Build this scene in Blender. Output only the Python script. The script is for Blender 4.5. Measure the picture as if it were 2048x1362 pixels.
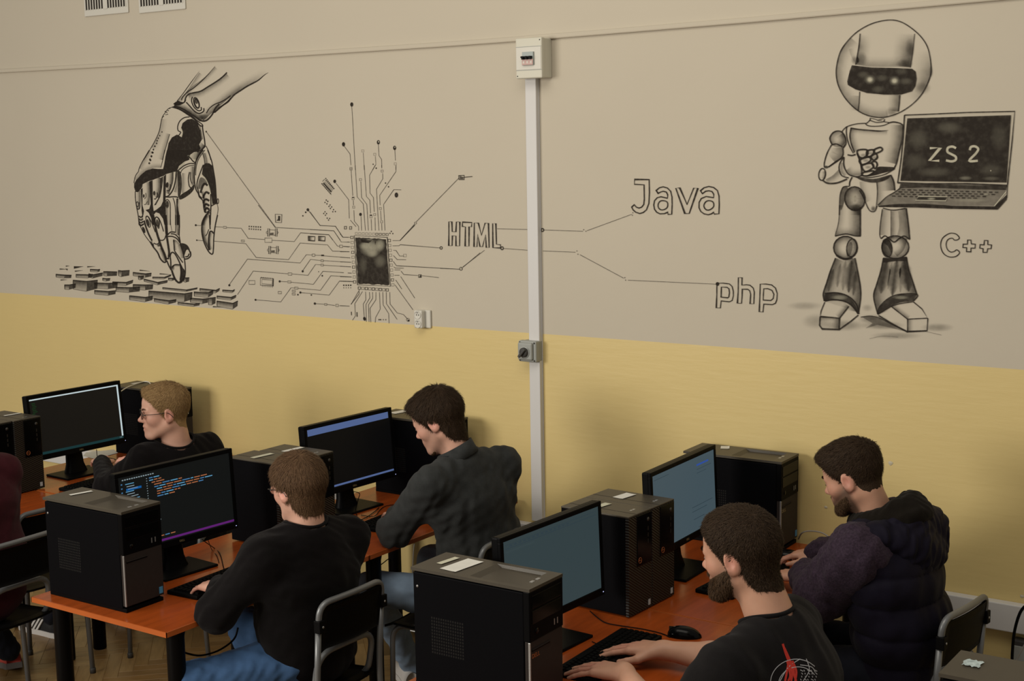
import bpy, bmesh, math, random
import numpy as np
from math import sin, cos, pi, radians, sqrt, atan2
from mathutils import Vector, Matrix
from mathutils.geometry import tessellate_polygon

for o in list(bpy.data.objects):
    bpy.data.objects.remove(o, do_unlink=True)
SC = bpy.context.scene
COL = SC.collection
random.seed(7)
RNG = np.random.default_rng(11)

# ------------------------------------------------------------------ camera
F, YAW, PIT, ROL = 2819.157, .6057, .1385, -.0170      # focal length in pixels of the 2048 x 1362 frame
CAM = np.array([2.4787, -5.1403, 2.3348])
_f = np.array([-sin(YAW) * cos(PIT), cos(YAW) * cos(PIT), -sin(PIT)])
_r0 = np.array([cos(YAW), sin(YAW), 0.])
_u0 = np.cross(_r0, _f)
_r = _r0 * cos(ROL) + _u0 * sin(ROL)
_u = -_r0 * sin(ROL) + _u0 * cos(ROL)
cd = bpy.data.cameras.new('camera')
cd.sensor_fit = 'HORIZONTAL'; cd.sensor_width = 36.0; cd.lens = F / 2048 * 36
cd.clip_start = .05; cd.clip_end = 60
cam = bpy.data.objects.new('camera', cd)
M = Matrix.Identity(4)
for i in range(3):
    M[i][0] = _r[i]; M[i][1] = _u[i]; M[i][2] = -_f[i]; M[i][3] = CAM[i]
cam.matrix_world = M
COL.objects.link(cam); SC.camera = cam

# ------------------------------------------------------------------ light
VS = SC.view_settings
VS.view_transform = 'Standard'; VS.look = 'None'; VS.gamma = 1; VS.use_curve_mapping = False
VS.exposure = 0.0
W = bpy.data.worlds.new('world'); SC.world = W
W.use_nodes = True
bg = W.node_tree.nodes['Background']
bg.inputs[0].default_value = (1.0, .93, .82, 1); bg.inputs[1].default_value = .34

def area(name, loc, target, sx, sy, power, col):
    d = bpy.data.lights.new(name, 'AREA'); d.shape = 'RECTANGLE'; d.size = sx; d.size_y = sy
    d.energy = power; d.color = col
    o = bpy.data.objects.new(name, d); COL.objects.link(o)
    o.location = loc
    o.rotation_euler = (Vector(target) - Vector(loc)).to_track_quat('-Z', 'Y').to_euler()
    return o
area('window_light', (-3.2, -6.8, 2.55), (-.3, 0, 1.25), 2.8, 1.9, 262, (1.0, .94, .84))
area('ceiling_bounce_fill', (0.3, -3.2, 4.6), (0.0, -1.0, 1.0), 3.5, 2.0, 70, (1.0, .93, .80))  # added overhead fill for light bounced off the unbuilt ceiling, no lamp there

# ------------------------------------------------------------------ pixel helpers (a pixel gives a direction; the plane it lies on gives the distance)
def ray(x, y):
    return _f + _r * ((x - 1024) / F) + _u * ((681 - y) / F)
def on(px, py, ax, v):
    d = ray(px, py); t = (v - CAM[ax]) / d[ax]
    return CAM + d * t
def wall(px, py, off=0.0):
    p = on(px, py, 1, -off)
    return (p[0], p[1], p[2])

# ------------------------------------------------------------------ materials
def lin(c):
    return tuple(((v / 255) / 12.92 if v / 255 <= .04045 else (((v / 255) + .055) / 1.055) ** 2.4) for v in c)
MATS = {}
def pm(name, col, rough=.6, spec=.4, metal=0.0, ns=0, na=0.0, bump=0.0, bs=200, stretch=None, emit=None, coat=0.0):
    """plain procedural surface: colour (linear), optional colour noise (ns, na) and fine relief (bump, bs)"""
    m = bpy.data.materials.new(name); m.use_nodes = True
    nt = m.node_tree; N = nt.nodes; L = nt.links
    b = N['Principled BSDF']
    b.inputs['Base Color'].default_value = (*col, 1); b.inputs['Roughness'].default_value = rough
    b.inputs['Specular IOR Level'].default_value = spec; b.inputs['Metallic'].default_value = metal
    if coat: b.inputs['Coat Weight'].default_value = coat
    if emit:
        b.inputs['Emission Color'].default_value = (*emit, 1); b.inputs['Emission Strength'].default_value = 1
    tc = N.new('ShaderNodeTexCoord'); mp = N.new('ShaderNodeMapping')
    L.new(tc.outputs['Object'], mp.inputs[0])
    if stretch: mp.inputs['Scale'].default_value = stretch
    if ns:
        n = N.new('ShaderNodeTexNoise'); n.inputs['Scale'].default_value = ns; n.inputs['Detail'].default_value = 4
        L.new(mp.outputs[0], n.inputs['Vector'])
        r = N.new('ShaderNodeMapRange'); r.inputs['To Min'].default_value = 1 - na; r.inputs['To Max'].default_value = 1 + na
        r.inputs['From Min'].default_value = .25; r.inputs['From Max'].default_value = .75
        L.new(n.outputs['Fac'], r.inputs['Value'])
        mx = N.new('ShaderNodeMix'); mx.data_type = 'RGBA'; mx.blend_type = 'MULTIPLY'; mx.inputs[0].default_value = 1
        mx.inputs[6].default_value = (*col, 1)
        cb = N.new('ShaderNodeCombineColor')
        for k in range(3): L.new(r.outputs[0], cb.inputs[k])
        L.new(cb.outputs[0], mx.inputs[7]); L.new(mx.outputs[2], b.inputs['Base Color'])
    if bump:
        n2 = N.new('ShaderNodeTexNoise'); n2.inputs['Scale'].default_value = bs; n2.inputs['Detail'].default_value = 3
        L.new(mp.outputs[0], n2.inputs['Vector'])
        bp = N.new('ShaderNodeBump'); bp.inputs['Strength'].default_value = bump; bp.inputs['Distance'].default_value = .002
        L.new(n2.outputs['Fac'], bp.inputs['Height']); L.new(bp.outputs[0], b.inputs['Normal'])
    MATS[name] = m
    return m
def emis(name, rgb, k=1.0):
    m = bpy.data.materials.new(name); m.use_nodes = True
    nt = m.node_tree; b = nt.nodes['Principled BSDF']
    c = lin(rgb)
    b.inputs['Base Color'].default_value = (.004, .004, .005, 1); b.inputs['Roughness'].default_value = .35
    b.inputs['Specular IOR Level'].default_value = .08
    b.inputs['Emission Color'].default_value = (*c, 1); b.inputs['Emission Strength'].default_value = k
    MATS[name] = m
    return m

# ------------------------------------------------------------------ mesh helpers
def mesh_obj(name, verts, faces, mat=None, parent=None, smooth=False):
    me = bpy.data.meshes.new(name)
    me.from_pydata([tuple(v) for v in verts], [], [tuple(f) for f in faces])
    if smooth: me.polygons.foreach_set('use_smooth', [True] * len(me.polygons))
    me.update()
    o = bpy.data.objects.new(name, me); COL.objects.link(o)
    if mat: me.materials.append(MATS[mat] if isinstance(mat, str) else mat)
    if parent is not None: o.parent = parent
    return o
def bm_obj(name, bm, mat=None, parent=None, smooth=False):
    me = bpy.data.meshes.new(name); bm.to_mesh(me); bm.free()
    if smooth: me.polygons.foreach_set('use_smooth', [True] * len(me.polygons))
    o = bpy.data.objects.new(name, me); COL.objects.link(o)
    if mat: me.materials.append(MATS[mat] if isinstance(mat, str) else mat)
    if parent is not None: o.parent = parent
    return o
def tag(o, label=None, cat=None, group=None, kind=None):
    if label: o['label'] = label
    if cat: o['category'] = cat
    if group: o['group'] = group
    if kind: o['kind'] = kind
    return o
def thing(name, label, cat, loc=(0, 0, 0), rz=0.0, group=None):
    o = bpy.data.objects.new(name, None); COL.objects.link(o)
    o.empty_display_size = .05
    o.location = loc; o.rotation_euler = (0, 0, rz)
    return tag(o, label, cat, group)
def add_box(bm, lo, hi, bevel=0.0, seg=2):
    x0, y0, z0 = lo; x1, y1, z1 = hi
    vs = [bm.verts.new(p) for p in ((x0,y0,z0),(x1,y0,z0),(x1,y1,z0),(x0,y1,z0),(x0,y0,z1),(x1,y0,z1),(x1,y1,z1),(x0,y1,z1))]
    fs = [bm.faces.new([vs[i] for i in f]) for f in ((0,3,2,1),(4,5,6,7),(0,1,5,4),(1,2,6,5),(2,3,7,6),(3,0,4,7))]
    if bevel > 0:
        es = list({e for f in fs for e in f.edges})
        bmesh.ops.bevel(bm, geom=es, offset=bevel, segments=seg, profile=.5, affect='EDGES')
def box(name, lo, hi, mat, parent=None, bevel=0.0, seg=2, smooth=False):
    bm = bmesh.new(); add_box(bm, lo, hi, bevel, seg)
    return bm_obj(name, bm, mat, parent, smooth)
def crom(pts, n=6, closed=False):
    P = [np.array(p, float) for p in pts]
    if len(P) < 3: return P
    out = []
    m = len(P)
    for i in range(m if closed else m - 1):
        if closed: a, b, c, d = P[i-1], P[i], P[(i+1) % m], P[(i+2) % m]
        else: a, b, c, d = P[max(i-1, 0)], P[i], P[i+1], P[min(i+2, m-1)]
        for k in range(n):
            t = k / n
            out.append(.5 * ((2*b) + (-a+c)*t + (2*a-5*b+4*c-d)*t*t + (-a+3*b-3*c+d)*t**3))
    if not closed: out.append(P[-1])
    return out
def tube_data(path, r, seg=10, closed=False, cap=True):
    P = [np.array(p, float) for p in path]
    n = len(P)
    rr = r if hasattr(r, '__len__') else [r] * n
    T = []
    for i in range(n):
        a = P[i-1] if (i or closed) else P[0]
        b = P[(i+1) % n] if (i < n-1 or closed) else P[-1]
        t = b - a; T.append(t / (np.linalg.norm(t) + 1e-12))
    up = np.array([0, 0, 1.]) if abs(T[0][2]) < .9 else np.array([1., 0, 0])
    u = np.cross(T[0], up); u /= np.linalg.norm(u)
    V = []; Fc = []
    for i in range(n):
        u = u - T[i] * (u @ T[i]); u /= np.linalg.norm(u) + 1e-12
        w = np.cross(T[i], u)
        for k in range(seg):
            a = 2 * pi * k / seg
            V.append(P[i] + (u * cos(a) + w * sin(a)) * rr[i])
    for i in range(n if closed else n - 1):
        j = (i + 1) % n
        for k in range(seg):
            k2 = (k + 1) % seg
            Fc.append((i*seg+k, i*seg+k2, j*seg+k2, j*seg+k))
    if cap and not closed:
        Fc.append(tuple(range(seg-1, -1, -1))); Fc.append(tuple((n-1)*seg + k for k in range(seg)))
    return V, Fc
def tube(name, path, r, mat, parent=None, seg=10, closed=False):
    V, Fc = tube_data(path, r, seg, closed)
    return mesh_obj(name, V, Fc, mat, parent, True)
def rounded_path(pts, rad, n=6):
    """polyline with its corners rounded"""
    P = [np.array(p, float) for p in pts]
    out = [P[0]]
    for i in range(1, len(P) - 1):
        a, b, c = P[i-1], P[i], P[i+1]
        d1 = (a - b) / np.linalg.norm(a - b); d2 = (c - b) / np.linalg.norm(c - b)
        rr = min(rad, .49 * np.linalg.norm(a - b), .49 * np.linalg.norm(c - b))
        p, q = b + d1 * rr, b + d2 * rr
        for k in range(n + 1):
            t = k / n
            out.append((1-t)**2 * p + 2*t*(1-t) * b + t*t * q)
    out.append(P[-1])
    return out
def lathe(name, prof, mat, parent=None, seg=20, axis='Z', loc=(0,0,0)):
    V = []; Fc = []
    n = len(prof)
    for (r, z) in prof:
        for k in range(seg):
            a = 2*pi*k/seg
            p = (r*cos(a), r*sin(a), z)
            if axis == 'Y': p = (p[0], -p[2], p[1])
            if axis == 'X': p = (p[2], p[0], p[1])
            V.append((p[0]+loc[0], p[1]+loc[1], p[2]+loc[2]))
    for i in range(n-1):
        for k in range(seg):
            k2 = (k+1) % seg
            Fc.append((i*seg+k, i*seg+k2, (i+1)*seg+k2, (i+1)*seg+k))
    Fc.append(tuple(range(seg-1, -1, -1))); Fc.append(tuple((n-1)*seg+k for k in range(seg)))
    return mesh_obj(name, V, Fc, mat, parent, True)
def text_mesh(name, body, size, mat, parent, loc, rot, extrude=.0004):
    cu = bpy.data.curves.new(name, 'FONT'); cu.body = body; cu.size = size; cu.extrude = extrude
    cu.align_x = 'CENTER'; cu.align_y = 'CENTER'
    t = bpy.data.objects.new(name + '_tmp', cu); COL.objects.link(t)
    dg = bpy.context.evaluated_depsgraph_get()
    me = bpy.data.meshes.new_from_object(t.evaluated_get(dg))
    bpy.data.objects.remove(t, do_unlink=True)
    me.name = name
    o = bpy.data.objects.new(name, me); COL.objects.link(o)
    me.materials.clear(); me.materials.append(MATS[mat])
    o.parent = parent; o.location = loc; o.rotation_euler = rot
    return o
def copy_tree(o, parent=None):
    c = o.copy(); COL.objects.link(c)
    if parent is not None: c.parent = parent
    for ch in list(o.children):
        copy_tree(ch, c)
    return c

# ------------------------------------------------------------------ material set
pm('gray_tube', (.16, .165, .17), .38, .5, 0.35)
pm('black_ply', (.0035, .0033, .0035), .5, .06, bump=.15, bs=350)
pm('case_black', (.0028, .0028, .0036), .5, .03, bump=.12, bs=900)
pm('case_top_lit', (.052, .044, .032), .42, .3, ns=30, na=.06, bump=.12, bs=900)  # light reflected on the tower tops, put into a paler brown base colour
pm('bezel_black', (.0025, .0024, .0027), .45, .04)
pm('gloss_black', (.0022, .0022, .0022), .16, .12)
pm('panel_gray', (.026, .021, .019), .5, .12, ns=60, na=.06)
pm('silver', (.35, .35, .35), .3, .5, .6)
pm('paper', (.62, .61, .56), .8, .2, ns=25, na=.05)
pm('paper_cream', (.50, .49, .38), .8, .2, ns=25, na=.06)
pm('sticker_blue', (.06, .25, .45), .4, .4)
pm('sticker_white', (.42, .46, .48), .4, .4)
pm('orange_logo', (.35, .10, .03), .5, .3)
pm('gold_logo', (.30, .24, .13), .4, .4, .4)
pm('monitor_black', (.0028, .0028, .003), .42, .05, bump=.08, bs=900)
pm('monitor_top', (.020, .018, .015), .42, .4)
pm('key_black', (.003, .003, .003), .5, .06)
pm('cable_black', (.003, .003, .003), .5, .08)
pm('cable_gray', (.28, .27, .25), .5, .35)
pm('white_plastic', (.58, .56, .50), .42, .4)
pm('white_duct', (.58, .57, .56), .45, .4)
pm('box_plastic', (.56, .54, .45), .42, .4)
pm('gray_plastic', (.30, .31, .29), .45, .4)
pm('dark_plastic', (.045, .043, .04), .42, .4)
pm('vent_dark', (.010, .0095, .009), .6, .1)
pm('slot_dark', (.02, .016, .012), .8, .2)
pm('breaker_gray', (.33, .37, .36), .45, .4)
pm('breaker_pink', (.50, .33, .30), .45, .4)
pm('leg_black', (.003, .003, .0034), .4, .08)
# ================================================================== the room
def wall_paint(name, col, ns, na, rough, spec, streak):
    m = bpy.data.materials.new(name); m.use_nodes = True
    nt = m.node_tree; N = nt.nodes; L = nt.links; b = N['Principled BSDF']
    b.inputs['Roughness'].default_value = rough; b.inputs['Specular IOR Level'].default_value = spec
    g = N.new('ShaderNodeNewGeometry'); n = N.new('ShaderNodeTexNoise'); n.inputs['Scale'].default_value = ns; n.inputs['Detail'].default_value = 6
    L.new(g.outputs['Position'], n.inputs['Vector'])
    mx = N.new('ShaderNodeMix'); mx.data_type = 'RGBA'
    mx.inputs[6].default_value = (*[c*(1-na) for c in col], 1); mx.inputs[7].default_value = (*[c*(1+na) for c in col], 1)
    L.new(n.outputs['Fac'], mx.inputs[0]); L.new(mx.outputs[2], b.inputs['Base Color'])
    mp = N.new('ShaderNodeMapping'); mp.inputs['Scale'].default_value = streak
    L.new(g.outputs['Position'], mp.inputs[0])
    n2 = N.new('ShaderNodeTexNoise'); n2.inputs['Scale'].default_value = 14; n2.inputs['Detail'].default_value = 5
    L.new(mp.outputs[0], n2.inputs['Vector'])
    bp = N.new('ShaderNodeBump'); bp.inputs['Strength'].default_value = .22; bp.inputs['Distance'].default_value = .004
    L.new(n2.outputs['Fac'], bp.inputs['Height']); L.new(bp.outputs[0], b.inputs['Normal'])
    MATS[name] = m
wall_paint('paint_beige', (.500, .450, .362), 1.6, .035, .75, .25, (1, 1, 1))
wall_paint('paint_yellow', (.625, .488, .212), 1.6, .035, .42, .35, (.5, .5, 3.0))

# wall: one mesh, yellow oil paint below the hand-painted line, beige above
ZB = [wall(x, y)[0:3:2] for x, y in ((0, 585.4), (200, 598.6), (500, 623), (780, 646.5), (1140, 671.6), (1500, 697.5), (1848, 724.9), (2048, 739.6))]
xs = [-9.0] + [p[0] for p in ZB] + [5.5]
zs = [ZB[0][1]] + [p[1] for p in ZB] + [ZB[-1][1]]
V = []; Fc = []; mi = []
for x, z in zip(xs, zs):
    V += [(x, 0, 0), (x, 0, z), (x, 0, 3.7)]
for i in range(len(xs) - 1):
    a, b = 3*i, 3*(i+1)
    Fc += [(a, b, b+1, a+1), (a+1, b+1, b+2, a+2)]; mi += [1, 0]
n0 = len(V)
V += [(-9, .25, 0), (5.5, .25, 0), (5.5, .25, 3.7), (-9, .25, 3.7)]
e = 3*(len(xs)-1)
Fc += [(n0, n0+3, n0+2, n0+1), tuple([3*i+2 for i in range(len(xs))] + [n0+2, n0+3])]; mi += [0, 0]
wall_o = mesh_obj('wall_back', V, Fc)
for n_ in ('paint_beige', 'paint_yellow'): wall_o.data.materials.append(MATS[n_])
wall_o.data.polygons.foreach_set('material_index', mi)
tag(wall_o, 'long classroom wall painted beige above and glossy yellow below, with black ink murals', kind='structure')

# small plaster chips on the yellow paint
pm('plaster', (.50, .45, .33), .9, .1)
for (px, py, s) in ((1781, 926, .012), (2044, 1192, .009), (1652, 1014, .008)):
    c = wall(px, py)
    vs = [(c[0] + s*(.7+.5*random.random())*cos(a), -.0012, c[2] + s*(.5+.4*random.random())*sin(a)) for a in np.linspace(0, 2*pi, 9)[:-1]]
    mesh_obj('plaster_chip', vs + [(c[0], -.003, c[2])], [(i, (i+1) % 8, 8) for i in range(8)], 'plaster', wall_o)

# trim along the wall: flat painted cable strip
top_px = [(-60, 148.6), (0, 145.9), (200, 135.2), (500, 118.5), (900, 92.9), (1036, 83), (1200, 70), (1500, 45.5), (1848, 14.6), (1999, 1), (2120, -11)]
bot = [np.array(wall(x, y)) for x, y in top_px]
V = []; Fc = []
for p in bot:
    V += [(p[0], 0.0, p[2]-.001), (p[0], -.011, p[2]), (p[0], -.013, p[2]+.004), (p[0], -.013, p[2]+.018), (p[0], -.009, p[2]+.021), (p[0], 0.0, p[2]+.022)]
for i in range(len(bot)-1):
    for k in range(5): Fc.append((6*i+k, 6*(i+1)+k, 6*(i+1)+k+1, 6*i+k+1))
tr = mesh_obj('trim_1', V, Fc, 'paint_beige')
tag(tr, 'thin beige cable strip running along the wall above the murals', kind='structure')

# floor slab and herringbone parquet
pm('floor_base', (.10, .062, .026), .5, .3)
fl = box('floor', (-9, -8, -.12), (5.5, 0, -.008), 'floor_base')
tag(fl, 'wooden herringbone parquet floor', kind='structure')
for k, c in enumerate(((.215, .128, .050), (.180, .104, .040), (.250, .155, .064), (.200, .112, .040))):
    pm('parquet_%d' % k, c, .34, .4, ns=9, na=.22, stretch=(1, 7, 1), bump=.1, bs=60)
PW, PL = .062, .31
pl_me = []
for k in range(4):
    bm = bmesh.new(); add_box(bm, (0, 0, -.008), (PL, PW, 0), .0014, 1)
    me = bpy.data.meshes.new('plank'); bm.to_mesh(me); bm.free(); me.materials.append(MATS['parquet_%d' % k]); pl_me.append(me)
cnt = 0
cand = []
for i in range(-60, 60):
    for j in range(-60, 60):
        # herringbone lattice, rotated 45 degrees to the wall
        for h in (0, 1):
            bx = i*PW + j*PL; by = i*PW - j*PL
            # horizontal plank at (bx,by), vertical plank beside it
            x, y = bx, by
            cand.append((x, y, h))
ca, sa = cos(pi/4), sin(pi/4)
vis = []
def seen(px, py):
    d = np.array([px, py, 0]) - CAM; z = d @ _f
    return (1024 + F*(d @ _r)/z, 681 - F*(d @ _u)/z)
for (x, y, h) in cand:
    w = (x+.1, y+.1)
    X = ca*w[0] - sa*w[1] - 2.0; Y = sa*w[0] + ca*w[1] - 1.1
    u, v = seen(X, Y)
    if -9 < X < 5 and -7.8 < Y < -.25: vis.append((X, Y, x, y, h, u, v))
near = [q for q in vis if (-40 < q[5] < 860 and 1215 < q[6] < 1500 and q[1] > -2.2)]
near.sort(key=lambda q: -q[6]); near = near[:300]
ns_ = set((q[2], q[3], q[4]) for q in near)
for (X, Y, x, y, h, u, v) in near:
    o = bpy.data.objects.new('plank', pl_me[(cnt*7 + int(x*31)) % 4]); COL.objects.link(o)
    px = ca*x - sa*y - 2.0; py = sa*x + ca*y - 1.1
    o.location = (px, py, 0)
    o.rotation_euler = (0, 0, pi/4 if h == 0 else 3*pi/4)
    if h: o.location = (px - 0, py, 0)
    o.parent = fl; cnt += 1
# the rest of the floor surface beyond the planks, joined
Vr = []; Fr = []; mr = []
for (X, Y, x, y, h, u, v) in vis:
    if (x, y, h) in ns_ or Y > -.25 or not (-4.2 < X < 3.0 and -4.5 < Y): continue
    d = (PL-.0015, PW-.0015) if h == 0 else (-(PW-.0015), PL-.0015)
    pts = [(0, 0), (d[0], 0), (d[0], d[1]), (0, d[1])]
    b = len(Vr)
    for (a, c) in pts:
        gx, gy = x + a, y + c
        Vr.append((ca*gx - sa*gy - 2.0, sa*gx + ca*gy - 1.1, -.0005))
    Fr.append((b, b+1, b+2, b+3) if h == 0 else (b, b+3, b+2, b+1)); mr.append(random.randrange(4))
fr = mesh_obj('parquet_field', Vr, Fr, None, fl)
for k in range(4): fr.data.materials.append(MATS['parquet_%d' % k])
fr.data.polygons.foreach_set('material_index', mr); fr['kind'] = 'stuff'

# ---- wall fittings
# cable duct along the wall at desk height (reads as a skirting band)
bd = box('baseboard_back', (-4.6, -.042, .535), (3.2, -.0005, .640), 'white_duct', None, .004)
tag(bd, 'white plastic cable duct running along the wall at desk height', kind='structure')
# vertical duct from the breaker box to the duct
xc = wall(1066, 600)[0] + .020
vd = thing('cable_duct', 'tall white vertical cable duct between breaker box and rotary switch', 'cable duct', (xc, 0, 0))
xl0, zt = wall(1055, 152)[0], wall(1060, 150)[2]
box('duct_cover', (-.028, -.026, .655), (.028, -.0005, zt+.01), 'white_duct', vd, .003)
box('duct_base', (-.030, -.006, .655), (.030, -.0002, zt+.01), 'white_duct', vd, .001)
# breaker box
c = wall(1068, 116)
bb = thing('breaker_box', 'off-white circuit breaker box with three black toggles', 'breaker box', (c[0]+.026, 0, c[2]-.005))
box('back_box', (-.064, -.062, -.083), (.066, -.0005, .083), 'box_plastic', bb, .004)
cov = box('cover', (-.066, -.082, -.085), (.068, -.056, .085), 'box_plastic', bb, .005)
box('window_frame', (-.062, -.0835, -.048), (.064, -.0815, .046), 'white_plastic', bb, .001)
for z in (-.05, .048): box('groove', (-.064, -.0826, z-.0012), (.066, -.0818, z+.0012), 'gray_plastic', bb)
br = box('breaker', (-.026, -.092, -.030), (.030, -.080, .026), 'breaker_gray', bb, .001)
box('breaker_front', (-.026, -.0945, -.029), (.030, -.091, -.004), 'breaker_pink', br, .001)
for k in range(3):
    xk = -.0165 + .0185*k
    box('toggle', (xk-.0055, -.106, -.006), (xk+.0055, -.091, .008), 'gloss_black', bb, .0015)
    box('marking', (xk-.0035, -.0950, -.022), (xk+.0035, -.0944, -.012), 'white_plastic', br)
box('toggle_bar', (-.027, -.104, .001), (.026, -.098, .0075), 'gloss_black', bb, .001)
for (sx, sz) in ((.058, .074), (-.057, -.074)):
    lathe('screw', [(.0028, -.0005), (.0028, .0012)], 'dark_plastic', bb, 10, 'Y', (sx, -.0815, sz))
# rotary switch
c = wall(1061, 699)
rs = thing('rotary_switch', 'grey wall box with a black rotary switch on the white duct', 'switch', (c[0]+.020, 0, c[2]))
box('switch_base', (-.046, -.058, -.047), (.048, -.0265, .047), 'gray_plastic', rs, .006, 3)
box('switch_back', (-.034, -.030, -.046), (.046, -.0005, .046), 'gray_plastic', rs, .004)
box('switch_cover', (-.042, -.072, -.038), (.034, -.055, .040), 'gray_plastic', rs, .008, 3)
lathe('escutcheon', [(.027, 0), (.027, .003), (.025, .004)], 'gray_plastic', rs, 28, 'Y', (-.004, -.071, -.002))
kn = lathe('knob', [(.022, 0), (.021, .010), (.017, .013)], 'dark_plastic', rs, 28, 'Y', (-.004, -.073, -.002))
hb = box('knob_handle', (-.006, -.014, -.027), (.006, 0, .023), 'dark_plastic', rs, .003)
hb.location = (-.004, -.084, -.002); hb.rotation_euler = (0, radians(42), 0)
for (sx, sz) in ((-.037, .039), (.039, .039), (-.037, -.039), (.039, -.039)):
    lathe('screw', [(.004, 0), (.004, .002)], 'dark_plastic', rs, 10, 'Y', (sx, -.0575, sz))
# double socket
c = wall(846, 637)
so = thing('wall_socket', 'white double power socket on the line between beige and yellow paint', 'socket', (c[0]+.012, 0, c[2]))
box('socket_plate', (-.036, -.012, -.042), (.040, -.0005, .042), 'white_plastic', so, .004, 2)
box('socket_body', (-.036, -.040, -.042), (.012, -.010, .042), 'white_plastic', so, .007, 3)
for dz in (-.021, .021):
    rg = lathe('outlet', [(.0195, 0), (.0195, .004), (.0165, .004), (.016, -.006)], 'white_plastic', so, 22, 'Y', (-.012, -.0385, dz))
    for dx in (-.006, .006):
        lathe('pin_hole', [(.0028, 0), (.0028, .0012)], 'slot_dark', so, 8, 'Y', (-.012+dx, -.0395, dz))
    lathe('earth_pin', [(.0024, 0), (.0020, .010)], 'silver', so, 8, 'Y', (-.012, -.0385, dz+.011))
# small socket low on the wall at the right, with cables
c = wall(2042, 1300)
s2 = thing('cable_outlet', 'dark grey cable outlet under the white duct behind the chair', 'socket', (c[0], 0, c[2]))
box('outlet_body', (-.022, -.045, -.050), (.05, -.0005, .050), 'dark_plastic', s2, .005)
box('outlet_face', (-.016, -.048, -.040), (.045, -.044, .030), 'gray_plastic', s2, .002)
pth = crom([on(2060, 1205, 1, -.10), on(2042, 1222, 1, -.10), on(2030, 1258, 1, -.10), on(2025, 1300, 1, -.10), on(2023, 1362, 1, -.10), on(2021, 1420, 1, -.10)], 8)
tag(tube('power_cable', pth, .0055, 'cable_black', None, 8), 'thick black cable hanging in a loop beside the cable outlet', 'cable')
pth = crom([on(2060, 1270, 1, -.12), on(2046, 1295, 1, -.12), on(2027, 1330, 1, -.12), on(2005, 1362, 1, -.12), on(1990, 1400, 1, -.12)], 8)
tag(tube('network_cable', pth, .003, 'cable_gray', None, 8), 'thin pale grey network cable hanging below the cable outlet', 'cable')
# vent grilles high on the wall
for q, (x0, x1, yb0, yb1) in enumerate(((172, 259, 34, 25), (281, 373, 27, 18))):
    a = np.array(wall(x0, yb0)); b = np.array(wall(x1, yb1))
    wv = b[0]-a[0]; hv = .20
    vg = thing('vent_grille', ('white wall vent grille with dark slots, farther from the breaker box',
               'white wall vent grille with dark slots, nearer to the breaker box')[q], 'vent grille', (a[0], 0, (a[2]+b[2])/2))
    box('plate', (0, -.010, 0), (wv, -.0005, hv), 'white_plastic', vg, .003)
    box('duct_opening', (.012, -.0108, .034), (wv-.012, -.0095, hv-.03), 'slot_dark', vg)
    m = wv/2
    nb = 8
    for half in (0, 1):
        for k in range(nb):
            s0 = (.014 if half == 0 else m+.014); s1 = (m-.014 if half == 0 else wv-.014)
            xk = s0 + (s1-s0)*k/(nb-1)
            box('slat', (xk-.0035, -.0135, .032), (xk+.0035, -.010, hv-.028), 'white_plastic', vg)
    box('middle_bar', (m-.013, -.0138, .03), (m+.013, -.010, hv-.026), 'white_plastic', vg, .001)
# ================================================================== desks
m = pm('desk_top', (.300, .056, .0085), .24, .34, ns=7, na=.18, stretch=(6, .8, 6), coat=.06)
pm('desk_edge', (.39, .090, .016), .38, .4, ns=9, na=.1)
def desk(label, x0, x1, y0, y1, legs):
    t = thing('computer_desk', label, 'desk', ((x0+x1)/2, (y0+y1)/2, 0), 0, 'cherry computer desks in rows')
    hx, hy = (x1-x0)/2, (y1-y0)/2
    box('desk_top', (-hx+.002, -hy+.002, .732), (hx-.002, hy-.002, .75), 'desk_top', t, .002, 2)
    bm = bmesh.new()
    for lo, hi in (((-hx, -hy, .7315), (hx, -hy+.0025, .7495)), ((-hx, hy-.0025, .7315), (hx, hy, .7495)), ((-hx, -hy, .7315), (-hx+.0025, hy, .7495)), ((hx-.0025, -hy, .7315), (hx, hy, .7495))):
        add_box(bm, lo, hi)
    bm_obj('edge_band', bm, 'desk_edge', t)
    box('rail', (-hx+.20, -hy+.14, .695), (-hx+.24, hy-.14, .7315), 'leg_black', t, .002)
    for sx in (-1, 1):
        for sy in (-1, 1):
            lg = lathe('leg', [(.022, 0), (.031, .004), (.031, .7), (.036, .725), (.036, .7315)], 'leg_black', t, 20, 'Z', (sx*(hx-.055), sy*(hy-.085), 0))
    return t
desk('cherry desk of the row by the blond student, away from the wall', -3.46, -2.75, -2.20, -1.08, 4)
desk('cherry desk against the wall where the blond student works', -3.46, -2.75, -1.07, -.045, 4)
desk('cherry desk holding the dark code editor screen, end facing the open floor', -1.7455, -1.035, -2.107, -1.075, 4)
desk('cherry desk against the wall where the student in the charcoal shirt leans', -1.7455, -1.035, -1.07, -.045, 4)
desk('cherry desk under the hands of the bearded student in black t-shirt', -.088, .622, -2.10, -1.065, 4)
desk('cherry desk against the wall in front of the student in the padded jacket', -.088, .622, -1.06, -.045, 4)
desk('cherry desk under the tower with the crumpled blue and white sticker', 1.48, 2.19, -2.13, -1.08, 4)

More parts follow.
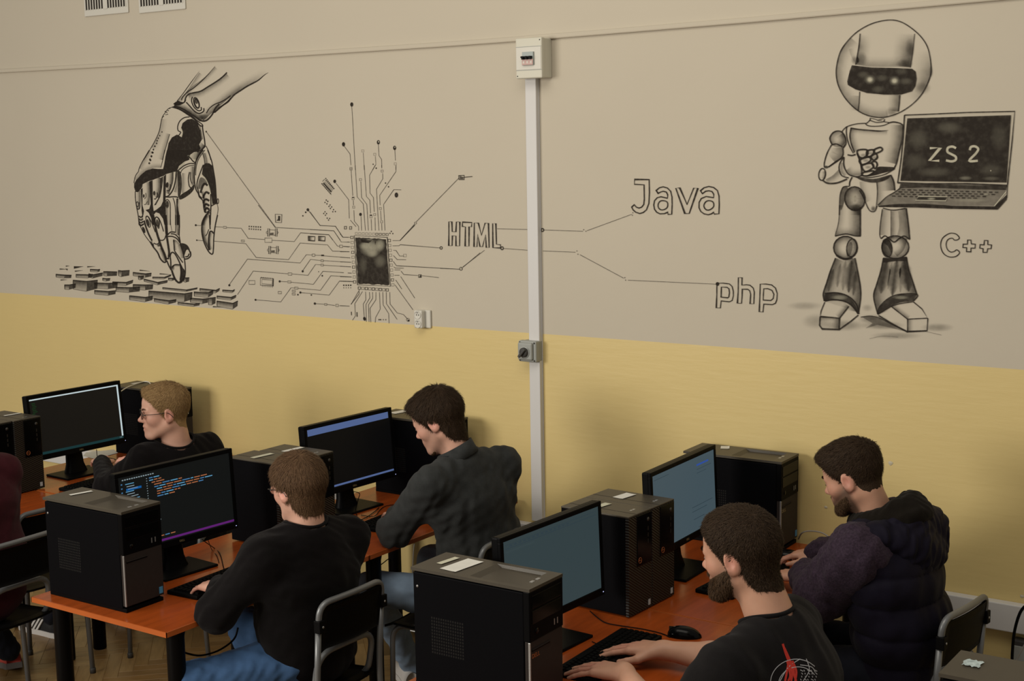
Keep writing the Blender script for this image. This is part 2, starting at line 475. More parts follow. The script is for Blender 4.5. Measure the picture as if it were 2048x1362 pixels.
# ================================================================== computer towers
def paper_label(t, x, y, z, sx, sy, rz, mat='paper', name='paper_label', curl=.004):
    V = []; Fc = []
    for i in range(5):
        for j in range(3):
            u, v = i/4-.5, j/2-.5
            a = u*sx; b = v*sy
            V.append((x + a*cos(rz) - b*sin(rz), y + a*sin(rz) + b*cos(rz), z + .0012 + curl*max(0, (u-.2))**2*3))
    for i in range(4):
        for j in range(2): Fc.append((i*3+j, (i+1)*3+j, (i+1)*3+j+1, i*3+j+1))
    return mesh_obj(name, V, Fc, mat, t)
def tower_mt(label, x, y, rz=0, z=.75, labels=(), front='panel_gray', group='wide computer towers with a tray on top', logo=None, blue=True):
    """417 x 175 x 360 mm tower, front towards +X"""
    D, Wd, H = .417, .175, .36
    t = thing('computer_tower', label, 'computer', (x, y, z), rz, group)
    bm = bmesh.new(); add_box(bm, (.006, .002, .012), (D-.022, Wd-.002, H-.0135), .003)
    bm_obj('case', bm, 'case_black', t)
    box('foot_plinth', (.004, .004, 0), (D-.004, Wd-.004, .014), 'bezel_black', t, .002)
    # top cover with recessed tray
    bm = bmesh.new()
    tx0, tx1, ty0, ty1 = .20, .375, .018, Wd-.018
    o_ = [(0, 0), (D, 0), (D, Wd), (0, Wd)]; i_ = [(tx0, ty0), (tx1, ty0), (tx1, ty1), (tx0, ty1)]
    ib = [(tx0+.022, ty0+.004), (tx1-.004, ty0+.004), (tx1-.004, ty1-.004), (tx0+.022, ty1-.004)]
    zt = H; zb = H-.010
    vo = [bm.verts.new((a, b, zt)) for a, b in o_]; vo2 = [bm.verts.new((a, b, H-.009)) for a, b in o_]
    vi = [bm.verts.new((a, b, zt)) for a, b in i_]; vb = [bm.verts.new((a, b, zb)) for a, b in ib]
    for k in range(4):
        l = (k+1) % 4
        bm.faces.new((vo[k], vo[l], vi[l], vi[k])); bm.faces.new((vi[k], vi[l], vb[l], vb[k])); bm.faces.new((vo2[k], vo2[l], vo[l], vo[k]))
    bm.faces.new(vb); bm.faces.new(vo2[::-1])
    tc = bm_obj('top_cover', bm, 'case_top_lit', t)
    for k in range(2): box('top_mark', (.378, .06+.03*k, H), (.388, .075+.03*k, H+.0006), 'silver', tc)
    # front bezel: dark drive-bay half above, grey panel below
    fu = box('front_bezel', (D-.022, 0, .205), (D, Wd, H-.009), 'bezel_black', t, .003)
    box('bay_cover', (D-.001, .012, .300), (D+.0012, Wd-.012, .338), 'gloss_black', fu, .001)
    box('bay_cover', (D-.001, .012, .256), (D+.0012, Wd-.012, .294), 'gloss_black', fu, .001)
    for k in range(2): box('usb_port', (D-.0005, Wd-.050+.016*k, .222), (D+.0008, Wd-.046+.016*k, .240), 'silver', fu)
    lathe('power_button', [(.008, 0), (.008, .002)], 'gloss_black', fu, 16, 'X', (D-.0005, .035, .232))
    lw = box('front_panel', (D-.020, .003, .022), (D-.002, Wd-.002, .205), front, t, .002)
    box('panel_slot', (D-.0025, .012, .176), (D-.0012, .105, .180), 'case_black', lw)
    box('panel_ridge', (D-.004, .012, .1805), (D+.001, .105, .1825), front, lw)
    box('silver_edge', (D-.006, -.0008, .024), (D+.0005, .0035, .205), 'silver', lw, .001)
    if logo: text_mesh('logo_text', 'DELL', .018, logo, lw, (D-.0012, .03, .162), (pi/2, 0, pi/2))
    if blue: box('blue_sticker', (D-.0022, Wd-.024, .030), (D-.0008, Wd-.008, .054), 'sticker_blue', lw)
    # side vent on the near side, rows of small holes
    Vv = []; Fv = []
    for i in range(14):
        for j in range(12):
            a, c = .070 + i*.0085, .110 + j*.0095; b = len(Vv)
            Vv += [(a, .0017, c), (a+.005, .0017, c), (a+.005, .0017, c+.006), (a, .0017, c+.006)]
            Fv.append((b, b+1, b+2, b+3))
    sv = mesh_obj('side_vent', Vv, Fv, 'vent_dark', t); sv['kind'] = 'stuff'
    lathe('side_lock', [(.004, 0), (.004, .0015)], 'silver', t, 10, 'Y', (.022, .0018, .305))
    for (lx, ly, sx, sy, r, mt) in labels: paper_label(t, lx, ly, H, sx, sy, r, mt)
    return t
m = pm('mesh_front', (.016, .015, .013), .5, .3)
nt = m.node_tree; N = nt.nodes; L = nt.links
tcn = N.new('ShaderNodeTexCoord'); wv = N.new('ShaderNodeTexWave'); mpp = N.new('ShaderNodeMapping')
mpp.inputs['Rotation'].default_value = (radians(32), 0, 0)
L.new(tcn.outputs['Object'], mpp.inputs[0]); wv.bands_direction = 'Z'; wv.inputs['Scale'].default_value = 38; L.new(mpp.outputs[0], wv.inputs[0])
cr = N.new('ShaderNodeValToRGB'); cr.color_ramp.elements[0].color = (.006, .006, .006, 1); cr.color_ramp.elements[1].color = (.030, .027, .023, 1)
cr.color_ramp.elements[0].color = (.003, .003, .003, 1); cr.color_ramp.elements[1].color = (.016, .014, .011, 1)
L.new(wv.outputs['Fac'], cr.inputs[0]); L.new(cr.outputs[0], N['Principled BSDF'].inputs['Base Color'])
bpn = N.new('ShaderNodeBump'); bpn.inputs['Distance'].default_value = .002; L.new(wv.outputs['Fac'], bpn.inputs['Height']); L.new(bpn.outputs[0], N['Principled BSDF'].inputs['Normal'])
def tower_slim(label, x, y, rz=0, z=.75, labels=(), group='slim computer towers with ribbed fronts'):
    """274 x 154 x 350 mm tower, ribbed front towards +X"""
    D, Wd, H = .274, .149, .35
    t = thing('computer_tower', label, 'computer', (x, y, z), rz, group)
    box('case', (0, .001, .006), (D-.014, Wd-.001, H-.004), 'case_black', t, .003)
    for a in (.03, D-.05): box('foot', (a, .02, 0), (a+.02, Wd-.02, .007), 'bezel_black', t, .001)
    tc = box('top_cover', (0, 0, H-.006), (D, Wd, H), 'case_top_lit', t, .002)
    box('top_seam', (.002, .048, H), (D-.002, .0495, H+.0004), 'case_black', tc)
    for k in range(2): box('top_mark', (D-.045, .078+.016*k, H), (D-.037, .088+.016*k, H+.0005), 'silver', tc)
    fb = box('front_bezel', (D-.014, 0, .004), (D, Wd, H-.006), 'mesh_front', t, .002)
    gp = box('gloss_panel', (D-.002, .052, .165), (D+.002, Wd-.003, H-.008), 'gloss_black', t, .002)
    V_, F_ = tube_data([(D+.0025, .068+.0095*cos(a), .186+.0095*sin(a)) for a in np.linspace(0, 2*pi, 21)[:-1]], .0010, 6, True)
    mesh_obj('round_emblem', V_, F_, 'orange_logo', gp, True)
    text_mesh('logo_text', 'DELL', .0065, 'orange_logo', gp, (D+.0022, .068, .186), (pi/2, 0, pi/2))
    for k in range(3): box('usb_port', (D+.0015, .118, .235+.022*k), (D+.0026, .123, .249+.022*k), 'slot_dark', gp)
    lathe('power_button', [(.007, 0), (.007, .0015)], 'dark_plastic', gp, 16, 'X', (D+.0018, .12, .318))
    box('sticker', (D-.0005, Wd-.026, .014), (D+.0008, Wd-.012, .034), 'sticker_white', fb)
    for (lx, ly, sx, sy, r, mt) in labels: paper_label(t, lx, ly, H, sx, sy, r, mt)
    return t
tower_mt('black tower on the desk end, one paper label, nearest to the code editor screen', -1.717, -2.052, .010, labels=((.075, .110, .022, .085, -.25, 'paper'),))
tower_mt('black tower with a large torn white paper and a small label on top', -.058, -2.020, .009, labels=((.060, .105, .022, .080, -.12, 'paper_cream'), (.122, .088, .062, .125, -.1, 'paper')), logo='orange_logo', blue=False)
tower_mt('black tower by the wall behind the screen of the padded jacket student', -.103, -.225, .027, labels=((.055, .095, .030, .075, -.1, 'paper'), (.120, .135, .035, .050, .4, 'paper')), logo='gold_logo')
tower_mt('black tower by the wall behind the student in the charcoal shirt', -1.690, -.262, .01, labels=((.07, .12, .05, .10, -.2, 'paper'),))
tower_mt('black tower by the wall behind the blond student, cable lying on top', -3.435, -.318, .012, labels=((.07, .13, .03, .09, -.15, 'paper'),))
tower_mt('black tower with crumpled blue and white sticker on the desk beside the empty chair', 1.505, -2.030, .01, labels=())
tower_slim('black tower with ribbed front, the one touching the lit grey screen of the bearded student', -.078, -1.171, -.038, labels=((.115, .075, .030, .085, -.1, 'paper_cream'),))
tower_slim('black tower with ribbed front, the one nearer to the wall of the touching pair', -.072, -1.0215, -.038, labels=((.110, .085, .045, .080, -.1, 'paper'),))
tower_slim('black tower half hidden behind the head of the student in black sweater', -1.655, -1.205, .0, labels=((.110, .085, .030, .105, -.1, 'paper_cream'),))
tower_slim('black tower beside the dark screen with the blue title bar', -1.630, -1.053, .0, labels=((.110, .085, .030, .105, -.1, 'paper'),))
tower_slim('black tower in the blond student row, beside the screen with the white outline', -3.365, -1.172, .0, labels=((.130, .10, .026, .085, -.1, 'paper'),))
tower_slim('black tower at the maroon sweater, touching the tower beside the white outlined screen', -3.375, -1.325, .0, labels=((.130, .08, .026, .085, -.1, 'paper'),))
# crumpled sticker on the right-hand tower
st = [o for o in COL.objects if o.get('label', '').startswith('black tower with crumpled')][0]
pm('sticker_pale', (.42, .50, .50), .6, .3, ns=80, na=.3)
V = []; Fc = []
for i in range(9):
    for j in range(6):
        V.append((.030 + i*.0050 + .0025*sin(j*1.7), .075 + j*.0085 + .002*sin(i*2.1), .3615 + .0022*abs(sin(i*1.9+j*1.3))))
for i in range(8):
    for j in range(5): Fc.append((i*6+j, (i+1)*6+j, (i+1)*6+j+1, i*6+j+1))
mesh_obj('sticker', V, Fc, 'sticker_pale', st)

# ================================================================== monitors
MW, MH = .5457, .3184
for nm, rgb, k in (('scr_term', (20, 18, 15), 1), ('scr_code', (16, 18, 17), 1), ('scr_dark', (7, 7, 7), 1), ('scr_teal', (50, 63, 66), 1), ('scr_blue', (64, 79, 86), 1),
                   ('px_white', (190, 205, 208), 1), ('px_bar', (78, 96, 138), 1), ('px_blue', (70, 120, 165), 1), ('px_cyan', (90, 150, 185), 1), ('px_orange', (165, 100, 65), 1),
                   ('px_gray', (130, 145, 150), 1), ('px_purple', (88, 30, 105), 1), ('px_green', (18, 48, 22), 1), ('px_sel', (15, 85, 150), 1), ('px_tealbar', (20, 50, 52), 1), ('px_dim', (44, 58, 66), 1), ('px_link', (45, 75, 150), 1),
                   ('px_led', (200, 205, 255), 1), ('px_teal2', (60, 74, 76), 1)):
    emis(nm, rgb, k)
def monitor(label, x, y, zb, yaw, tilt, screen, content, group='widescreen monitors on the desks', base=True):
    t = thing('monitor', label, 'monitor', (x, y, .75), yaw, group)
    # stand
    bp = bmesh.new(); add_box(bp, (-.125, -.125, 0), (.055, .125, .010), .004)
    bm_obj('stand_base', bp, 'monitor_black', t)
    V, Fc = [], []
    for (zz, xx, wx, wy) in ((.008, -.055, .028, .060), (.05, -.060, .022, .046), (.13, -.068, .020, .040), (zb-.75+.14, -.062, .020, .040)):
        for a in np.linspace(0, 2*pi, 17)[:-1]:
            s, c = sin(a), cos(a)
            V.append((xx + wx*np.sign(c)*abs(c)**.6, wy*np.sign(s)*abs(s)**.6, zz))
    for i in range(3):
        for k in range(16): Fc.append((i*16+k, i*16+(k+1) % 16, (i+1)*16+(k+1) % 16, (i+1)*16+k))
    mesh_obj('stand_neck', V, Fc, 'monitor_black', t, True)
    h = bpy.data.objects.new('display_head', None)
    # the head: parts share a tilt matrix
    T = Matrix.Translation((0, 0, zb-.75)) @ Matrix.Rotation(-tilt, 4, 'Y')
    bpy.data.objects.remove(h)
    def put(o): o.matrix_local = T; return o
    hw = MW/2
    bm = bmesh.new(); add_box(bm, (-.034, -hw, 0), (-.004, hw, MH), .006); add_box(bm, (-.055, -hw*.55, MH*.18), (-.030, hw*.55, MH*.82), .010)
    put(bm_obj('housing', bm, 'monitor_black', t))
    bz = .0165; bzb = .026
    bm = bmesh.new()
    for lo, hi in (((-.010, -hw, 0), (.003, hw, bzb)), ((-.010, -hw, MH-bz), (.003, hw, MH)), ((-.010, -hw, bzb-.001), (.003, -hw+bz, MH-bz+.001)), ((-.010, hw-bz, bzb-.001), (.003, hw, MH-bz+.001))):
        add_box(bm, lo, hi, .0025, 2)
    bzo = put(bm_obj('bezel', bm, 'monitor_black', t))
    sw, sh = MW-2*bz, MH-bz-bzb
    scn = put(mesh_obj('screen', [(0, -sw/2, bzb), (0, sw/2, bzb), (0, sw/2, bzb+sh), (0, -sw/2, bzb+sh)], [(0, 1, 2, 3)], screen, t))
    # u from the viewer's left edge, v from the top, both 0..1
    per = {}
    for (u0, v0, u1, v1, mt) in content:
        V, Fc = per.setdefault(mt, ([], []))
        b = len(V)
        ya, yb = -sw/2 + u0*sw, -sw/2 + u1*sw
        za, zb_ = bzb + sh*(1-v1), bzb + sh*(1-v0)
        V += [(.0006, ya, za), (.0006, yb, za), (.0006, yb, zb_), (.0006, ya, zb_)]; Fc.append((b, b+1, b+2, b+3))
    for mt, (V, Fc) in per.items():
        nm = {'px_purple': 'status_bar', 'px_bar': 'title_bar', 'px_white': 'window_outline', 'px_tealbar': 'task_bar'}.get(mt, 'screen_text')
        mesh_obj(nm, V, Fc, mt, scn)
    lg = text_mesh('logo_text', 'DELL', .011, 'gold_logo', t, (0, 0, 0), (0, 0, 0)); lg.matrix_local = T @ Matrix.Translation((.0035, 0, .013)) @ Matrix.Rotation(pi/2, 4, 'Z') @ Matrix.Rotation(pi/2, 4, 'X')
    put(box('power_led', (.003, hw-.012, .010), (.0036, hw-.008, .013), 'px_led', t))
    return t
# code editor lines
rr = random.Random(4)
code = [(.0, .955, 1, .985, 'px_purple')]
for k in range(14): code.append((.03+.02*k, .035, .043+.02*k, .05, 'px_gray'))
for k in range(9):
    v = .10 + k*.034
    code.append((.055+.01*(k % 3), v, .055+.01*(k % 3) + .06 + .06*rr.random(), v+.010, 'px_gray' if k % 3 else 'px_cyan'))
code.append((.06, .165, .19, .195, 'px_sel'))
for k in range(7): code.append((.018, .09+.055*k, .030, .105+.055*k, 'px_blue'))
for k in range(15):
    v = .085 + k*.0335
    code.append((.235, v, .243, v+.010, 'px_gray'))
    x = .26 + (0, .0, .02, .04, .04, .06, .06, .06)[min(k, 7)]
    nseg = (2, 3, 2, 4, 8, 9, 7, 5, 3)[k] if k < 9 else 0
    for s in range(nseg):
        w = .02 + .055*rr.random()
        code.append((x, v, x+w, v+.0125, ('px_blue', 'px_cyan', 'px_orange', 'px_orange')[min(3, (s + k) % 4)]))
        x += w + .008
for k in range(7): code.append((.26, .60+.038*k+(.06 if k > 3 else 0), .285+.05*rr.random(), .612+.038*k+(.06 if k > 3 else 0), 'px_cyan' if k % 2 else 'px_gray'))
for k in range(4): code.append((.26+.05*k, .90, .30+.05*k, .912, ('px_cyan', 'px_orange', 'px_blue', 'px_orange')[k]))
monitor('monitor showing colourful code on a dark editor, purple status bar below', -1.505, -1.603, .859, -.074, .053, 'scr_code', code)
monitor('monitor with a black screen outlined in white at top and side', -3.163, -.745, .864, -.050, .095, 'scr_term',
        [(0.0, .012, 1, .034, 'px_white'), (.982, .012, 1, .955, 'px_white'), (0, .955, 1, 1, 'px_tealbar'), (.01, .962, .05, .992, 'px_blue'), (.955, .965, .985, .985, 'px_gray')] + [(.02+.005*(k % 3), .08+.03*k, .05+.03*rr.random(), .095+.03*k, 'px_green') for k in range(10)])
monitor('monitor with a black screen, blue title bar on top and thin blue line below', -1.548, -.561, .846, -.060, .076, 'scr_dark',
        [(.01, .004, .985, .105, 'px_bar'), (0, .955, 1, .985, 'px_bar')])
monitor('monitor lit plain grey-teal next to the tower with the torn white paper', .126, -1.519, .845, -.047, .040, 'scr_teal',
        [(.02, .045, .97, .050, 'px_dim'), (.02, .085, .97, .092, 'px_dim')] + [(.06+.045*k, .058, .085+.045*k, .072, 'px_dim') for k in range(14)] + [(.02, .12+.01*k, .30, .122+.01*k, 'px_teal2') for k in range(2)])
monitor('monitor lit grey-blue with a blue link, facing the student in the padded jacket', .116, -.610, .861, .031, .045, 'scr_blue',
        [(.70, .10, .90, .125, 'px_link'), (.02, .06, .25, .066, 'px_dim'), (.70, .17, .95, .176, 'px_dim'), (.70, .22, .86, .226, 'px_dim'), (.60, .66, .95, .668, 'px_dim'), (.60, .72, .85, .728, 'px_dim'), (.62, .83, .80, .838, 'px_dim')])

# ================================================================== keyboards and mice
def keyboard(label, x, y, rz, group='black desktop keyboards'):
    t = thing('keyboard', label, 'keyboard', (x, y, .75), rz, group)
    box('keyboard_base', (-.075, -.222, 0), (.075, .222, .016), 'key_black', t, .005, 2)
    V = []; Fc = []
    rows = (.058, .030, .011, -.008, -.027, -.046)
    for ri, rx in enumerate(rows):
        y0 = -.208
        while y0 < .205:
            w = .016
            if ri == 5 and -.12 < y0 < -.05: w = .10
            elif ri in (2, 3, 4) and (y0 < -.2 or .06 < y0 < .075): w = .026
            gap = .010 if (abs(y0-.083) < .006 or abs(y0-.145) < .006) else 0
            y0 += gap
            b = len(V); x0_, x1_ = rx-.0078, rx+.0078; ya, yb = y0, min(y0+w, .212)
            V += [(x0_, ya, .015), (x1_, ya, .015), (x1_, yb, .015), (x0_, yb, .015),
                  (x0_+.002, ya+.002, .023), (x1_-.002, ya+.002, .022), (x1_-.002, yb-.002, .022), (x0_+.002, yb-.002, .023)]
            Fc += [(b+4, b+5, b+6, b+7), (b, b+1, b+5, b+4), (b+1, b+2, b+6, b+5), (b+2, b+3, b+7, b+6), (b+3, b, b+4, b+7)]
            y0 += w + .003
    k = mesh_obj('keycaps', V, Fc, 'key_black', t); k['kind'] = 'stuff'
    return t
keyboard('black keyboard under the hand of the student in black sweater', -1.285, -1.60, .05)
keyboard('black keyboard beside the elbow of the student in the charcoal shirt', -1.285, -.585, .06)
keyboard('black keyboard under both hands of the bearded student', .318, -1.523, .03)
keyboard('black keyboard under the sleeve of the blond student', -2.93, -.80, .08)
keyboard('black keyboard in front of the student in the padded jacket', .34, -.60, -.05)
def mouse(label, x, y, rz):
    t = thing('computer_mouse', label, 'mouse', (x, y, .75), rz, 'black computer mice')
    V = []; Fc = []
    n, mm = 12, 16
    for i in range(n+1):
        th = (pi/2)*i/n
        for k in range(mm):
            a = 2*pi*k/mm
            V.append((.056*cos(th)**.8*cos(a) , .031*cos(th)**.8*sin(a), .034*sin(th)*(1-.18*cos(a)*cos(th)) ))
    for i in range(n):
        for k in range(mm): Fc.append((i*mm+k, i*mm+(k+1) % mm, (i+1)*mm+(k+1) % mm, (i+1)*mm+k))
    Fc.append(tuple(range(mm-1, -1, -1)))
    mesh_obj('mouse_shell', V, Fc, 'gloss_black', t, True)
    lathe('scroll_wheel', [(.008, -.003), (.009, 0), (.008, .003)], 'dark_plastic', t, 14, 'Y', (-.030, 0, .0245))
    box('button_gap', (-.05, -.0007, .012), (-.012, .0007, .0320), 'slot_dark', t)
    return t
mouse('black mouse right of the keyboard of the bearded student', .432, -1.235, .35)
mouse('black mouse under the cuff of the student in the padded jacket', .37, -.26, .3)

# ================================================================== cables on the desks
def cable(label, pts, r, mat='cable_black', name='cable'):
    return tag(tube(name, crom(pts, 7), r, mat, None, 8), label, 'cable')
dz = .7535
def dk(x, y, z=dz): p = on(x, y, 2, z); return p
cable('thin black mouse cable curving over the desk of the bearded student', [dk(1180, 1222), dk(1196, 1236), dk(1213, 1246), dk(1245, 1252), dk(1285, 1258), dk(1320, 1266), dk(1340, 1274)], .0018)
cable('short black cable between the grey-teal screen foot and the bearded student keyboard', [dk(1184, 1283), dk(1192, 1287), dk(1203, 1292)], .0016)
cable('black cable hanging from the code screen down to the keyboard', [on(404, 1078, 0, -1.53), on(412, 1085, 0, -1.5), dk(428, 1096), dk(440, 1108), dk(446, 1130), dk(449, 1142)], .0018)
cable('second black cable below the code screen', [on(416, 1080, 0, -1.52), dk(424, 1100), dk(434, 1112), dk(438, 1125)], .0014)
cable('black cable hanging behind the stand of the blue-barred screen', [on(706, 983, 0, -1.52), on(719, 987, 0, -1.5), on(716, 1000, 0, -1.49), dk(711, 1022), dk(714, 1030)], .0018)
cable('long black cable lying across the desk of the charcoal shirt student', [dk(668, 1046), dk(700, 1044), dk(728, 1037), dk(748, 1024), dk(758, 1015)], .0018)
cable('black cable looping on the desk toward the charcoal sleeve', [dk(722, 1030), dk(742, 1033), dk(752, 1030), dk(760, 1020), dk(772, 1012), dk(800, 1008)], .0016)
cable('black cable on the desk of the blond student behind his hand', [on(193, 899, 0, -3.2), dk(196, 918), dk(206, 917), dk(218, 916), dk(232, 919)], .0018)
cable('white cable lying over the top of the blond student tower', [on(240, 784, 2, 1.115), on(258, 773, 2, 1.115), on(285, 764, 2, 1.115), on(297, 764, 2, 1.116), on(301, 768, 2, 1.115)], .003, 'white_plastic')
cable('grey cable arching over the desk at the wall by the padded jacket', [dk(1597, 1078, .756), on(1604, 1066, 1, -.05), on(1620, 1062, 1, -.045), on(1645, 1066, 1, -.045), on(1664, 1080, 1, -.045), dk(1672, 1094, .756)], .003, 'cable_gray')
cable('black cable hanging under the desk end by the blue jeans', [on(352, 1298, 0, -1.17), on(375, 1307, 0, -1.17), on(400, 1311, 0, -1.17), on(430, 1304, 0, -1.17), on(455, 1290, 0, -1.17), on(470, 1275, 0, -1.17), on(476, 1255, 0, -1.17)], .0035)
cable('black cable hanging below the desk edge of the charcoal shirt student', [on(736, 1135, 0, -1.30), on(760, 1130, 0, -1.28), on(778, 1118, 0, -1.22), on(782, 1130, 0, -1.22), on(776, 1150, 0, -1.25), on(764, 1166, 0, -1.3)], .0022)
cable('grey cable hanging down the wall behind the desk leg', [on(829, 1088, 1, -.06), on(827, 1105, 1, -.06), on(825, 1150, 1, -.06), on(824, 1200, 1, -.06)], .003, 'cable_gray')
# sheet of paper leaning behind the outlined screen and a pale plug box
p = [on(171, 925, 1, -.35), on(230, 903, 1, -.25)]
pp = mesh_obj('paper_sheet', [dk(166, 912, .7512), dk(172, 905, .7512), dk(228, 899, .7512), dk(236, 906, .7512), dk(190, 918, .7512)], [(0, 1, 2, 3, 4)], 'paper')
so_ = pp.modifiers.new('thickness', 'SOLIDIFY'); so_.thickness = .0006
tag(pp, 'white sheet of paper lying behind the outlined screen', 'paper')

# ================================================================== chairs
def make_chair():
    t = thing('school_chair', 'x', 'chair')
    r = .0112
    # rear frame: legs and the U of the back in one tube, top bar bowed backwards
    for s in (-1, 1):
        tube('rear_leg', rounded_path([(.235, s*.165, 0), (.205, s*.165, .46), (.222, s*.165, .70)], .1, 6), r, 'gray_tube', t)
    top = rounded_path([(.222, -.165, .70), (.232, -.165, .80), (.246, 0, .803), (.232, .165, .80), (.222, .165, .70)], .075, 8)
    tube('back_frame', top, r, 'gray_tube', t)
    # front frame: front leg, seat rail, riser and low cross bar
    fr = rounded_path([(-.205, -.145, 0), (-.195, -.145, .435), (.165, -.145, .425), (.200, -.145, .61), (.212, 0, .618), (.200, .145, .61), (.165, .145, .425), (-.195, .145, .435), (-.205, .145, 0)], .075, 7)
    tube('front_frame', fr, r, 'gray_tube', t)
    for s in (-1, 1):
        lathe('foot_cap', [(.0135, 0), (.0135, .022), (.0125, .024)], 'dark_plastic', t, 12, 'Z', (.2345, s*.165, 0))
        lathe('foot_cap', [(.0135, 0), (.0135, .022), (.0125, .024)], 'dark_plastic', t, 12, 'Z', (-.205, s*.145, 0))
    # seat
    V = []; Fc = []
    nx, ny = 10, 8
    for k in (0, 1):
        for i in range(nx+1):
            for j in range(ny+1):
                u, v = i/nx, j/ny*2-1
                x = -.215 + .40*u; y = .172*v*(1-.06*(u > .9))
                z = .447 + .010*(abs(v)**3) - .012*sin(pi*min(1, u*1.1)) - (.02*(1-u/.12)**2 if u < .12 else 0) - .010*k
                V.append((x, y, z))
    st = (nx+1)*(ny+1)
    for i in range(nx):
        for j in range(ny):
            a = i*(ny+1)+j
            Fc.append((a, a+ny+1, a+ny+2, a+1)); Fc.append((st+a, st+a+1, st+a+ny+2, st+a+ny+1))
    for i in range(nx):
        for j, fl_ in ((0, 0), (ny, 1)):
            a = i*(ny+1)+j; q = (a, st+a, st+a+ny+1, a+ny+1); Fc.append(q if fl_ else q[::-1])
    for j in range(ny):
        for i, fl_ in ((0, 1), (nx, 0)):
            a = i*(ny+1)+j; q = (a, st+a, st+a+1, a+1); Fc.append(q if fl_ else q[::-1])
    mesh_obj('seat', V, Fc, 'black_ply', t, True)
    # backrest: thin bowed panel
    V = []; Fc = []
    ny, nz = 12, 6
    for k in (0, 1):
        for j in range(ny+1):
            for i in range(nz+1):
                v = j/ny*2-1; w = i/nz
                V.append((.214 + .022*w + .014*(1-v*v) - .009*k + .004, .158*v, .632 + .155*w))
    st = (ny+1)*(nz+1)
    for j in range(ny):
        for i in range(nz):
            a = j*(nz+1)+i
            Fc.append((a, a+nz+1, a+nz+2, a+1)); Fc.append((st+a, st+a+1, st+a+nz+2, st+a+nz+1))
    for j in range(ny):
        for i, fl_ in ((0, 1), (nz, 0)):
            a = j*(nz+1)+i; q = (a, st+a, st+a+nz+1, a+nz+1); Fc.append(q[::-1] if fl_ else q)
    for i in range(nz):
        for j, fl_ in ((0, 0), (ny, 1)):
            a = j*(nz+1)+i; q = (a, st+a, st+a+1, a+1); Fc.append(q[::-1] if fl_ else q)
    bk = mesh_obj('backrest', V, Fc, 'black_ply', t, True)
    for s in (-1, 1):
        box('bracket', (.214, s*.165-.014, .700), (.243, s*.165+.014, .745), 'black_ply', bk, .003)
        lathe('rivet', [(.0045, 0), (.0040, .002)], 'silver', bk, 12, 'X', (.2435, s*.163, .722))
    return t
ch0 = make_chair()
spots = ((-.925, -1.568, 0.0, 'grey tube chair under the student in black sweater'),
         (-.86, -.775, .12, 'grey tube chair under the student in the charcoal shirt'),
         (.917, -.59, -.13, 'grey tube chair behind the student in the padded jacket'),
         (1.03, -1.74, 0.0, 'grey tube chair under the bearded student in black t-shirt'),
         (-2.49, -1.77, .03, 'grey tube chair under the student in the maroon top'),
         (-2.815, -1.37, -.03, 'empty grey tube chair pushed under the desk between two students'),
         (-2.42, -.80, .25, 'grey tube chair under the blond student'))
for i, (x, y, a, lb) in enumerate(spots):
    o = ch0 if i == 0 else copy_tree(ch0)
    o.location = (x, y, 0); o.rotation_euler = (0, 0, a); o['label'] = lb; o['group'] = 'grey tubular school chairs with black seats'
# ================================================================== ink murals (flat paint on the wall plane)
def ink_mat():
    m = bpy.data.materials.new('ink_paint'); m.use_nodes = True
    nt = m.node_tree; N = nt.nodes; L = nt.links
    b = N['Principled BSDF']; b.inputs['Roughness'].default_value = .7; b.inputs['Specular IOR Level'].default_value = .15
    at = N.new('ShaderNodeAttribute'); at.attribute_name = 'paint'
    L.new(at.outputs['Color'], b.inputs['Base Color'])
    g = N.new('ShaderNodeNewGeometry'); n = N.new('ShaderNodeTexNoise'); n.inputs['Scale'].default_value = 55; n.inputs['Detail'].default_value = 5
    L.new(g.outputs['Position'], n.inputs['Vector'])
    mr = N.new('ShaderNodeMapRange'); mr.inputs['From Min'].default_value = .3; mr.inputs['From Max'].default_value = .6
    mr.inputs['To Min'].default_value = .80; mr.inputs['To Max'].default_value = 1.0
    L.new(n.outputs['Fac'], mr.inputs['Value'])
    mu = N.new('ShaderNodeMath'); mu.operation = 'MULTIPLY'
    L.new(at.outputs['Alpha'], mu.inputs[0]); L.new(mr.outputs[0], mu.inputs[1])
    tr = N.new('ShaderNodeBsdfTransparent'); mx = N.new('ShaderNodeMixShader')
    L.new(mu.outputs[0], mx.inputs[0]); L.new(tr.outputs[0], mx.inputs[1]); L.new(b.outputs[0], mx.inputs[2])
    L.new(mx.outputs[0], N['Material Output'].inputs['Surface'])
    MATS['ink_paint'] = m
ink_mat()
DARK = (.020, .015, .011); LITE = (.50, .47, .36)
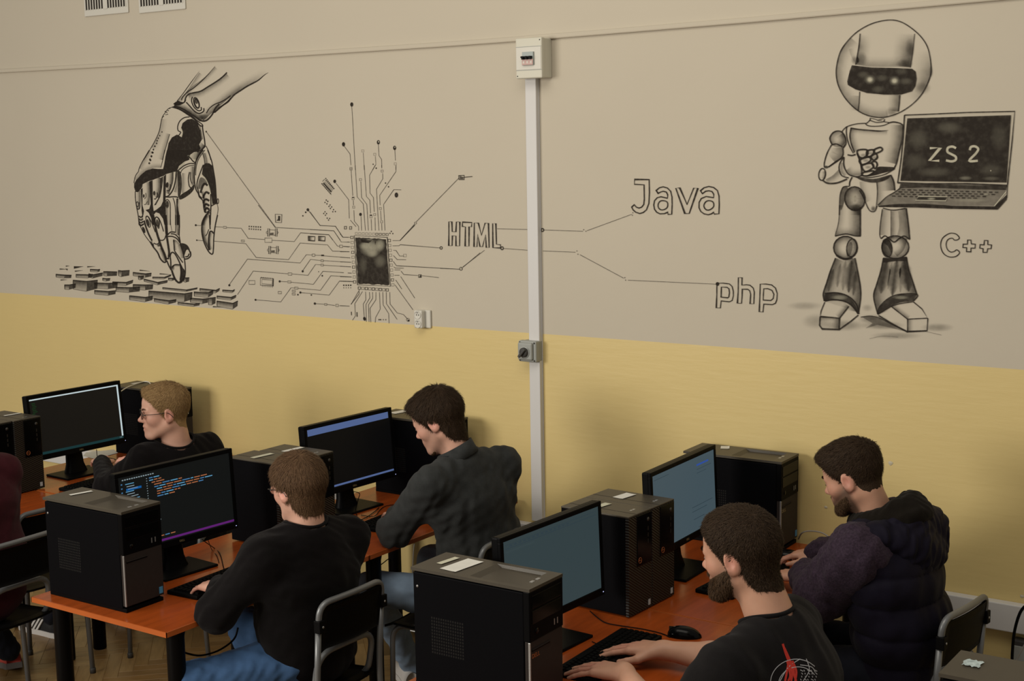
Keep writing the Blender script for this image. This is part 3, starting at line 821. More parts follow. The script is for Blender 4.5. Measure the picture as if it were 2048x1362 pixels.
class Mural:
    layer = 0; damp = 1.0
    def __init__(s): s.V = []; s.F = []; s.C = []
    def frame(s, ox, oy, k): s.o = (ox, oy); s.k = k
    def px(s, pts): return [np.array((s.o[0] + p[0]/s.k, s.o[1] + p[1]/s.k)) for p in pts]
    def _off(s):
        Mural.layer += 1
        return .0006 + Mural.layer*3e-6
    def rows(s, rows, cols, alphas):
        """rows: list of cross-sections (each a list of pixel points); one colour, alpha per column (or per row and column)"""
        off = s._off(); b = len(s.V); n = len(rows[0])
        for i, r in enumerate(rows):
            al = alphas[i] if hasattr(alphas[0], '__len__') else alphas
            for p, a in zip(r, al):
                s.V.append(wall(p[0], p[1], off)); s.C.append((*cols, a))
        for i in range(len(rows)-1):
            for j in range(n-1): s.F.append((b+i*n+j, b+i*n+j+1, b+(i+1)*n+j+1, b+(i+1)*n+j))
    def line(s, pts, w=2.0, a=1.0, col=DARK, smooth=False, closed=False, taper=0, soft=.35, raw=False):
        """brush line of width w (source pixels)"""
        P = [np.array(p, float) for p in pts] if raw else s.px(pts)
        if smooth and len(P) > 2: P = crom(P, 5, closed)
        if closed: P = list(P) + [P[0]]
        n = len(P); rows = []; al = []
        for i in range(n):
            A = P[i-1] if i else (P[-2] if closed else P[0]); B = P[i+1] if i < n-1 else (P[1] if closed else P[-1])
            t = B - A; t = t/(np.linalg.norm(t)+1e-9); nn = np.array((-t[1], t[0]))
            # mitre
            f = 1.0
            if 0 < i < n-1 or closed:
                d1 = P[i]-A; d1 = d1/(np.linalg.norm(d1)+1e-9); f = min(1.6, 1/max(.55, abs(d1 @ t)))
            k = 1.0
            if taper:
                u = i/(n-1)
                if taper & 1: k *= min(1, u*3.0+.12)
                if taper & 2: k *= min(1, (1-u)*3.0+.12)
            h = w*.5*k*f
            rows.append([P[i]-nn*h*(1+soft), P[i]-nn*h*(1-soft), P[i]+nn*h*(1-soft), P[i]+nn*h*(1+soft)])
        s.rows(rows, col, (0, a, a, 0))
    def shade(s, pts, wid, a=.6, side=1, col=DARK, smooth=True, closed=False, fade=0):
        """wash that is darkest on the line and fades out over wid pixels to its right (side=1) or left (-1)"""
        P = s.px(pts)
        if smooth and len(P) > 2: P = crom(P, 5, closed)
        if closed: P = list(P) + [P[0]]
        n = len(P); rows = []; als = []
        for i in range(n):
            A = P[max(i-1, 0)]; B = P[min(i+1, n-1)]
            t = B-A; t = t/(np.linalg.norm(t)+1e-9); nn = np.array((-t[1], t[0]))*side
            u = i/(n-1); k = 1.0
            if fade & 1: k *= min(1, u*2.5)
            if fade & 2: k *= min(1, (1-u)*2.5)
            a_ = a*s.damp; rows.append([P[i], P[i]+nn*wid*.3, P[i]+nn*wid*.65, P[i]+nn*wid]); als.append((a_*k, a_*k*.68, a_*k*.24, 0))
        s.rows(rows, col, als)
    def fill(s, pts, a=1.0, col=DARK, smooth=False, raw=False):
        P = [np.array(p, float) for p in pts] if raw else s.px(pts)
        if smooth: P = crom(P, 4, True)
        off = s._off(); b = len(s.V)
        for p in P: s.V.append(wall(p[0], p[1], off)); s.C.append((*col, a))
        for t in tessellate_polygon([[Vector((p[0], p[1], 0)) for p in P]]): s.F.append(tuple(b+i for i in t))
    def blob(s, c, rx, ry, a=.5, col=DARK, rot=0):
        """soft round wash"""
        c = s.px([c])[0]; off = s._off(); b = len(s.V); n = 20
        s.V.append(wall(c[0], c[1], off)); s.C.append((*col, a))
        for ring, (f, aa) in enumerate(((.45, .75), (.75, .3), (1, 0))):
            for k in range(n):
                th = 2*pi*k/n; x, y = rx/s.k*f*cos(th), ry/s.k*f*sin(th)
                s.V.append(wall(c[0]+x*cos(rot)-y*sin(rot), c[1]+x*sin(rot)+y*cos(rot), off)); s.C.append((*col, a*aa))
        for k in range(n):
            k2 = (k+1) % n
            s.F.append((b, b+1+k, b+1+k2))
            for r in (0, 1): s.F.append((b+1+r*n+k, b+1+(r+1)*n+k, b+1+(r+1)*n+k2, b+1+r*n+k2))
    def ell(s, c, rx, ry, rot=0, n=18):
        return [(c[0]+rx*cos(t)*cos(rot)-ry*sin(t)*sin(rot), c[1]+rx*cos(t)*sin(rot)+ry*sin(t)*cos(rot)) for t in np.linspace(0, 2*pi, n+1)[:-1]]
    def ring(s, c, rx, ry=None, w=1.5, a=1, rot=0): s.line(s.ell(c, rx, ry or rx, rot), w, a, closed=True)
    def dot(s, c, rx, ry=None, a=1, rot=0, col=DARK): s.fill(s.ell(c, rx, ry or rx, rot, 12), a, col)
    def build(s, name, label):
        me = bpy.data.meshes.new(name); me.from_pydata(s.V, [], s.F)
        at = me.color_attributes.new('paint', 'FLOAT_COLOR', 'POINT')
        at.data.foreach_set('color', np.array(s.C, dtype=np.float32).ravel())
        me.materials.append(MATS['ink_paint']); me.update()
        o = bpy.data.objects.new(name, me); COL.objects.link(o); o.parent = wall_o
        o['label'] = label
        return o

# ---------------------------------------------------------------- robot hand
h = Mural()
h.frame(260, 120, 6.81)
h.shade([(640, 560), (760, 440), (940, 170)], 9, .35, 1)
h.shade([(760, 440), (860, 350), (1010, 240), (1155, 90)], 9, .4, 1)
h.shade([(790, 470), (940, 430), (1090, 340), (1200, 270), (1310, 180)], 13, .5, 1)
h.shade([(1000, 825), (1150, 690), (1300, 560), (1420, 470), (1560, 380), (1720, 280), (1880, 180)], 16, .55, -1, fade=2)
h.fill([(590, 600), (625, 570), (660, 555), (700, 575), (745, 580), (690, 610), (640, 620)], .97, smooth=True)
h.shade([(600, 625), (760, 690), (880, 760), (960, 830)], 12, .75, -1)
h.line([(640, 560), (720, 460), (820, 320), (945, 150)], 1.6, .85, smooth=True, taper=2)
h.line([(700, 550), (720, 500), (790, 430), (860, 385), (960, 300), (1060, 200), (1160, 80)], 2.0, .9, smooth=True, taper=2)
h.line([(745, 575), (760, 510), (800, 465), (870, 445), (960, 425), (1060, 365), (1180, 290), (1260, 230), (1320, 170)], 2.6, .95, smooth=True)
h.line([(690, 575), (730, 580), (760, 540)], 2.2, .9, smooth=True)
h.line([(600, 622), (700, 660), (790, 710), (880, 770), (960, 830)], 3.0, 1, smooth=True)
h.line([(960, 825), (1010, 832), (1060, 810), (1120, 740), (1160, 660), (1215, 600)], 3.0, 1, smooth=True)
h.line([(1150, 715), (1260, 620), (1345, 555), (1420, 475), (1500, 420), (1600, 355), (1740, 280), (1830, 205), (1885, 170)], 2.8, .95, smooth=True, taper=2)
h.line([(1040, 725), (1080, 660), (1150, 605), (1240, 570), (1310, 530), (1370, 485)], 2.0, .9, smooth=True)
h.fill([(1130, 720), (1190, 650), (1290, 590), (1380, 500), (1350, 570), (1250, 640), (1165, 712)], .7, smooth=True)
h.blob((990, 780), 90, 55, .6)
h.ring((905, 585), 34, 76, 2.0, 1, -.32); h.ring((908, 590), 24, 62, 1.5, .9, -.32); h.dot((900, 560), 20, 42, .7, -.32)
h.line([(850, 500), (838, 560), (870, 640), (930, 690), (970, 680), (968, 640)], 2.2, .95, smooth=True)
h.line([(765, 575), (820, 635), (880, 700), (940, 728), (1000, 700), (1005, 655)], 2.4, .95, smooth=True)
# back of the hand
h.line([(580, 640), (520, 665), (470, 730), (440, 780), (415, 880), (400, 960), (360, 1060), (290, 1190), (185, 1362)], 1.5, .85, smooth=True)
for q in ((540, 660), (520, 690), (500, 715), (480, 700), (490, 745), (455, 770), (440, 780), (510, 740)): h.dot(q, 9, 7, .8)
h.line([(575, 640), (680, 675), (790, 745), (880, 810), (950, 890), (985, 900)], 2.6, 1, smooth=True)
h.line([(590, 632), (720, 690), (830, 755), (920, 830), (985, 880), (988, 915)], 2.0, .95, smooth=True)
h.line([(985, 900), (995, 980), (1015, 1090), (1022, 1180)], 2.4, 1, smooth=True)
h.line([(950, 900), (975, 1000), (990, 1080)], 1.2, .7, smooth=True)
h.line([(810, 775), (740, 785), (680, 830), (650, 900), (655, 960), (690, 985), (660, 1030)], 2.0, .95, smooth=True)
h.line([(540, 1010), (500, 1150), (440, 1362)], 1.4, .7, smooth=True)
h.shade([(540, 1010), (500, 1150), (440, 1362)], 10, .35, 1)
h.shade([(420, 800), (410, 900), (370, 1040), (290, 1190)], 14, .25, -1)
h.fill([(845, 800), (780, 810), (715, 860), (695, 930), (720, 985), (700, 1050), (640, 1015), (570, 1055), (525, 1130), (500, 1250), (480, 1362), (800, 1362), (820, 1290), (890, 1240), (930, 1260), (960, 1200), (940, 1150), (980, 1080), (960, 960), (915, 850)], .98)
h.line([(700, 1050), (715, 985), (695, 930)], 1.4, .9, LITE, True)
h.shade([(1020, 1170), (950, 1250), (910, 1362)], 14, .7, 1)
for i, q in enumerate(((435, 980), (405, 1030), (385, 1065), (368, 1100), (362, 1135), (338, 1175), (318, 1220), (310, 1262), (292, 1310), (272, 1355))): h.dot(q, 8+i*.6, 10+i*.5, .85)
h.line([(1035, 1170), (1075, 1260), (1100, 1362)], 1.8, .85, smooth=True)
h.line([(1022, 1175), (965, 1240), (920, 1330), (905, 1362)], 2.8, 1, smooth=True)
# middle: palm band, knuckles, thumb (second crop)
h.frame(250, 300, 9.08)
h.shade([(440, 0), (330, 190), (255, 330)], 10, .3, -1)
h.line([(440, 0), (380, 100), (310, 220), (258, 330), (245, 390)], 1.6, .85, smooth=True)
for q in ((495, 45), (478, 115), (460, 185), (440, 240)): h.dot(q, 18, 20, .85)
h.line([(720, 0), (690, 160), (650, 320)], 1.4, .8)
h.shade([(650, 320), (500, 330), (330, 420), (210, 560)], 10, .35, 1)
h.fill([(760, 0), (735, 110), (705, 290), (690, 345), (600, 345), (500, 335), (380, 375), (290, 450), (200, 550), (165, 610), (165, 680), (190, 760), (235, 765), (310, 680), (320, 620), (420, 570), (500, 545), (640, 490), (700, 470), (740, 440), (870, 400), (940, 390), (980, 290), (1080, 210), (1165, 180), (1170, 130), (1120, 90), (1180, 70), (1230, 40), (1320, 30), (1400, 0)], .98)
h.line([(245, 390), (190, 470), (160, 600)], 1.5, .85, smooth=True)
h.fill([(1130, 110), (1190, 90), (1250, 50), (1310, 40), (1290, 150), (1260, 220)], .28, LITE, smooth=True)
h.line([(1140, 110), (1190, 150), (1230, 200), (1280, 235)], 2.2, 1, smooth=True)
h.fill([(970, 340), (1000, 280), (1080, 215), (1080, 250), (1010, 320)], .55, LITE, smooth=True)
# thumb
h.line([(1420, 0), (1350, 90), (1290, 200), (1265, 330), (1255, 470), (1262, 600)], 2.6, 1, smooth=True)
h.line([(1450, 0), (1375, 100), (1320, 200), (1290, 320), (1282, 460)], 1.6, .9, smooth=True)
h.line([(1500, 0), (1545, 120), (1580, 230), (1610, 400), (1640, 600), (1655, 850), (1665, 960)], 2.2, .95, smooth=True)
h.shade([(1400, 60), (1430, 170), (1440, 260)], 7, .8, -1)
h.shade([(1440, 60), (1470, 170), (1480, 250)], 5, .5, -1)
h.fill([(1420, 270), (1470, 238), (1530, 240), (1590, 290), (1620, 450), (1645, 700), (1660, 960), (1590, 985), (1570, 900), (1555, 800), (1530, 680), (1490, 570), (1410, 455), (1395, 440)], .98)
h.line([(1400, 460), (1460, 520), (1520, 650), (1555, 800), (1580, 990)], 1.6, .8, LITE, True)
h.line([(1420, 270), (1370, 400), (1320, 540), (1305, 650), (1330, 740), (1350, 830), (1395, 870)], 2.2, .95, smooth=True)
h.line([(1262, 600), (1290, 720), (1330, 790), (1350, 850), (1400, 900)], 2.4, 1, smooth=True)
h.fill([(1370, 500), (1440, 520), (1490, 600), (1440, 640), (1380, 700), (1330, 700), (1330, 600)], .55, smooth=True)
for k, (x0, y0, x1, y1) in enumerate(((1375, 740, 1500, 630), (1420, 840, 1530, 780), (1425, 930, 1530, 910), (1440, 1010, 1530, 1000), (1450, 1090, 1530, 1070))):
    h.line([(x0, y0+40), (x0+10, y0-15), ((x0+x1)/2, y1-15), (x1, y1+15)], 4.0, .95, smooth=True)
h.shade([(1380, 760), (1420, 900), (1440, 1100)], 8, .6, -1)
h.line([(1350, 830), (1400, 900), (1420, 960), (1430, 1060), (1455, 1140)], 2.2, .9, smooth=True)
h.ring((1685, 930), 14, 45, 1.5, .9)
h.line([(1560, 1020), (1640, 975), (1670, 970)], 2.2, .95); h.line([(1455, 1140), (1500, 1120), (1545, 1090)], 2, .95)
h.line([(1555, 800), (1560, 1000), (1545, 1362)], 2.4, .95); h.line([(1670, 970), (1690, 1080), (1660, 1250), (1640, 1362)], 1.4, .7, smooth=True)
h.shade([(1530, 1120), (1440, 1240), (1400, 1362)], 7, .7, -1); h.line([(1530, 1110), (1460, 1200), (1410, 1300), (1395, 1362)], 3.2, 1, smooth=True)
# thumb web
h.line([(940, 390), (1000, 340), (1080, 280), (1180, 245), (1265, 250)], 2.2, .95, smooth=True)
h.line([(1010, 420), (1030, 370), (1090, 320), (1180, 285), (1255, 280)], 1.6, .9, smooth=True)
h.fill([(950, 400), (1000, 390), (1030, 520), (1030, 680), (1010, 800), (985, 860), (960, 830), (960, 600)], .8, smooth=True)
h.shade([(1035, 420), (1040, 600), (1030, 780)], 8, .4, -1)
h.fill([(980, 870), (1030, 800), (1130, 740), (1190, 690), (1250, 630), (1255, 700), (1200, 780), (1110, 850), (1010, 900)], .92, smooth=True)
h.line([(1170, 400), (1150, 520), (1165, 650), (1200, 690)], 2.2, .9, smooth=True); h.line([(1190, 400), (1185, 520), (1215, 610)], 1.6, .85, smooth=True)
h.shade([(1250, 300), (1240, 450), (1250, 640)], 8, .6, 1)
# fingers
h.fill([(285, 710), (320, 690), (315, 1000), (345, 1110), (320, 1240), (300, 1100), (295, 900)], .95)
h.fill([(440, 570), (500, 550), (505, 1000), (520, 1110), (560, 1090), (650, 1020), (690, 930), (700, 480), (745, 440), (735, 900), (745, 1362), (715, 1362), (690, 1250), (620, 1150), (560, 1130), (510, 1190), (530, 1362), (500, 1362), (470, 1230), (430, 1140), (370, 1090), (440, 1070), (465, 980)], .95)
h.fill([(640, 510), (690, 480), (690, 560), (670, 700), (640, 850), (560, 1000), (525, 1005), (600, 880), (640, 700)], .85)
h.shade([(450, 580), (455, 800), (440, 1000)], 9, .7, 1); h.shade([(640, 500), (640, 700), (600, 870)], 10, .7, 1); h.shade([(880, 400), (860, 600), (800, 800)], 10, .75, 1)
h.line([(185, 750), (190, 900), (215, 1060), (240, 1200), (255, 1362)], 1.8, .9, smooth=True)
h.shade([(280, 730), (285, 900), (270, 1080)], 9, .6, 1)
h.ring((225, 985), 20, 45, 1.5, .9, -.1); h.line([(260, 950), (270, 1030), (240, 1080), (215, 1050)], 1.6, .9, smooth=True)
h.dot((340, 835), 16, 34, .95); h.line([(375, 780), (380, 850), (350, 890)], 1.4, .8, smooth=True); h.line([(410, 930), (370, 990), (345, 985)], 1.3, .7, smooth=True)
h.dot((530, 785), 22, 42, .85); h.line([(580, 770), (590, 830), (550, 890), (530, 880)], 1.8, .9, smooth=True)
h.dot((765, 635), 26, 52, .95, .1); h.line([(820, 620), (830, 690), (790, 740), (755, 735)], 1.8, .9, smooth=True)
h.line([(930, 390), (915, 560), (870, 720), (790, 830), (730, 850)], 2.6, .95, smooth=True)
h.line([(870, 410), (870, 560), (820, 720)], 1.4, .6, smooth=True)
h.shade([(935, 400), (930, 600), (890, 760)], 9, .45, -1)
h.line([(740, 850), (800, 855), (850, 850), (930, 850), (965, 870)], 2.4, .95, smooth=True)
h.ring((765, 990), 24, 60, 1.4, .9); h.dot((765, 985), 20, 52, .75)
h.line([(730, 940), (760, 900), (800, 930), (820, 1020), (820, 1362)], 1.8, .9, smooth=True)
h.line([(870, 870), (900, 960), (915, 1100), (915, 1362)], 1.8, .85, smooth=True)
h.shade([(930, 880), (930, 1100), (935, 1362)], 8, .6, -1)
h.fill([(935, 880), (965, 880), (955, 1000), (990, 1200), (995, 1362), (940, 1362), (930, 1100)], .85)
h.shade([(740, 1000), (745, 1200), (750, 1362)], 7, .5, -1)
for k in range(4): h.line([(248+4*k, 1200+52*k), (290, 1222+50*k), (320+5*k, 1195+50*k)], 3, .85, smooth=True)
h.ring((420, 1300), 34, 105, 1.8, .9, -.25); h.ring((585, 1300), 38, 85, 1.8, .9, -.2)
# fingertips (third crop)
h.frame(250, 430, 9.08)
h.dot((418, 135), 22, 68, .85, -.25); h.dot((595, 165), 28, 92, .75, -.2); h.dot((340, 270), 24, 62, .95, -.35)
h.line([(250, 150), (290, 185), (345, 160)], 2.4, .9, smooth=True); h.line([(250, 60), (260, 150)], 1.6, .9)
h.line([(255, 150), (290, 230), (350, 350), (420, 450), (470, 510), (520, 590)], 1.6, .85, smooth=True)
h.line([(345, 100), (380, 220), (430, 350), (490, 470)], 3.2, .95, smooth=True)
h.line([(370, 40), (420, 30), (480, 130), (530, 260), (550, 310)], 1.8, .9, smooth=True)
h.line([(510, 0), (540, 150), (570, 300), (610, 430), (660, 580), (720, 720), (745, 800)], 4.2, 1, smooth=True)
h.line([(530, 100), (560, 40), (610, 60), (660, 170), (700, 300)], 2, .9, smooth=True)
h.line([(700, 0), (735, 150), (750, 330), (775, 500), (800, 680), (790, 760)], 4.0, 1, smooth=True)
h.line([(440, 490), (500, 490)], 1.6, .9); h.line([(520, 510), (570, 530), (610, 510), (620, 470)], 2, .95, smooth=True)
h.line([(625, 455), (680, 460), (720, 430), (740, 370)], 2, .95, smooth=True)
h.line([(465, 500), (520, 590), (590, 680), (640, 790), (700, 855), (740, 850), (745, 800)], 2.8, .95, smooth=True)
h.fill([(470, 500), (520, 520), (525, 580), (490, 560)], .8); h.blob((610, 550), 40, 35, .8)
h.shade([(660, 590), (710, 720), (745, 830)], 7, .7, 1)
h.line([(745, 790), (780, 790), (800, 740)], 2.4, .95, smooth=True); h.blob((785, 790), 30, 25, .8)
h.line([(745, 0), (760, 200), (770, 360)], 2.6, 1); h.line([(820, 0), (830, 180), (850, 290)], 1.2, .6); h.line([(915, 0), (920, 200), (915, 310)], 1.4, .8)
h.fill([(950, 0), (995, 0), (998, 200), (990, 400), (965, 360), (970, 200)], .9); h.shade([(950, 0), (960, 200), (965, 360)], 6, .6, 1)
h.line([(770, 365), (830, 310), (920, 315)], 2.4, .95, smooth=True); h.line([(775, 390), (860, 390), (940, 430), (1000, 510)], 2.4, .95, smooth=True)
h.line([(830, 340), (900, 350), (960, 400), (1000, 480)], 2.2, .95, smooth=True); h.line([(985, 390), (1000, 480), (1005, 520)], 2, .95)
h.line([(880, 450), (890, 560), (900, 650), (960, 740), (1010, 810), (1050, 865)], 2.2, .9, smooth=True); h.shade([(885, 460), (890, 560), (900, 640)], 5, .6, -1)
h.shade([(880, 440), (940, 470), (1000, 540)], 6, .5, 1)
h.line([(1000, 520), (1040, 640), (1070, 760), (1090, 900), (1095, 1050), (1080, 1140)], 2.2, .95, smooth=True)
h.shade([(1000, 540), (1040, 660), (1065, 780)], 8, .5, 1)
h.line([(760, 830), (800, 930), (850, 1010)], 2.6, .95, smooth=True)
h.line([(830, 1000), (830, 850), (820, 740), (850, 680), (900, 700), (960, 800), (1000, 900), (1015, 1050), (1000, 1180)], 2.6, .95, smooth=True)
h.line([(850, 1010), (880, 1100), (920, 1180), (970, 1225), (1020, 1215), (1070, 1150)], 3.6, 1, smooth=True)
h.shade([(835, 980), (850, 930), (900, 900), (990, 905)], 5, .7, 1); h.line([(860, 950), (890, 910), (930, 900), (990, 905)], 2.2, .85, smooth=True)
h.blob((870, 960), 35, 60, .6)
h.fill([(990, 850), (1020, 900), (1050, 960), (1080, 1000), (1090, 1080), (1060, 1170), (1010, 1220), (985, 1210), (1010, 1150), (1020, 1050), (1010, 940)], .92, smooth=True)
h.fill([(1000, 520), (1080, 520), (1140, 560), (1180, 640), (1195, 740), (1150, 640), (1110, 640), (1070, 740), (1040, 640)], .92, smooth=True)
h.line([(1080, 800), (1140, 790), (1190, 740), (1185, 660)], 2.6, .95, smooth=True); h.line([(1090, 760), (1140, 750), (1165, 700)], 2.6, .9, smooth=True)
# thumb tip
h.shade([(1460, 0), (1405, 120), (1395, 280), (1430, 450), (1520, 640)], 9, .85, -1)
h.line([(1470, 0), (1410, 110), (1392, 280), (1420, 450), (1480, 600), (1540, 690), (1590, 705), (1605, 600), (1612, 400), (1640, 180), (1680, 0)], 2.4, .95, smooth=True)
h.line([(1530, 0), (1545, 260)], 2.2, .95); h.line([(1520, 260), (1490, 340), (1460, 380)], 1.8, .85, smooth=True)
h.line([(1525, 640), (1520, 420), (1540, 310), (1575, 300), (1610, 335)], 3, .95, smooth=True); h.shade([(1525, 640), (1525, 430), (1545, 320)], 6, .6, 1)
# painted keyboard keys under the hand
h.frame(100, 520, 5.251)
def keyblk(top, depth, a=.75, sh=True):
    (x0, y0), (x1, y1), (x2, y2) = top      # front left, front corner, right back
    h.fill([(x0, y0), (x1, y1), (x1-2, y1+depth), (x0+4, y0+depth*.9)], a*.28)
    h.fill([(x1, y1), (x2, y2), (x2-4, y2+depth*.85), (x1-2, y1+depth)], a)
    h.shade([(x0, y0), (x1, y1)], depth/5.251*.8, a*.9, 1, smooth=False)
    h.line([(x0, y0), (x1, y1), (x2, y2)], 1.7, .95); h.line([(x0+2, y0), (x0+4, y0+depth*.9)], 1.1, .8); h.line([(x0+4, y0+depth*.9), (x1-2, y1+depth)], .9, .6)
for top, d in ((((240, 212), (385, 225), (500, 212)), 105), (((465, 240), (610, 245), (710, 240)), 60), (((270, 152), (400, 155), (450, 150)), 35), (((405, 145), (450, 155), (555, 135)), 38),
               (((420, 98), (500, 102), (525, 98)), 26), (((560, 122), (600, 122), (705, 125)), 48), (((715, 110), (750, 115), (835, 110)), 62), (((870, 130), (1000, 145), (1065, 138)), 40),
               (((550, 192), (590, 196), (632, 194)), 28), (((655, 230), (800, 235), (872, 212)), 35), (((690, 285), (830, 290), (945, 285)), 52), (((870, 258), (1000, 262), (1082, 260)), 55),
               (((985, 200), (1130, 235), (1235, 215)), 28), (((1075, 180), (1200, 182), (1272, 155)), 18), (((465, 320), (612, 330), (690, 322)), 42), (((832, 375), (1000, 392), (1078, 380)), 48),
               (((1092, 405), (1245, 428), (1325, 415)), 36), (((1035, 325), (1410, 355), (1495, 340)), 85), (((1180, 290), (1430, 315), (1548, 292)), 18), (((1510, 335), (1660, 345), (1715, 318)), 50),
               (((1570, 300), (1740, 318), (1782, 298)), 30), (((1660, 402), (1700, 398), (1740, 392)), 75), (((1750, 378), (1900, 392), (1955, 370)), 30), (((1810, 315), (1915, 322), (1940, 310)), 22),
               (((1750, 430), (1920, 455), (1972, 430)), 62), (((1340, 445), (1510, 462), (1572, 455)), 26), (((1470, 400), (1600, 410), (1660, 405)), 50), (((60, 150), (150, 158), (225, 160)), 34), (((150, 262), (200, 262), (270, 250)), 50), (((925, 170), (950, 172), (985, 168)), 38), (((1240, 190), (1280, 192), (1310, 188)), 26), (((1400, 185), (1425, 188), (1462, 186)), 48)):
    keyblk(top, d)
for q in ([(100, 95), (180, 97)], [(250, 75), (350, 70)], [(390, 72), (475, 68)], [(165, 65), (205, 62)], [(260, 118), (345, 110)], [(940, 108), (1050, 118)], [(1150, 145), (1280, 155)], [(110, 210), (180, 208)], [(1710, 490), (1820, 497)]):
    h.line(q, 2.4, .8, taper=2)
h.fill([(250, 65), (350, 68), (270, 88), (250, 92)], .8); h.fill([(160, 90), (188, 92), (180, 112)], .75)
h.build('robot_hand_mural', 'ink mural of a robot hand pressing painted keyboard keys')

# ---------------------------------------------------------------- microchip and circuit lines
c = Mural()
LW = 1.0
def sq(p, s=16, w=.9, a=.65): c.line([(p[0]-s, p[1]-s), (p[0]+s, p[1]-s), (p[0]+s, p[1]+s), (p[0]-s, p[1]+s)], w, a, closed=True)
c.frame(620, 190, 9.081)
c.line([(757, 210), (770, 400), (785, 680), (800, 980), (822, 1362)], LW, .75); c.line([(620, 930), (725, 1070), (742, 1275)], LW, .75)
c.line([(965, 1050), (985, 1362)], LW, .65); c.line([(1185, 1110), (1195, 1260), (1135, 1362)], LW, .65); c.line([(1240, 900), (1250, 1100), (1298, 1170), (1302, 1310)], LW, .75)
c.line([(1540, 1000), (1550, 1190)], LW, .75); c.line([(1556, 1290), (1556, 1362)], LW, .6)
for q in ((757, 172), (607, 895), (1240, 858), (1535, 960)): c.dot(q, 28, 40, .98)
c.dot((1246, 850), 10, 16, 1, 0, LITE); c.dot((1540, 950), 9, 12, .9, 0, LITE)
for q in ((957, 1015), (1175, 1078), (1547, 1250), (742, 1330)): sq(q, 20, .8, .45)
for q in ((1145, 1258), (1200, 1328)): c.dot(q, 11, 13, .85)
c.frame(620, 330, 9.081)
for P_ in ([(745, 100), (775, 560)], [(818, 0), (855, 580), (965, 705), (1005, 1190)], [(982, 0), (1022, 570), (1085, 640), (1098, 880)], [(1185, 0), (1080, 185), (1088, 510), (1150, 590), (1165, 850)],
           [(1300, 0), (1302, 60)], [(1318, 150), (1320, 250), (1205, 440), (1225, 800), (1250, 1190)], [(1560, 0), (1558, 120), (1265, 550), (1272, 730)], [(1655, 452), (1520, 448), (1335, 715), (1345, 900), (1360, 1190)],
           [(470, 330), (700, 630), (712, 970)], [(730, 1000), (835, 1120)], [(785, 640), (788, 730)], [(795, 820), (803, 1020), (880, 1115), (882, 1190)], [(922, 300), (935, 590), (1030, 715), (1058, 1190)],
           [(925, 930), (935, 1190)], [(1108, 980), (1118, 1190)], [(1178, 950), (1185, 1190)], [(1280, 830), (1290, 1000)], [(1300, 1060), (1305, 1190)], [(0, 850), (180, 1100), (460, 1110), (590, 1310), (690, 1312)],
           [(0, 1172), (430, 1195), (545, 1362)], [(0, 1250), (340, 1268), (410, 1362)], [(1640, 1362), (1907, 1090)]):
    c.line(P_, LW, .75)
c.dot((447, 297), 25, 32, .98); c.dot((915, 897), 24, 30, .98); c.ring((1567, 545), 17, 30, 3.2, .95)
for q in ((1370, 328), (1424, 395), (1200, 57)): c.dot(q, 12, 14, .85)
for q in ((293, 637), (270, 680), (320, 660), (305, 705), (362, 725), (342, 752), (390, 762), (368, 790), (425, 810), (412, 848), (458, 845), (270, 850), (247, 880), (298, 882), (278, 912), (310, 965), (355, 970), (335, 1000), (1475, 1205), (1450, 1240), (1502, 1245)): c.dot(q, 11, 13, .85)
for q in ((915, 265), (742, 75), (780, 610), (1308, 110), (1275, 790), (1105, 940), (1172, 900), (640, 1140), (735, 1140), (792, 765), (1298, 1030)): sq(q, 19, .9, .55)
for q in ((782, 588), (1103, 910)): c.fill([(q[0]-20, q[1]-9), (q[0]+20, q[1]-9), (q[0]+20, q[1]+9), (q[0]-20, q[1]+9)], .95)
for x in range(820, 1400, 62): sq((x+20, 1245+(x-820)*.03), 20, .9, .45 if x < 1180 else .85)
c.fill([(245, 320), (270, 290), (425, 440), (385, 500)], .25); c.line([(240, 325), (385, 490)], 2.6, .9); c.line([(275, 270), (430, 430)], 1.3, .7); c.line([(225, 300), (265, 255)], 1.2, .6); c.line([(385, 540), (215, 345)], 1.4, .5)
for k in range(8): c.dot((215+22*k, 340+25*k), 10, 12, .9); c.dot((285+21*k, 245+26*k), 10, 12, .9)
# chip body
c.frame(680, 450, 6.4857)
c.line([(182, 138), (612, 160), (652, 795), (225, 775)], 1.2, .85, closed=True)
rr2 = random.Random(3); edge = []
for (a, b) in (((200, 162), (595, 182)), ((595, 182), (638, 780)), ((638, 780), (232, 760)), ((232, 760), (200, 162))):
    for k in range(16): edge.append((a[0]+(b[0]-a[0])*k/16+rr2.uniform(-5, 5), a[1]+(b[1]-a[1])*k/16+rr2.uniform(-5, 5)))
c.fill(edge, .90)
for q, rx, ry, a in (((400, 300), 150, 120, .65), ((330, 270), 90, 60, .55), ((520, 260), 70, 90, .6), ((420, 370), 80, 60, .5), ((520, 470), 90, 100, .22), ((380, 200), 60, 26, .4), ((300, 520), 60, 130, .12)):
    c.blob(q, rx, ry, a, LITE)
c.fill([(270, 190), (420, 200), (370, 235), (280, 225)], .75); c.fill([(450, 210), (466, 215), (458, 262)], .8)
for k in range(10): sq((152+4*k, 162+64*k), 16, .9, .5 if k % 3 else .9); sq((638+5*k, 200+64*k), 16, .9, .5 if k % 4 else .9)
for k in range(9): sq((250+45*k, 818+3*k), 16, 1.0, .6 if k % 2 else .9)
for x, y in ((47, 782), (78, 782), (107, 782), (136, 782)): c.dot((x, y), 9, 9, .85); c.line([(x, y+22), (x, y+40)], .9, .5)
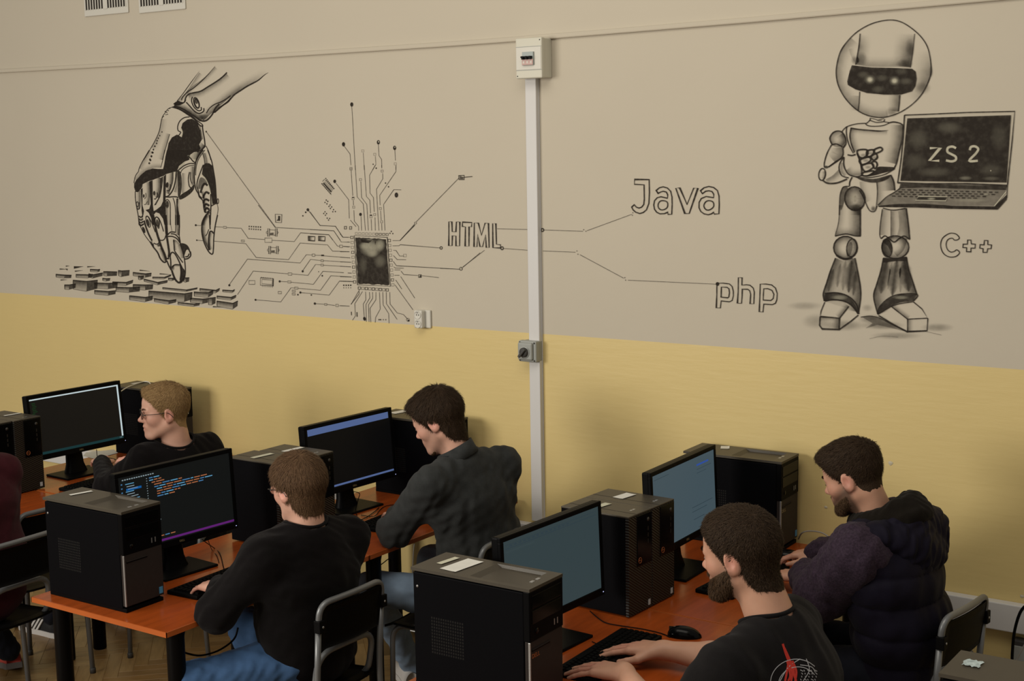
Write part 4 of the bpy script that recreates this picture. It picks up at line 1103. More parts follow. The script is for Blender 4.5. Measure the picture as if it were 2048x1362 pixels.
for P_ in ([(680, 202), (775, 202), (965, 0)], [(680, 270), (765, 268), (780, 255), (1295, 297)], [(690, 327), (725, 330), (772, 402), (830, 402)], [(690, 395), (740, 448), (855, 450)], [(688, 470), (730, 528), (1545, 573)],
           [(1590, 550), (1816, 360)], [(695, 540), (715, 558), (825, 560)], [(705, 582), (780, 582)], [(790, 597), (825, 642), (1010, 655)], [(1060, 657), (1280, 682)], [(705, 652), (770, 652)], [(785, 668), (968, 948)], [(720, 712), (800, 830)], [(710, 775), (945, 1100)],
           [(248, 860), (245, 895), (140, 1030)], [(290, 862), (190, 1020), (198, 1180), (160, 1235)], [(330, 865), (333, 970), (300, 1025), (312, 1190)], [(380, 870), (385, 945), (335, 1030), (340, 1255)], [(420, 870), (422, 950), (368, 1035), (375, 1258)],
           [(465, 870), (463, 970), (388, 1080), (398, 1262)], [(510, 870), (520, 1090), (460, 1200), (455, 1265)], [(553, 870), (558, 1035), (630, 1150), (635, 1275)], [(598, 870), (600, 1020), (740, 1225)], [(643, 870), (648, 1025), (740, 1140), (820, 1160), (880, 1225)],
           [(0, 1045), (115, 1052)], [(0, 730), (165, 735)], [(0, 670), (150, 675)], [(0, 615), (45, 618)], [(100, 622), (148, 625)], [(0, 535), (140, 543)], [(0, 478), (138, 482)], [(0, 418), (130, 426)], [(0, 347), (118, 347)], [(40, 278), (115, 285)], [(90, 220), (120, 220)], [(0, 115), (35, 157), (108, 158)]):
    c.line(P_, LW, .78)
c.ring((1310, 297), 15, 17, 1.5, .9); c.ring((1567, 567), 18, 20, 1.3, .85); c.dot((1560, 560), 9, 10, .6, 0, LITE)
sq((1035, 662), 17, 1.2, .8); c.fill([(1038, 650), (1054, 650), (1054, 680), (1025, 682)], .8); c.dot((316, 1216), 17, 26, .97, -.2); c.dot((888, 1240), 13, 13, .95); c.ring((880, 1228), 20, 20, 1.0, .6)
for x in (505, 525, 560, 592): c.dot((x, 1228), 9, 9, .9 if x < 540 else .55)
c.line([(145, 1125), (148, 1170)], 1.5, .9); c.line([(218, 1130), (220, 1190)], 1.8, .95); sq((840, 395), 18, .8, .5)
# left circuit field
c.frame(380, 410, 6.0235)
for P_ in ([(68, 245), (140, 248)], [(300, 262), (395, 266)], [(440, 272), (615, 280), (700, 402), (900, 415)], [(985, 425), (1255, 440), (1330, 335), (1670, 357), (1775, 495), (1800, 497)], [(1840, 497), (1930, 502)],
           [(80, 424), (155, 430)], [(285, 435), (670, 465), (795, 632), (1185, 658), (1325, 458), (1655, 480), (1715, 555), (1920, 562)], [(475, 955), (690, 652), (1325, 698), (1400, 598), (1470, 602)], [(1505, 605), (1580, 607)], [(1612, 612), (1930, 637)],
           [(1360, 785), (1450, 655), (1570, 668)], [(1605, 670), (1940, 690)], [(570, 1080), (760, 795), (1175, 828)], [(1225, 830), (1420, 847), (1510, 716), (1570, 720)], [(1605, 725), (1940, 745)],
           [(1080, 920), (1170, 925)], [(1215, 930), (1485, 955), (1600, 798), (1850, 815)], [(1900, 818), (1945, 820)], [(790, 1142), (1092, 1167), (1215, 997), (1260, 1000)], [(1300, 1003), (1570, 1027), (1695, 852), (1945, 866)],
           [(1330, 1055), (1675, 1085), (1800, 915), (1970, 920)], [(1500, 1187), (1615, 1195)], [(1650, 1198), (1745, 1210)], [(1795, 1213), (1920, 1218)], [(1420, 60), (1565, 245), (1750, 257), (1840, 387), (1925, 388)], [(820, 0), (1025, 270), (1730, 310), (1820, 445), (1925, 447)],
           [(2040, 1020), (1940, 1195)]):
    c.line(P_, LW, .75)
for q, r in (((68, 243), 11), ((80, 424), 8), ((472, 967), 12), ((1356, 798), 12), ((1078, 920), 12), ((788, 1142), 11), ((1328, 1054), 12), ((1502, 1187), 13), ((1418, 57), 16), ((1392, 87), 9), ((1358, 130), 8), ((1592, 852), 9), ((1460, 1084), 8), ((1298, 1080), 9), ((1548, 803), 5)): c.dot(q, r, r*1.15, .92)
for (x0, y0, x1, y1) in ((400, 258, 438, 280), (615, 423, 655, 443), (900, 398, 985, 450), (1180, 818, 1225, 845), (1175, 915, 1215, 938), (1258, 990, 1300, 1012), (1228, 1026, 1268, 1046), (1228, 1063, 1268, 1083), (708, 910, 780, 955), (1470, 590, 1503, 618), (1575, 660, 1605, 682), (1575, 712, 1605, 734), (1618, 1188, 1648, 1207), (1755, 1196, 1785, 1224), (1060, 1042, 1100, 1068), (1858, 255, 1885, 290), (1920, 258, 1946, 294), (1800, 483, 1835, 512)):
    c.line([(x0, y0), (x1, y0), (x1, y1), (x0, y1)], .95, .65, closed=True)
c.fill([(1580, 598), (1612, 598), (1612, 616), (1580, 616)], .95)
c.line([(1025, 110), (1105, 115), (1100, 212), (1030, 208)], 1.2, .7, closed=True); c.fill([(1060, 130), (1085, 132), (1083, 192), (1040, 188), (1058, 170)], .85)
for x0 in (1422, 1545): c.line([(x0, 378), (x0+82, 382), (x0+78, 432), (x0, 428)], 1.6, .85, closed=True); c.shade([(x0+6, 382), (x0+6, 428)], 8, .85, -1, smooth=False)
c.line([(848, 875), (1000, 888), (998, 975), (845, 965)], 1.1, .75, closed=True); c.line([(865, 895), (990, 905), (985, 958), (865, 948)], .9, .65, closed=True); c.line([(1000, 885), (998, 980)], 2, .9)
for k in range(7): c.line([(862+22*k, 865+2*k), (862+22*k, 880+2*k)], .9, .7); c.line([(870+20*k, 968+2*k), (870+20*k, 985+2*k)], .8, .6)
for k in range(6):
    c.dot((712+27*k, 258+1.5*k), 7, 10, .9); c.dot((712+27*k, 288+1.8*k), 7, 9, .8)
for k in range(4): c.dot((1852+28*k, 966), 6, 9, .85); c.line([(1850+28*k, 990), (1852+28*k, 1003)], 1, .6)
for (cx, cy) in ((985, 330), (998, 542)):
    for dx in (-50, 42): c.line([(cx+dx, cy-48), (cx+dx+20, cy-46), (cx+dx+20, cy+50), (cx+dx, cy+46)], 1.1, .75, closed=True)
    c.line([(cx-30, cy-32), (cx+40, cy-28)], 1, .7); c.line([(cx-30, cy+30), (cx+40, cy+34)], 1, .7); c.fill([(cx-22, cy+5), (cx+20, cy+2), (cx+20, cy+28), (cx-22, cy+28)], .65)
    c.line([(cx-52, cy-18), (cx-68, cy-5), (cx-66, cy+12), (cx-52, cy+15)], 1, .65); c.line([(cx+64, cy-15), (cx+76, cy), (cx+64, cy+18)], 1, .65)
# long lines to the lettering
c.frame(380, 180, 2.838)
c.dot((91, 236), 4, 5, .9); c.line([(94, 240), (485, 780)], LW, .75)
c.line([(1190, 855), (1275, 760)], LW, .8); c.line([(1283, 748), (1525, 500)], LW, .8); c.line([(1555, 495), (1602, 491)], 1.5, .85)
c.ring((1279, 755), 6, 6, 1.0, .7); c.line([(1524, 486), (1555, 484), (1555, 508), (1526, 508)], 1.3, .9, closed=True); c.fill([(1530, 488), (1552, 494), (1550, 505), (1530, 505)], .7)
c.frame(880, 60, 2.003)
for P_ in ([(228, 796), (350, 799)], [(416, 801), (572, 806)], [(588, 804), (768, 738)], [(254, 875), (350, 882)], [(412, 885), (542, 890)], [(560, 900), (735, 994)], [(752, 1002), (1105, 1018)], [(0, 955), (76, 958)], [(90, 950), (178, 882)]): c.line(P_, LW, .75)
c.ring((410, 801), 5, 6, 1.8, .95); c.ring((248, 874), 5, 6, 1.8, .95); c.dot((1111, 1017), 7, 7.5, .98)
for q in ((575, 800), (584, 806), (548, 885), (552, 898), (740, 992), (743, 1002), (770, 742), (772, 732)): c.dot(q, 2.4, 2.4, .6)
c.build('microchip_mural', 'ink mural of a dark microchip with circuit lines spreading out')

# ---------------------------------------------------------------- outlined lettering
def letters(name, label, fr, shapes, w):
    t = Mural(); t.frame(*fr)
    for pts, smooth, closed in shapes: t.line(pts, w, .97, smooth=smooth, closed=closed, soft=.3)
    t.build(name, label)
letters('html_lettering', 'outlined black lettering reading HTML', (880, 420, 8.904), [
    ([(155, 207), (208, 207), (215, 385), (280, 388), (290, 210), (350, 212), (348, 420), (345, 640), (282, 640), (280, 460), (218, 458), (212, 635), (153, 635), (155, 420)], 0, 1),
    ([(398, 215), (565, 222), (558, 298), (515, 296), (512, 645), (445, 645), (450, 300), (395, 292)], 0, 1),
    ([(608, 228), (680, 232), (735, 450), (800, 232), (860, 235), (872, 670), (822, 668), (808, 440), (755, 655), (708, 650), (668, 430), (655, 655), (603, 655)], 0, 1),
    ([(935, 238), (992, 240), (1002, 610), (1075, 618), (1072, 675), (940, 670)], 0, 1)], 1.8)
letters('java_lettering', 'outlined black lettering reading Java', (1240, 340, 9.309), [
    ([(268, 175), (540, 178), (545, 420), (535, 620), (490, 740), (430, 790), (365, 810), (290, 785), (240, 740), (215, 690), (262, 645), (300, 690), (350, 708), (400, 690), (440, 640), (450, 540), (445, 275), (265, 265)], 0, 1),
    ([(670, 380), (730, 330), (800, 312), (880, 335), (940, 395), (965, 500), (968, 640), (960, 825), (890, 825), (888, 785), (820, 812), (740, 815), (680, 785), (640, 730), (625, 650), (640, 570), (690, 515), (760, 497), (880, 525), (885, 460), (860, 410), (800, 395), (750, 410), (708, 435)], 0, 1),
    ([(885, 620), (860, 585), (800, 570), (745, 580), (710, 630), (710, 690), (740, 730), (790, 742), (850, 720), (882, 680)], 1, 1),
    ([(1035, 335), (1110, 332), (1245, 640), (1370, 335), (1448, 335), (1285, 810), (1205, 810)], 0, 1),
    ([(1495, 385), (1560, 330), (1650, 305), (1740, 325), (1810, 380), (1840, 480), (1845, 640), (1838, 815), (1750, 820), (1742, 785), (1700, 815), (1640, 832), (1560, 815), (1500, 770), (1468, 700), (1470, 600), (1510, 530), (1600, 492), (1740, 515), (1742, 450), (1710, 400), (1650, 385), (1590, 395), (1530, 440)], 0, 1),
    ([(1740, 620), (1715, 585), (1650, 570), (1595, 590), (1560, 650), (1570, 705), (1610, 742), (1660, 742), (1715, 710), (1742, 670)], 1, 1)], 2.2)
letters('php_lettering', 'outlined black lettering reading php', (1410, 540, 12.8), [
    ([(300, 335), (460, 335), (620, 355), (690, 420), (720, 540), (722, 660), (690, 780), (620, 812), (410, 790), (390, 970), (285, 968), (298, 640)], 0, 1),
    ([(415, 435), (560, 442), (610, 480), (622, 580), (605, 690), (580, 710), (408, 692)], 0, 1),
    ([(850, 190), (945, 195), (940, 385), (1060, 375), (1150, 390), (1230, 460), (1258, 560), (1245, 865), (1150, 862), (1165, 620), (1140, 530), (1090, 492), (950, 490), (945, 680), (930, 852), (825, 848), (845, 560)], 0, 1),
    ([(1410, 358), (1560, 358), (1700, 380), (1800, 460), (1845, 600), (1835, 760), (1800, 850), (1720, 885), (1500, 872), (1480, 1075), (1385, 1068), (1398, 720)], 0, 1),
    ([(1500, 478), (1600, 475), (1710, 520), (1760, 620), (1740, 730), (1680, 780), (1485, 768), (1490, 620)], 0, 1)], 1.9)
letters('cpp_lettering', 'outlined black lettering reading C++ beside the painted robot legs', (1840, 450, 12.8), [
    ([(880, 385), (960, 375), (1003, 325), (940, 245), (860, 212), (750, 215), (620, 290), (550, 380), (525, 510), (550, 640), (610, 740), (700, 800), (800, 822), (920, 800), (1000, 730), (1000, 680), (935, 635), (870, 675), (790, 692), (720, 650), (680, 580), (665, 490), (690, 400), (750, 348), (830, 340)], 1, 1),
    ([(1215, 382), (1300, 385), (1310, 482), (1412, 490), (1405, 592), (1300, 590), (1300, 685), (1185, 682), (1190, 580), (1092, 575), (1100, 490), (1210, 488)], 0, 1),
    ([(1645, 392), (1735, 398), (1730, 500), (1828, 510), (1815, 605), (1730, 605), (1710, 700), (1608, 698), (1612, 605), (1525, 590), (1535, 500), (1635, 508)], 0, 1)], 1.8)

# ---------------------------------------------------------------- robot with laptop
r = Mural(); r.damp = .82
r.frame(1570, 410, 4.863)
for q, rx, ry, a in (((190, 980), 190, 45, .20), ((300, 1130), 150, 80, .22), ((560, 1170), 240, 60, .30), ((850, 1110), 150, 50, .35), ((950, 1170), 220, 45, .38), ((1080, 1270), 260, 40, .28), ((1480, 1190), 170, 45, .30), ((800, 1000), 60, 40, .2)): r.blob(q, rx, ry, a)
r.fill([(740, 1085), (850, 1085), (940, 1110), (1100, 1180), (1180, 1232), (1050, 1200), (900, 1165), (780, 1200), (850, 1150)], .40)
r.line([(735, 1090), (830, 1080), (920, 1100), (1020, 1150), (1180, 1232)], 2.0, .75, smooth=True); r.line([(1180, 1235), (1370, 1225)], 2.2, .8); r.line([(820, 1300), (950, 1275), (1100, 1285)], 1.2, .35, smooth=True); r.line([(1350, 1225), (1520, 1265)], 1.2, .4)
# thighs
r.shade([(530, 0), (520, 150), (490, 290)], 14, .35, -1); r.shade([(730, 30), (730, 300)], 26, .85, 1, smooth=False); r.shade([(490, 300), (600, 285), (730, 300)], 16, .5, -1)
r.line([(528, 0), (520, 160), (485, 300)], 1.3, .8, smooth=True); r.line([(732, 20), (732, 300)], 2.6, .9); r.line([(485, 302), (590, 282), (680, 300), (735, 302)], 2.2, .95, smooth=True)
r.shade([(945, 40), (930, 180), (920, 290)], 18, .45, -1); r.shade([(1030, 60), (1030, 320)], 14, .6, -1, smooth=False); r.shade([(1180, 30), (1200, 200), (1210, 330)], 24, .8, 1); r.shade([(1100, 60), (1110, 200), (1090, 290)], 12, .35, -1)
r.line([(945, 40), (925, 190), (920, 290), (935, 330)], 1.8, .85, smooth=True); r.line([(1178, 30), (1200, 200), (1212, 335)], 2.4, .95, smooth=True); r.line([(1028, 50), (1028, 330)], 1.2, .7)
r.line([(935, 325), (970, 300), (1010, 325), (1060, 360), (1110, 325), (1160, 302), (1210, 335)], 2.4, .95, smooth=True); r.line([(950, 30), (1050, 50), (1170, 32)], 2.2, .9, smooth=True)
# knees
r.shade(r.ell((587, 415), 115, 112), 17, .75, 1, closed=True); r.ring((587, 415), 116, 112, 2.4, .95); r.ring((648, 415), 50, 88, 2.0, .9, .15); r.fill(r.ell((625, 430), 26, 75, .2), .5); r.line([(500, 490), (580, 525), (650, 510)], 4, .9, smooth=True)
r.shade(r.ell((1072, 410), 132, 112), 17, .7, 1, closed=True); r.ring((1072, 410), 132, 112, 2.2, .95); r.fill(r.ell((990, 420), 45, 85, -.1), .55); r.ring((990, 420), 50, 88, 1.8, .9, -.1); r.shade([(1190, 330), (1150, 440), (1090, 500)], 16, .55, 1); r.fill([(945, 350), (1000, 320), (1040, 400), (1035, 470), (1000, 400)], .6, smooth=True)
# shins
def shin(L_, R_, streaks):
    r.fill(L_ + R_[::-1], .12); r.shade(L_, 24, .75, -1); r.shade(R_, 26, .8, 1)
    for a_, b_, w_, al in streaks: r.line([a_, ((a_[0]+b_[0])/2-4, (a_[1]+b_[1])/2), b_], w_, al, smooth=True, taper=3, soft=.9)
    r.line(L_, 2.2, .9, smooth=True); r.line(R_, 2.4, .9, smooth=True)
shin([(490, 515), (440, 640), (405, 750), (370, 860), (380, 935)], [(680, 515), (705, 640), (730, 780), (735, 900), (715, 1040)], [((540, 570), (505, 800), 6, .4), ((590, 540), (560, 830), 8, .35), ((650, 540), (615, 850), 11, .7), ((690, 640), (660, 880), 6, .5), ((470, 620), (420, 840), 7, .4)])
shin([(955, 515), (930, 640), (890, 770), (860, 890), (900, 1060)], [(1180, 505), (1200, 620), (1240, 740), (1282, 870)], [((990, 540), (930, 860), 12, .6), ((1090, 530), (1040, 880), 12, .7), ((1160, 530), (1200, 840), 14, .7), ((1040, 560), (1000, 820), 6, .3), ((1130, 600), (1120, 850), 6, .3)])
r.fill([(955, 510), (1060, 520), (1180, 500), (1190, 545), (1070, 545), (950, 560)], .85)
r.fill([(395, 860), (500, 855), (600, 885), (670, 950), (715, 1060), (640, 970), (560, 935), (440, 925), (385, 935)], .75, smooth=True); r.blob((530, 900), 90, 30, .45, LITE)
r.line([(385, 860), (500, 853), (610, 885), (690, 960), (718, 1060)], 2.4, .95, smooth=True); r.line([(385, 935), (470, 922), (570, 935), (650, 980), (710, 1060)], 2.4, .95, smooth=True)
r.fill([(900, 1060), (930, 980), (1010, 910), (1120, 870), (1285, 872), (1240, 935), (1110, 950), (1010, 990), (930, 1050)], .8); r.blob((1130, 900), 80, 22, .4, LITE); r.line([(900, 1060), (920, 990), (1010, 905), (1120, 868), (1285, 870), (1245, 935)], 2.6, .95, smooth=True)
# feet
for P_, w_ in (([(385, 945), (350, 1030), (340, 1085), (530, 1100), (620, 985)], 2.2), ([(340, 1085), (335, 1170), (360, 1205), (525, 1212), (530, 1100)], 2.8), ([(525, 1212), (640, 1130), (712, 1070)], 2.6), ([(900, 1065), (1030, 985), (1110, 960), (1245, 940)], 2.0), ([(1030, 985), (1190, 1110), (1385, 1100), (1330, 1010), (1245, 940)], 2.0), ([(1190, 1110), (1190, 1230), (1380, 1222), (1388, 1100)], 2.2), ([(910, 1075), (1060, 1165), (1190, 1232)], 2.6)):
    r.line(P_, w_, .9)
r.shade([(620, 985), (530, 1100)], 12, .7, 1, smooth=False); r.shade([(530, 1100), (525, 1210)], 14, .7, 1, smooth=False); r.shade([(1030, 985), (1190, 1110)], 10, .6, -1, smooth=False); r.shade([(1190, 1110), (1190, 1230)], 12, .6, -1, smooth=False); r.shade([(340, 1090), (530, 1102)], 8, .4, 1, smooth=False)
# torso
r.frame(1620, 220, 6.4875)
r.line([(780, 100), (775, 130), (740, 165), (720, 180), (760, 205), (850, 210), (950, 200), (1020, 165), (960, 150), (970, 120)], 1.8, .9, smooth=True); r.line([(770, 130), (860, 160), (960, 150)], 1.8, .9, smooth=True); r.line([(790, 105), (880, 130), (960, 110)], 1.4, .8); r.blob((900, 135), 50, 12, .6)
r.line([(410, 285), (440, 245), (490, 210), (600, 180), (720, 172)], 2, .9, smooth=True); r.line([(1010, 170), (1080, 155), (1160, 170), (1205, 195)], 2.6, .95, smooth=True)
r.line([(475, 215), (470, 300), (500, 440), (560, 560)], 2.2, .95, smooth=True); r.line([(530, 235), (515, 330), (530, 430), (575, 550)], 2.2, .95, smooth=True); r.shade([(530, 235), (515, 340), (535, 430), (570, 540)], 14, .55, -1)
r.line([(525, 232), (620, 250), (760, 262), (900, 272), (1015, 262)], 2.6, .9, smooth=True, taper=2); r.shade([(525, 232), (700, 258), (1000, 270)], 10, .4, 1)
r.shade([(1195, 190), (1190, 400), (1150, 540), (1110, 700)], 26, .75, 1); r.line([(1205, 195), (1195, 380), (1160, 520), (1120, 690), (1085, 760)], 2.6, .95, smooth=True)
r.fill([(830, 800), (880, 740), (960, 735), (1090, 745), (1060, 785), (950, 815), (820, 850), (720, 860)], .95, smooth=True)
r.line([(590, 870), (720, 880), (850, 865), (980, 830), (1100, 760)], 2, .9, smooth=True)
# upper arm, forearm
r.shade(r.ell((360, 375), 105, 105), 16, .55, 1, closed=True); r.line([(285, 450), (255, 370), (290, 300), (350, 272), (410, 285), (455, 350), (465, 430), (430, 490)], 2.4, .95, smooth=True); r.shade([(420, 300), (465, 380), (435, 490)], 16, .7, 1)
r.line([(275, 455), (340, 440), (420, 480)], 2.2, .95, smooth=True); r.shade([(420, 480), (420, 600), (330, 690)], 26, .65, 1); r.line([(275, 455), (220, 560), (185, 680), (185, 745)], 2.2, .95, smooth=True); r.line([(425, 490), (420, 600), (310, 690), (235, 740)], 2.4, .95, smooth=True)
r.fill(r.ell((208, 740), 28, 18, 0), .8); r.ring((155, 835), 44, 78, 2.2, .95, .12); r.shade([(190, 790), (200, 840), (180, 900)], 8, .6, 1)
r.line([(235, 740), (330, 670), (440, 610)], 2.2, .95); r.line([(160, 910), (230, 950), (350, 945), (480, 895)], 3.2, .95, smooth=True); r.shade([(200, 900), (290, 850), (370, 770)], 14, .6, 1); r.line([(440, 610), (390, 680), (375, 760), (410, 850), (500, 880)], 2.2, .95, smooth=True)
r.line([(440, 610), (435, 700), (460, 780), (510, 840), (600, 865), (670, 850)], 2.4, .95, smooth=True); r.shade([(400, 680), (395, 780), (440, 860)], 10, .5, -1); r.shade([(470, 780), (540, 845), (660, 845)], 14, .55, -1); r.line([(485, 580), (540, 590), (590, 575)], 3, .9, smooth=True)
# fist
r.line([(610, 560), (640, 640), (665, 740), (670, 840)], 3.4, .95, smooth=True)
for P_ in ([(615, 525), (730, 515), (745, 570), (690, 620), (630, 600)], [(740, 530), (830, 520), (800, 590), (740, 600)], [(825, 520), (900, 485), (935, 500), (925, 530), (850, 560)], [(640, 650), (760, 610), (780, 660), (680, 710)], [(790, 600), (855, 570), (870, 620), (820, 650)], [(670, 720), (790, 690), (820, 740), (720, 800)], [(800, 680), (850, 670), (870, 710), (840, 760)], [(690, 810), (800, 790), (830, 800), (760, 850), (680, 850)]):
    r.line(P_, 3.2, .97, smooth=True, closed=True)
for q in ((690, 585), (720, 655), (750, 740), (790, 560), (840, 615)): r.blob(q, 50, 26, .35)
# pelvis
r.fill([(600, 870), (700, 890), (850, 890), (1000, 850), (1040, 840), (1010, 890), (900, 935), (780, 940), (660, 910)], .85, smooth=True)
r.line([(545, 870), (515, 930), (510, 985)], 2.4, .95, smooth=True); r.shade([(1050, 840), (1085, 930), (1095, 1040)], 28, .75, 1); r.line([(1045, 840), (1085, 930), (1098, 1045)], 2.6, .95, smooth=True); r.shade([(865, 940), (870, 1100), (860, 1230)], 16, .45, -1); r.line([(865, 940), (872, 1080), (855, 1280)], 1.8, .8, smooth=True); r.shade([(640, 930), (660, 1060), (720, 1200)], 16, .35, -1)
r.line([(640, 1040), (690, 1130), (750, 1270), (790, 1315), (840, 1310), (870, 1240)], 2, .9, smooth=True); r.blob((820, 1280), 40, 45, .6)
r.shade(r.ell((580, 1150), 130, 155), 24, .85, 1, closed=True); r.ring((580, 1150), 132, 156, 2.4, .95, -.15); r.blob((600, 1260), 90, 50, .7); r.blob((560, 1130), 60, 60, .25, LITE)
r.fill([(430, 995), (490, 1010), (455, 1090), (445, 1180), (400, 1300), (385, 1200), (395, 1080)], .6, smooth=True); r.line([(510, 990), (450, 992), (415, 1020), (385, 1130), (378, 1362)], 2.0, .9, smooth=True); r.shade([(645, 1280), (645, 1362)], 20, .8, 1, smooth=False)
# head
r.frame(1630, 30, 6.192)
HC = [(905, 62), (1050, 80), (1190, 160), (1320, 280), (1400, 420), (1435, 620), (1425, 760), (1340, 950), (1220, 1090), (1060, 1200), (900, 1258), (780, 1268), (640, 1240), (510, 1170), (380, 1040), (290, 880), (260, 720), (280, 560), (330, 420), (440, 280), (560, 180), (720, 100)]
r.shade(HC[10:20], 22, .45, 1); r.shade(HC[4:9], 36, .55, 1, fade=3)
r.shade([(555, 230), (530, 420), (505, 610)], 26, .5, -1, fade=1); r.shade([(505, 615), (700, 640), (1000, 640), (1170, 640)], 22, .4, -1); r.shade([(1232, 230), (1210, 450), (1180, 650)], 40, .75, 1, fade=1); r.blob((580, 540), 70, 90, .35); r.blob((1110, 600), 110, 60, .5); r.blob((1170, 420), 60, 140, .3)
r.shade([(505, 610), (440, 500), (420, 420)], 12, .2, 1); r.blob((490, 560), 50, 60, .4)
r.line([(557, 230), (540, 400), (500, 615)], 2.2, .85, smooth=True); r.line([(1232, 232), (1212, 440), (1180, 650)], 1.8, .7, smooth=True); r.line([(552, 950), (545, 1080), (532, 1190)], 1.8, .85); r.line([(1050, 990), (1042, 1100), (1030, 1195)], 2.2, .85); r.shade([(1050, 990), (1040, 1100), (1030, 1195)], 24, .65, 1); r.blob((950, 1200), 80, 70, .4); r.shade([(540, 1000), (535, 1180)], 20, .3, 1, smooth=False)
r.blob((1330, 900), 110, 90, .35); r.blob((1435, 700), 26, 80, .5)
r.line(HC, 2.0, .92, smooth=True, closed=True)
r.fill([(455, 622), (700, 650), (950, 655), (1200, 665), (1245, 700), (1258, 790), (1240, 880), (1200, 945), (1060, 985), (850, 985), (640, 965), (500, 920), (405, 865), (398, 820), (430, 690)], .95)
for q in ((680, 800), (985, 815)): r.blob(q, 75, 65, .35, LITE); r.blob(q, 46, 42, 1, LITE); r.dot(q, 20, 18, .9, 0, LITE)
for q, a in (((600, 740), .12), ((830, 780), .12), ((1130, 820), .14), ((780, 920), .12), ((1070, 700), .1)): r.blob(q, 90, 50, a, LITE)
# laptop
r.frame(1740, 210, 6.19)
r.fill([(425, 125), (1790, 78), (1700, 995), (340, 965)], .10, LITE)
r.fill([(460, 165), (1745, 125), (1740, 200), (1690, 960), (375, 938), (420, 560)], .93)
for q, rx, ry, a in (((980, 280), 180, 90, .14), ((600, 420), 150, 150, .12), ((560, 700), 160, 120, .10), ((800, 830), 250, 70, .12), ((1500, 800), 160, 90, .10), ((1600, 400), 120, 200, .08), ((1180, 905), 90, 30, .30), ((1500, 910), 120, 30, .16)): r.blob(q, rx, ry, a, LITE)
r.line([(425, 125), (700, 115), (1200, 92), (1790, 78), (1760, 420), (1700, 990)], 2.2, .92); r.line([(425, 125), (410, 400), (380, 700), (340, 965)], 2.4, .95); r.line([(340, 962), (700, 975), (1200, 975), (1700, 995)], 3.0, .95)
r.fill([(375, 975), (900, 985), (1700, 1000), (1680, 1050), (1200, 1040), (700, 1020), (360, 1030)], .85)
r.fill([(360, 1030), (700, 1020), (1200, 1040), (1690, 1040), (1660, 1110), (1545, 1250), (900, 1240), (600, 1225), (95, 1240), (160, 1180), (280, 1090)], .45)
r.fill([(95, 1245), (350, 1225), (650, 1222), (1000, 1245), (1540, 1255), (1690, 1110), (1692, 1170), (1580, 1295), (1000, 1285), (600, 1270), (110, 1262)], .95)
r.line([(95, 1240), (200, 1140), (300, 1080), (370, 1030)], 1.8, .9, smooth=True); r.line([(1700, 995), (1692, 1150)], 1.8, .9)
for i in range(4):
    for k in range(18-i):
        x = 390 - i*40 + k*72; y = 1048 + i*26 + k*2.0
        if x < 1600 and not (i == 3 and 600 < x < 980): r.line([(x, y), (x+44, y+1)], 2.2, .65 + .25*((k*3+i) % 2), taper=0)
r.line([(600, 1130), (960, 1135), (940, 1185), (560, 1178)], 1.5, .8, LITE, closed=True); r.fill([(610, 1138), (950, 1142), (930, 1180), (575, 1172)], .75); r.blob((760, 1160), 60, 18, .6, LITE)
r.line([(1540, 1250), (1680, 1080)], 2.0, .8, LITE); r.blob((1440, 1105), 40, 14, .6, LITE); r.blob((1250, 1180), 260, 30, .35, LITE)
for P_ in ([(740, 535), (870, 530), (735, 690), (858, 690)], [(1065, 535), (1020, 515), (965, 530), (960, 580), (1010, 610), (1060, 640), (1060, 680), (1010, 698), (940, 685)], [(1235, 560), (1250, 520), (1300, 512), (1340, 545), (1310, 600), (1230, 690), (1335, 690)]):
    r.line(P_, 4.6, .97, LITE, smooth=(len(P_) > 4), soft=.3)
r.dot((1495, 813), 8, 8, .8, 0, LITE)
r.build('robot_mural', 'ink mural of a round-headed robot holding a laptop that reads ZS 2')
# ================================================================== people: smooth signed-distance bodies turned into meshes
def vv(*a): return np.array(a if len(a) > 1 else a[0], float)
def nrm(a): a = np.asarray(a, float); return a/(np.linalg.norm(a)+1e-12)
def smin(a, b, k):
    h = np.maximum(k-np.abs(a-b), 0)/k
    return np.minimum(a, b) - h*h*k*.25
class Prim:
    def __init__(s, kind, k, op, lo, hi, par): s.kind, s.k, s.op, s.lo, s.hi, s.par = kind, k, op, lo, hi, par
    def d(s, p):
        if s.kind == 'rc':
            a, b, ra, rb = s.par; ab = b-a; L2 = ab @ ab + 1e-12
            t = np.clip((p-a) @ ab / L2, 0, 1)
            return np.linalg.norm(p-a-t[:, None]*ab, axis=1) - (ra+(rb-ra)*t)
        if s.kind == 'ec':      # capsule widened along an axis
            a, b, ra, rb, ax, sc = s.par
            def sq_(q): return q - np.outer((q-a) @ ax, ax)*(1-1/sc) if q.ndim > 1 else q - ax*((q-a) @ ax)*(1-1/sc)
            p2 = sq_(p); b2 = sq_(b); ab = b2-a; L2 = ab @ ab + 1e-12
            t = np.clip((p2-a) @ ab / L2, 0, 1)
            return np.linalg.norm(p2-a-t[:, None]*ab, axis=1) - (ra+(rb-ra)*t)
        c, R, r = s.par          # ellipsoid
        q = (p-c) @ R
        k0 = np.linalg.norm(q/r, axis=1); k1 = np.linalg.norm(q/(r*r), axis=1) + 1e-9
        return k0*(k0-1)/k1
def rc(a, b, ra, rb, k=.02, op='u'):
    a, b = vv(a), vv(b); m = max(ra, rb)
    return Prim('rc', k, op, np.minimum(a, b)-m, np.maximum(a, b)+m, (a, b, ra, rb))
def ec(a, b, ra, rb, ax, sc, k=.03, op='u'):
    a, b = vv(a), vv(b); m = max(ra, rb)*sc
    return Prim('ec', k, op, np.minimum(a, b)-m, np.maximum(a, b)+m, (a, b, ra, rb, nrm(ax), sc))
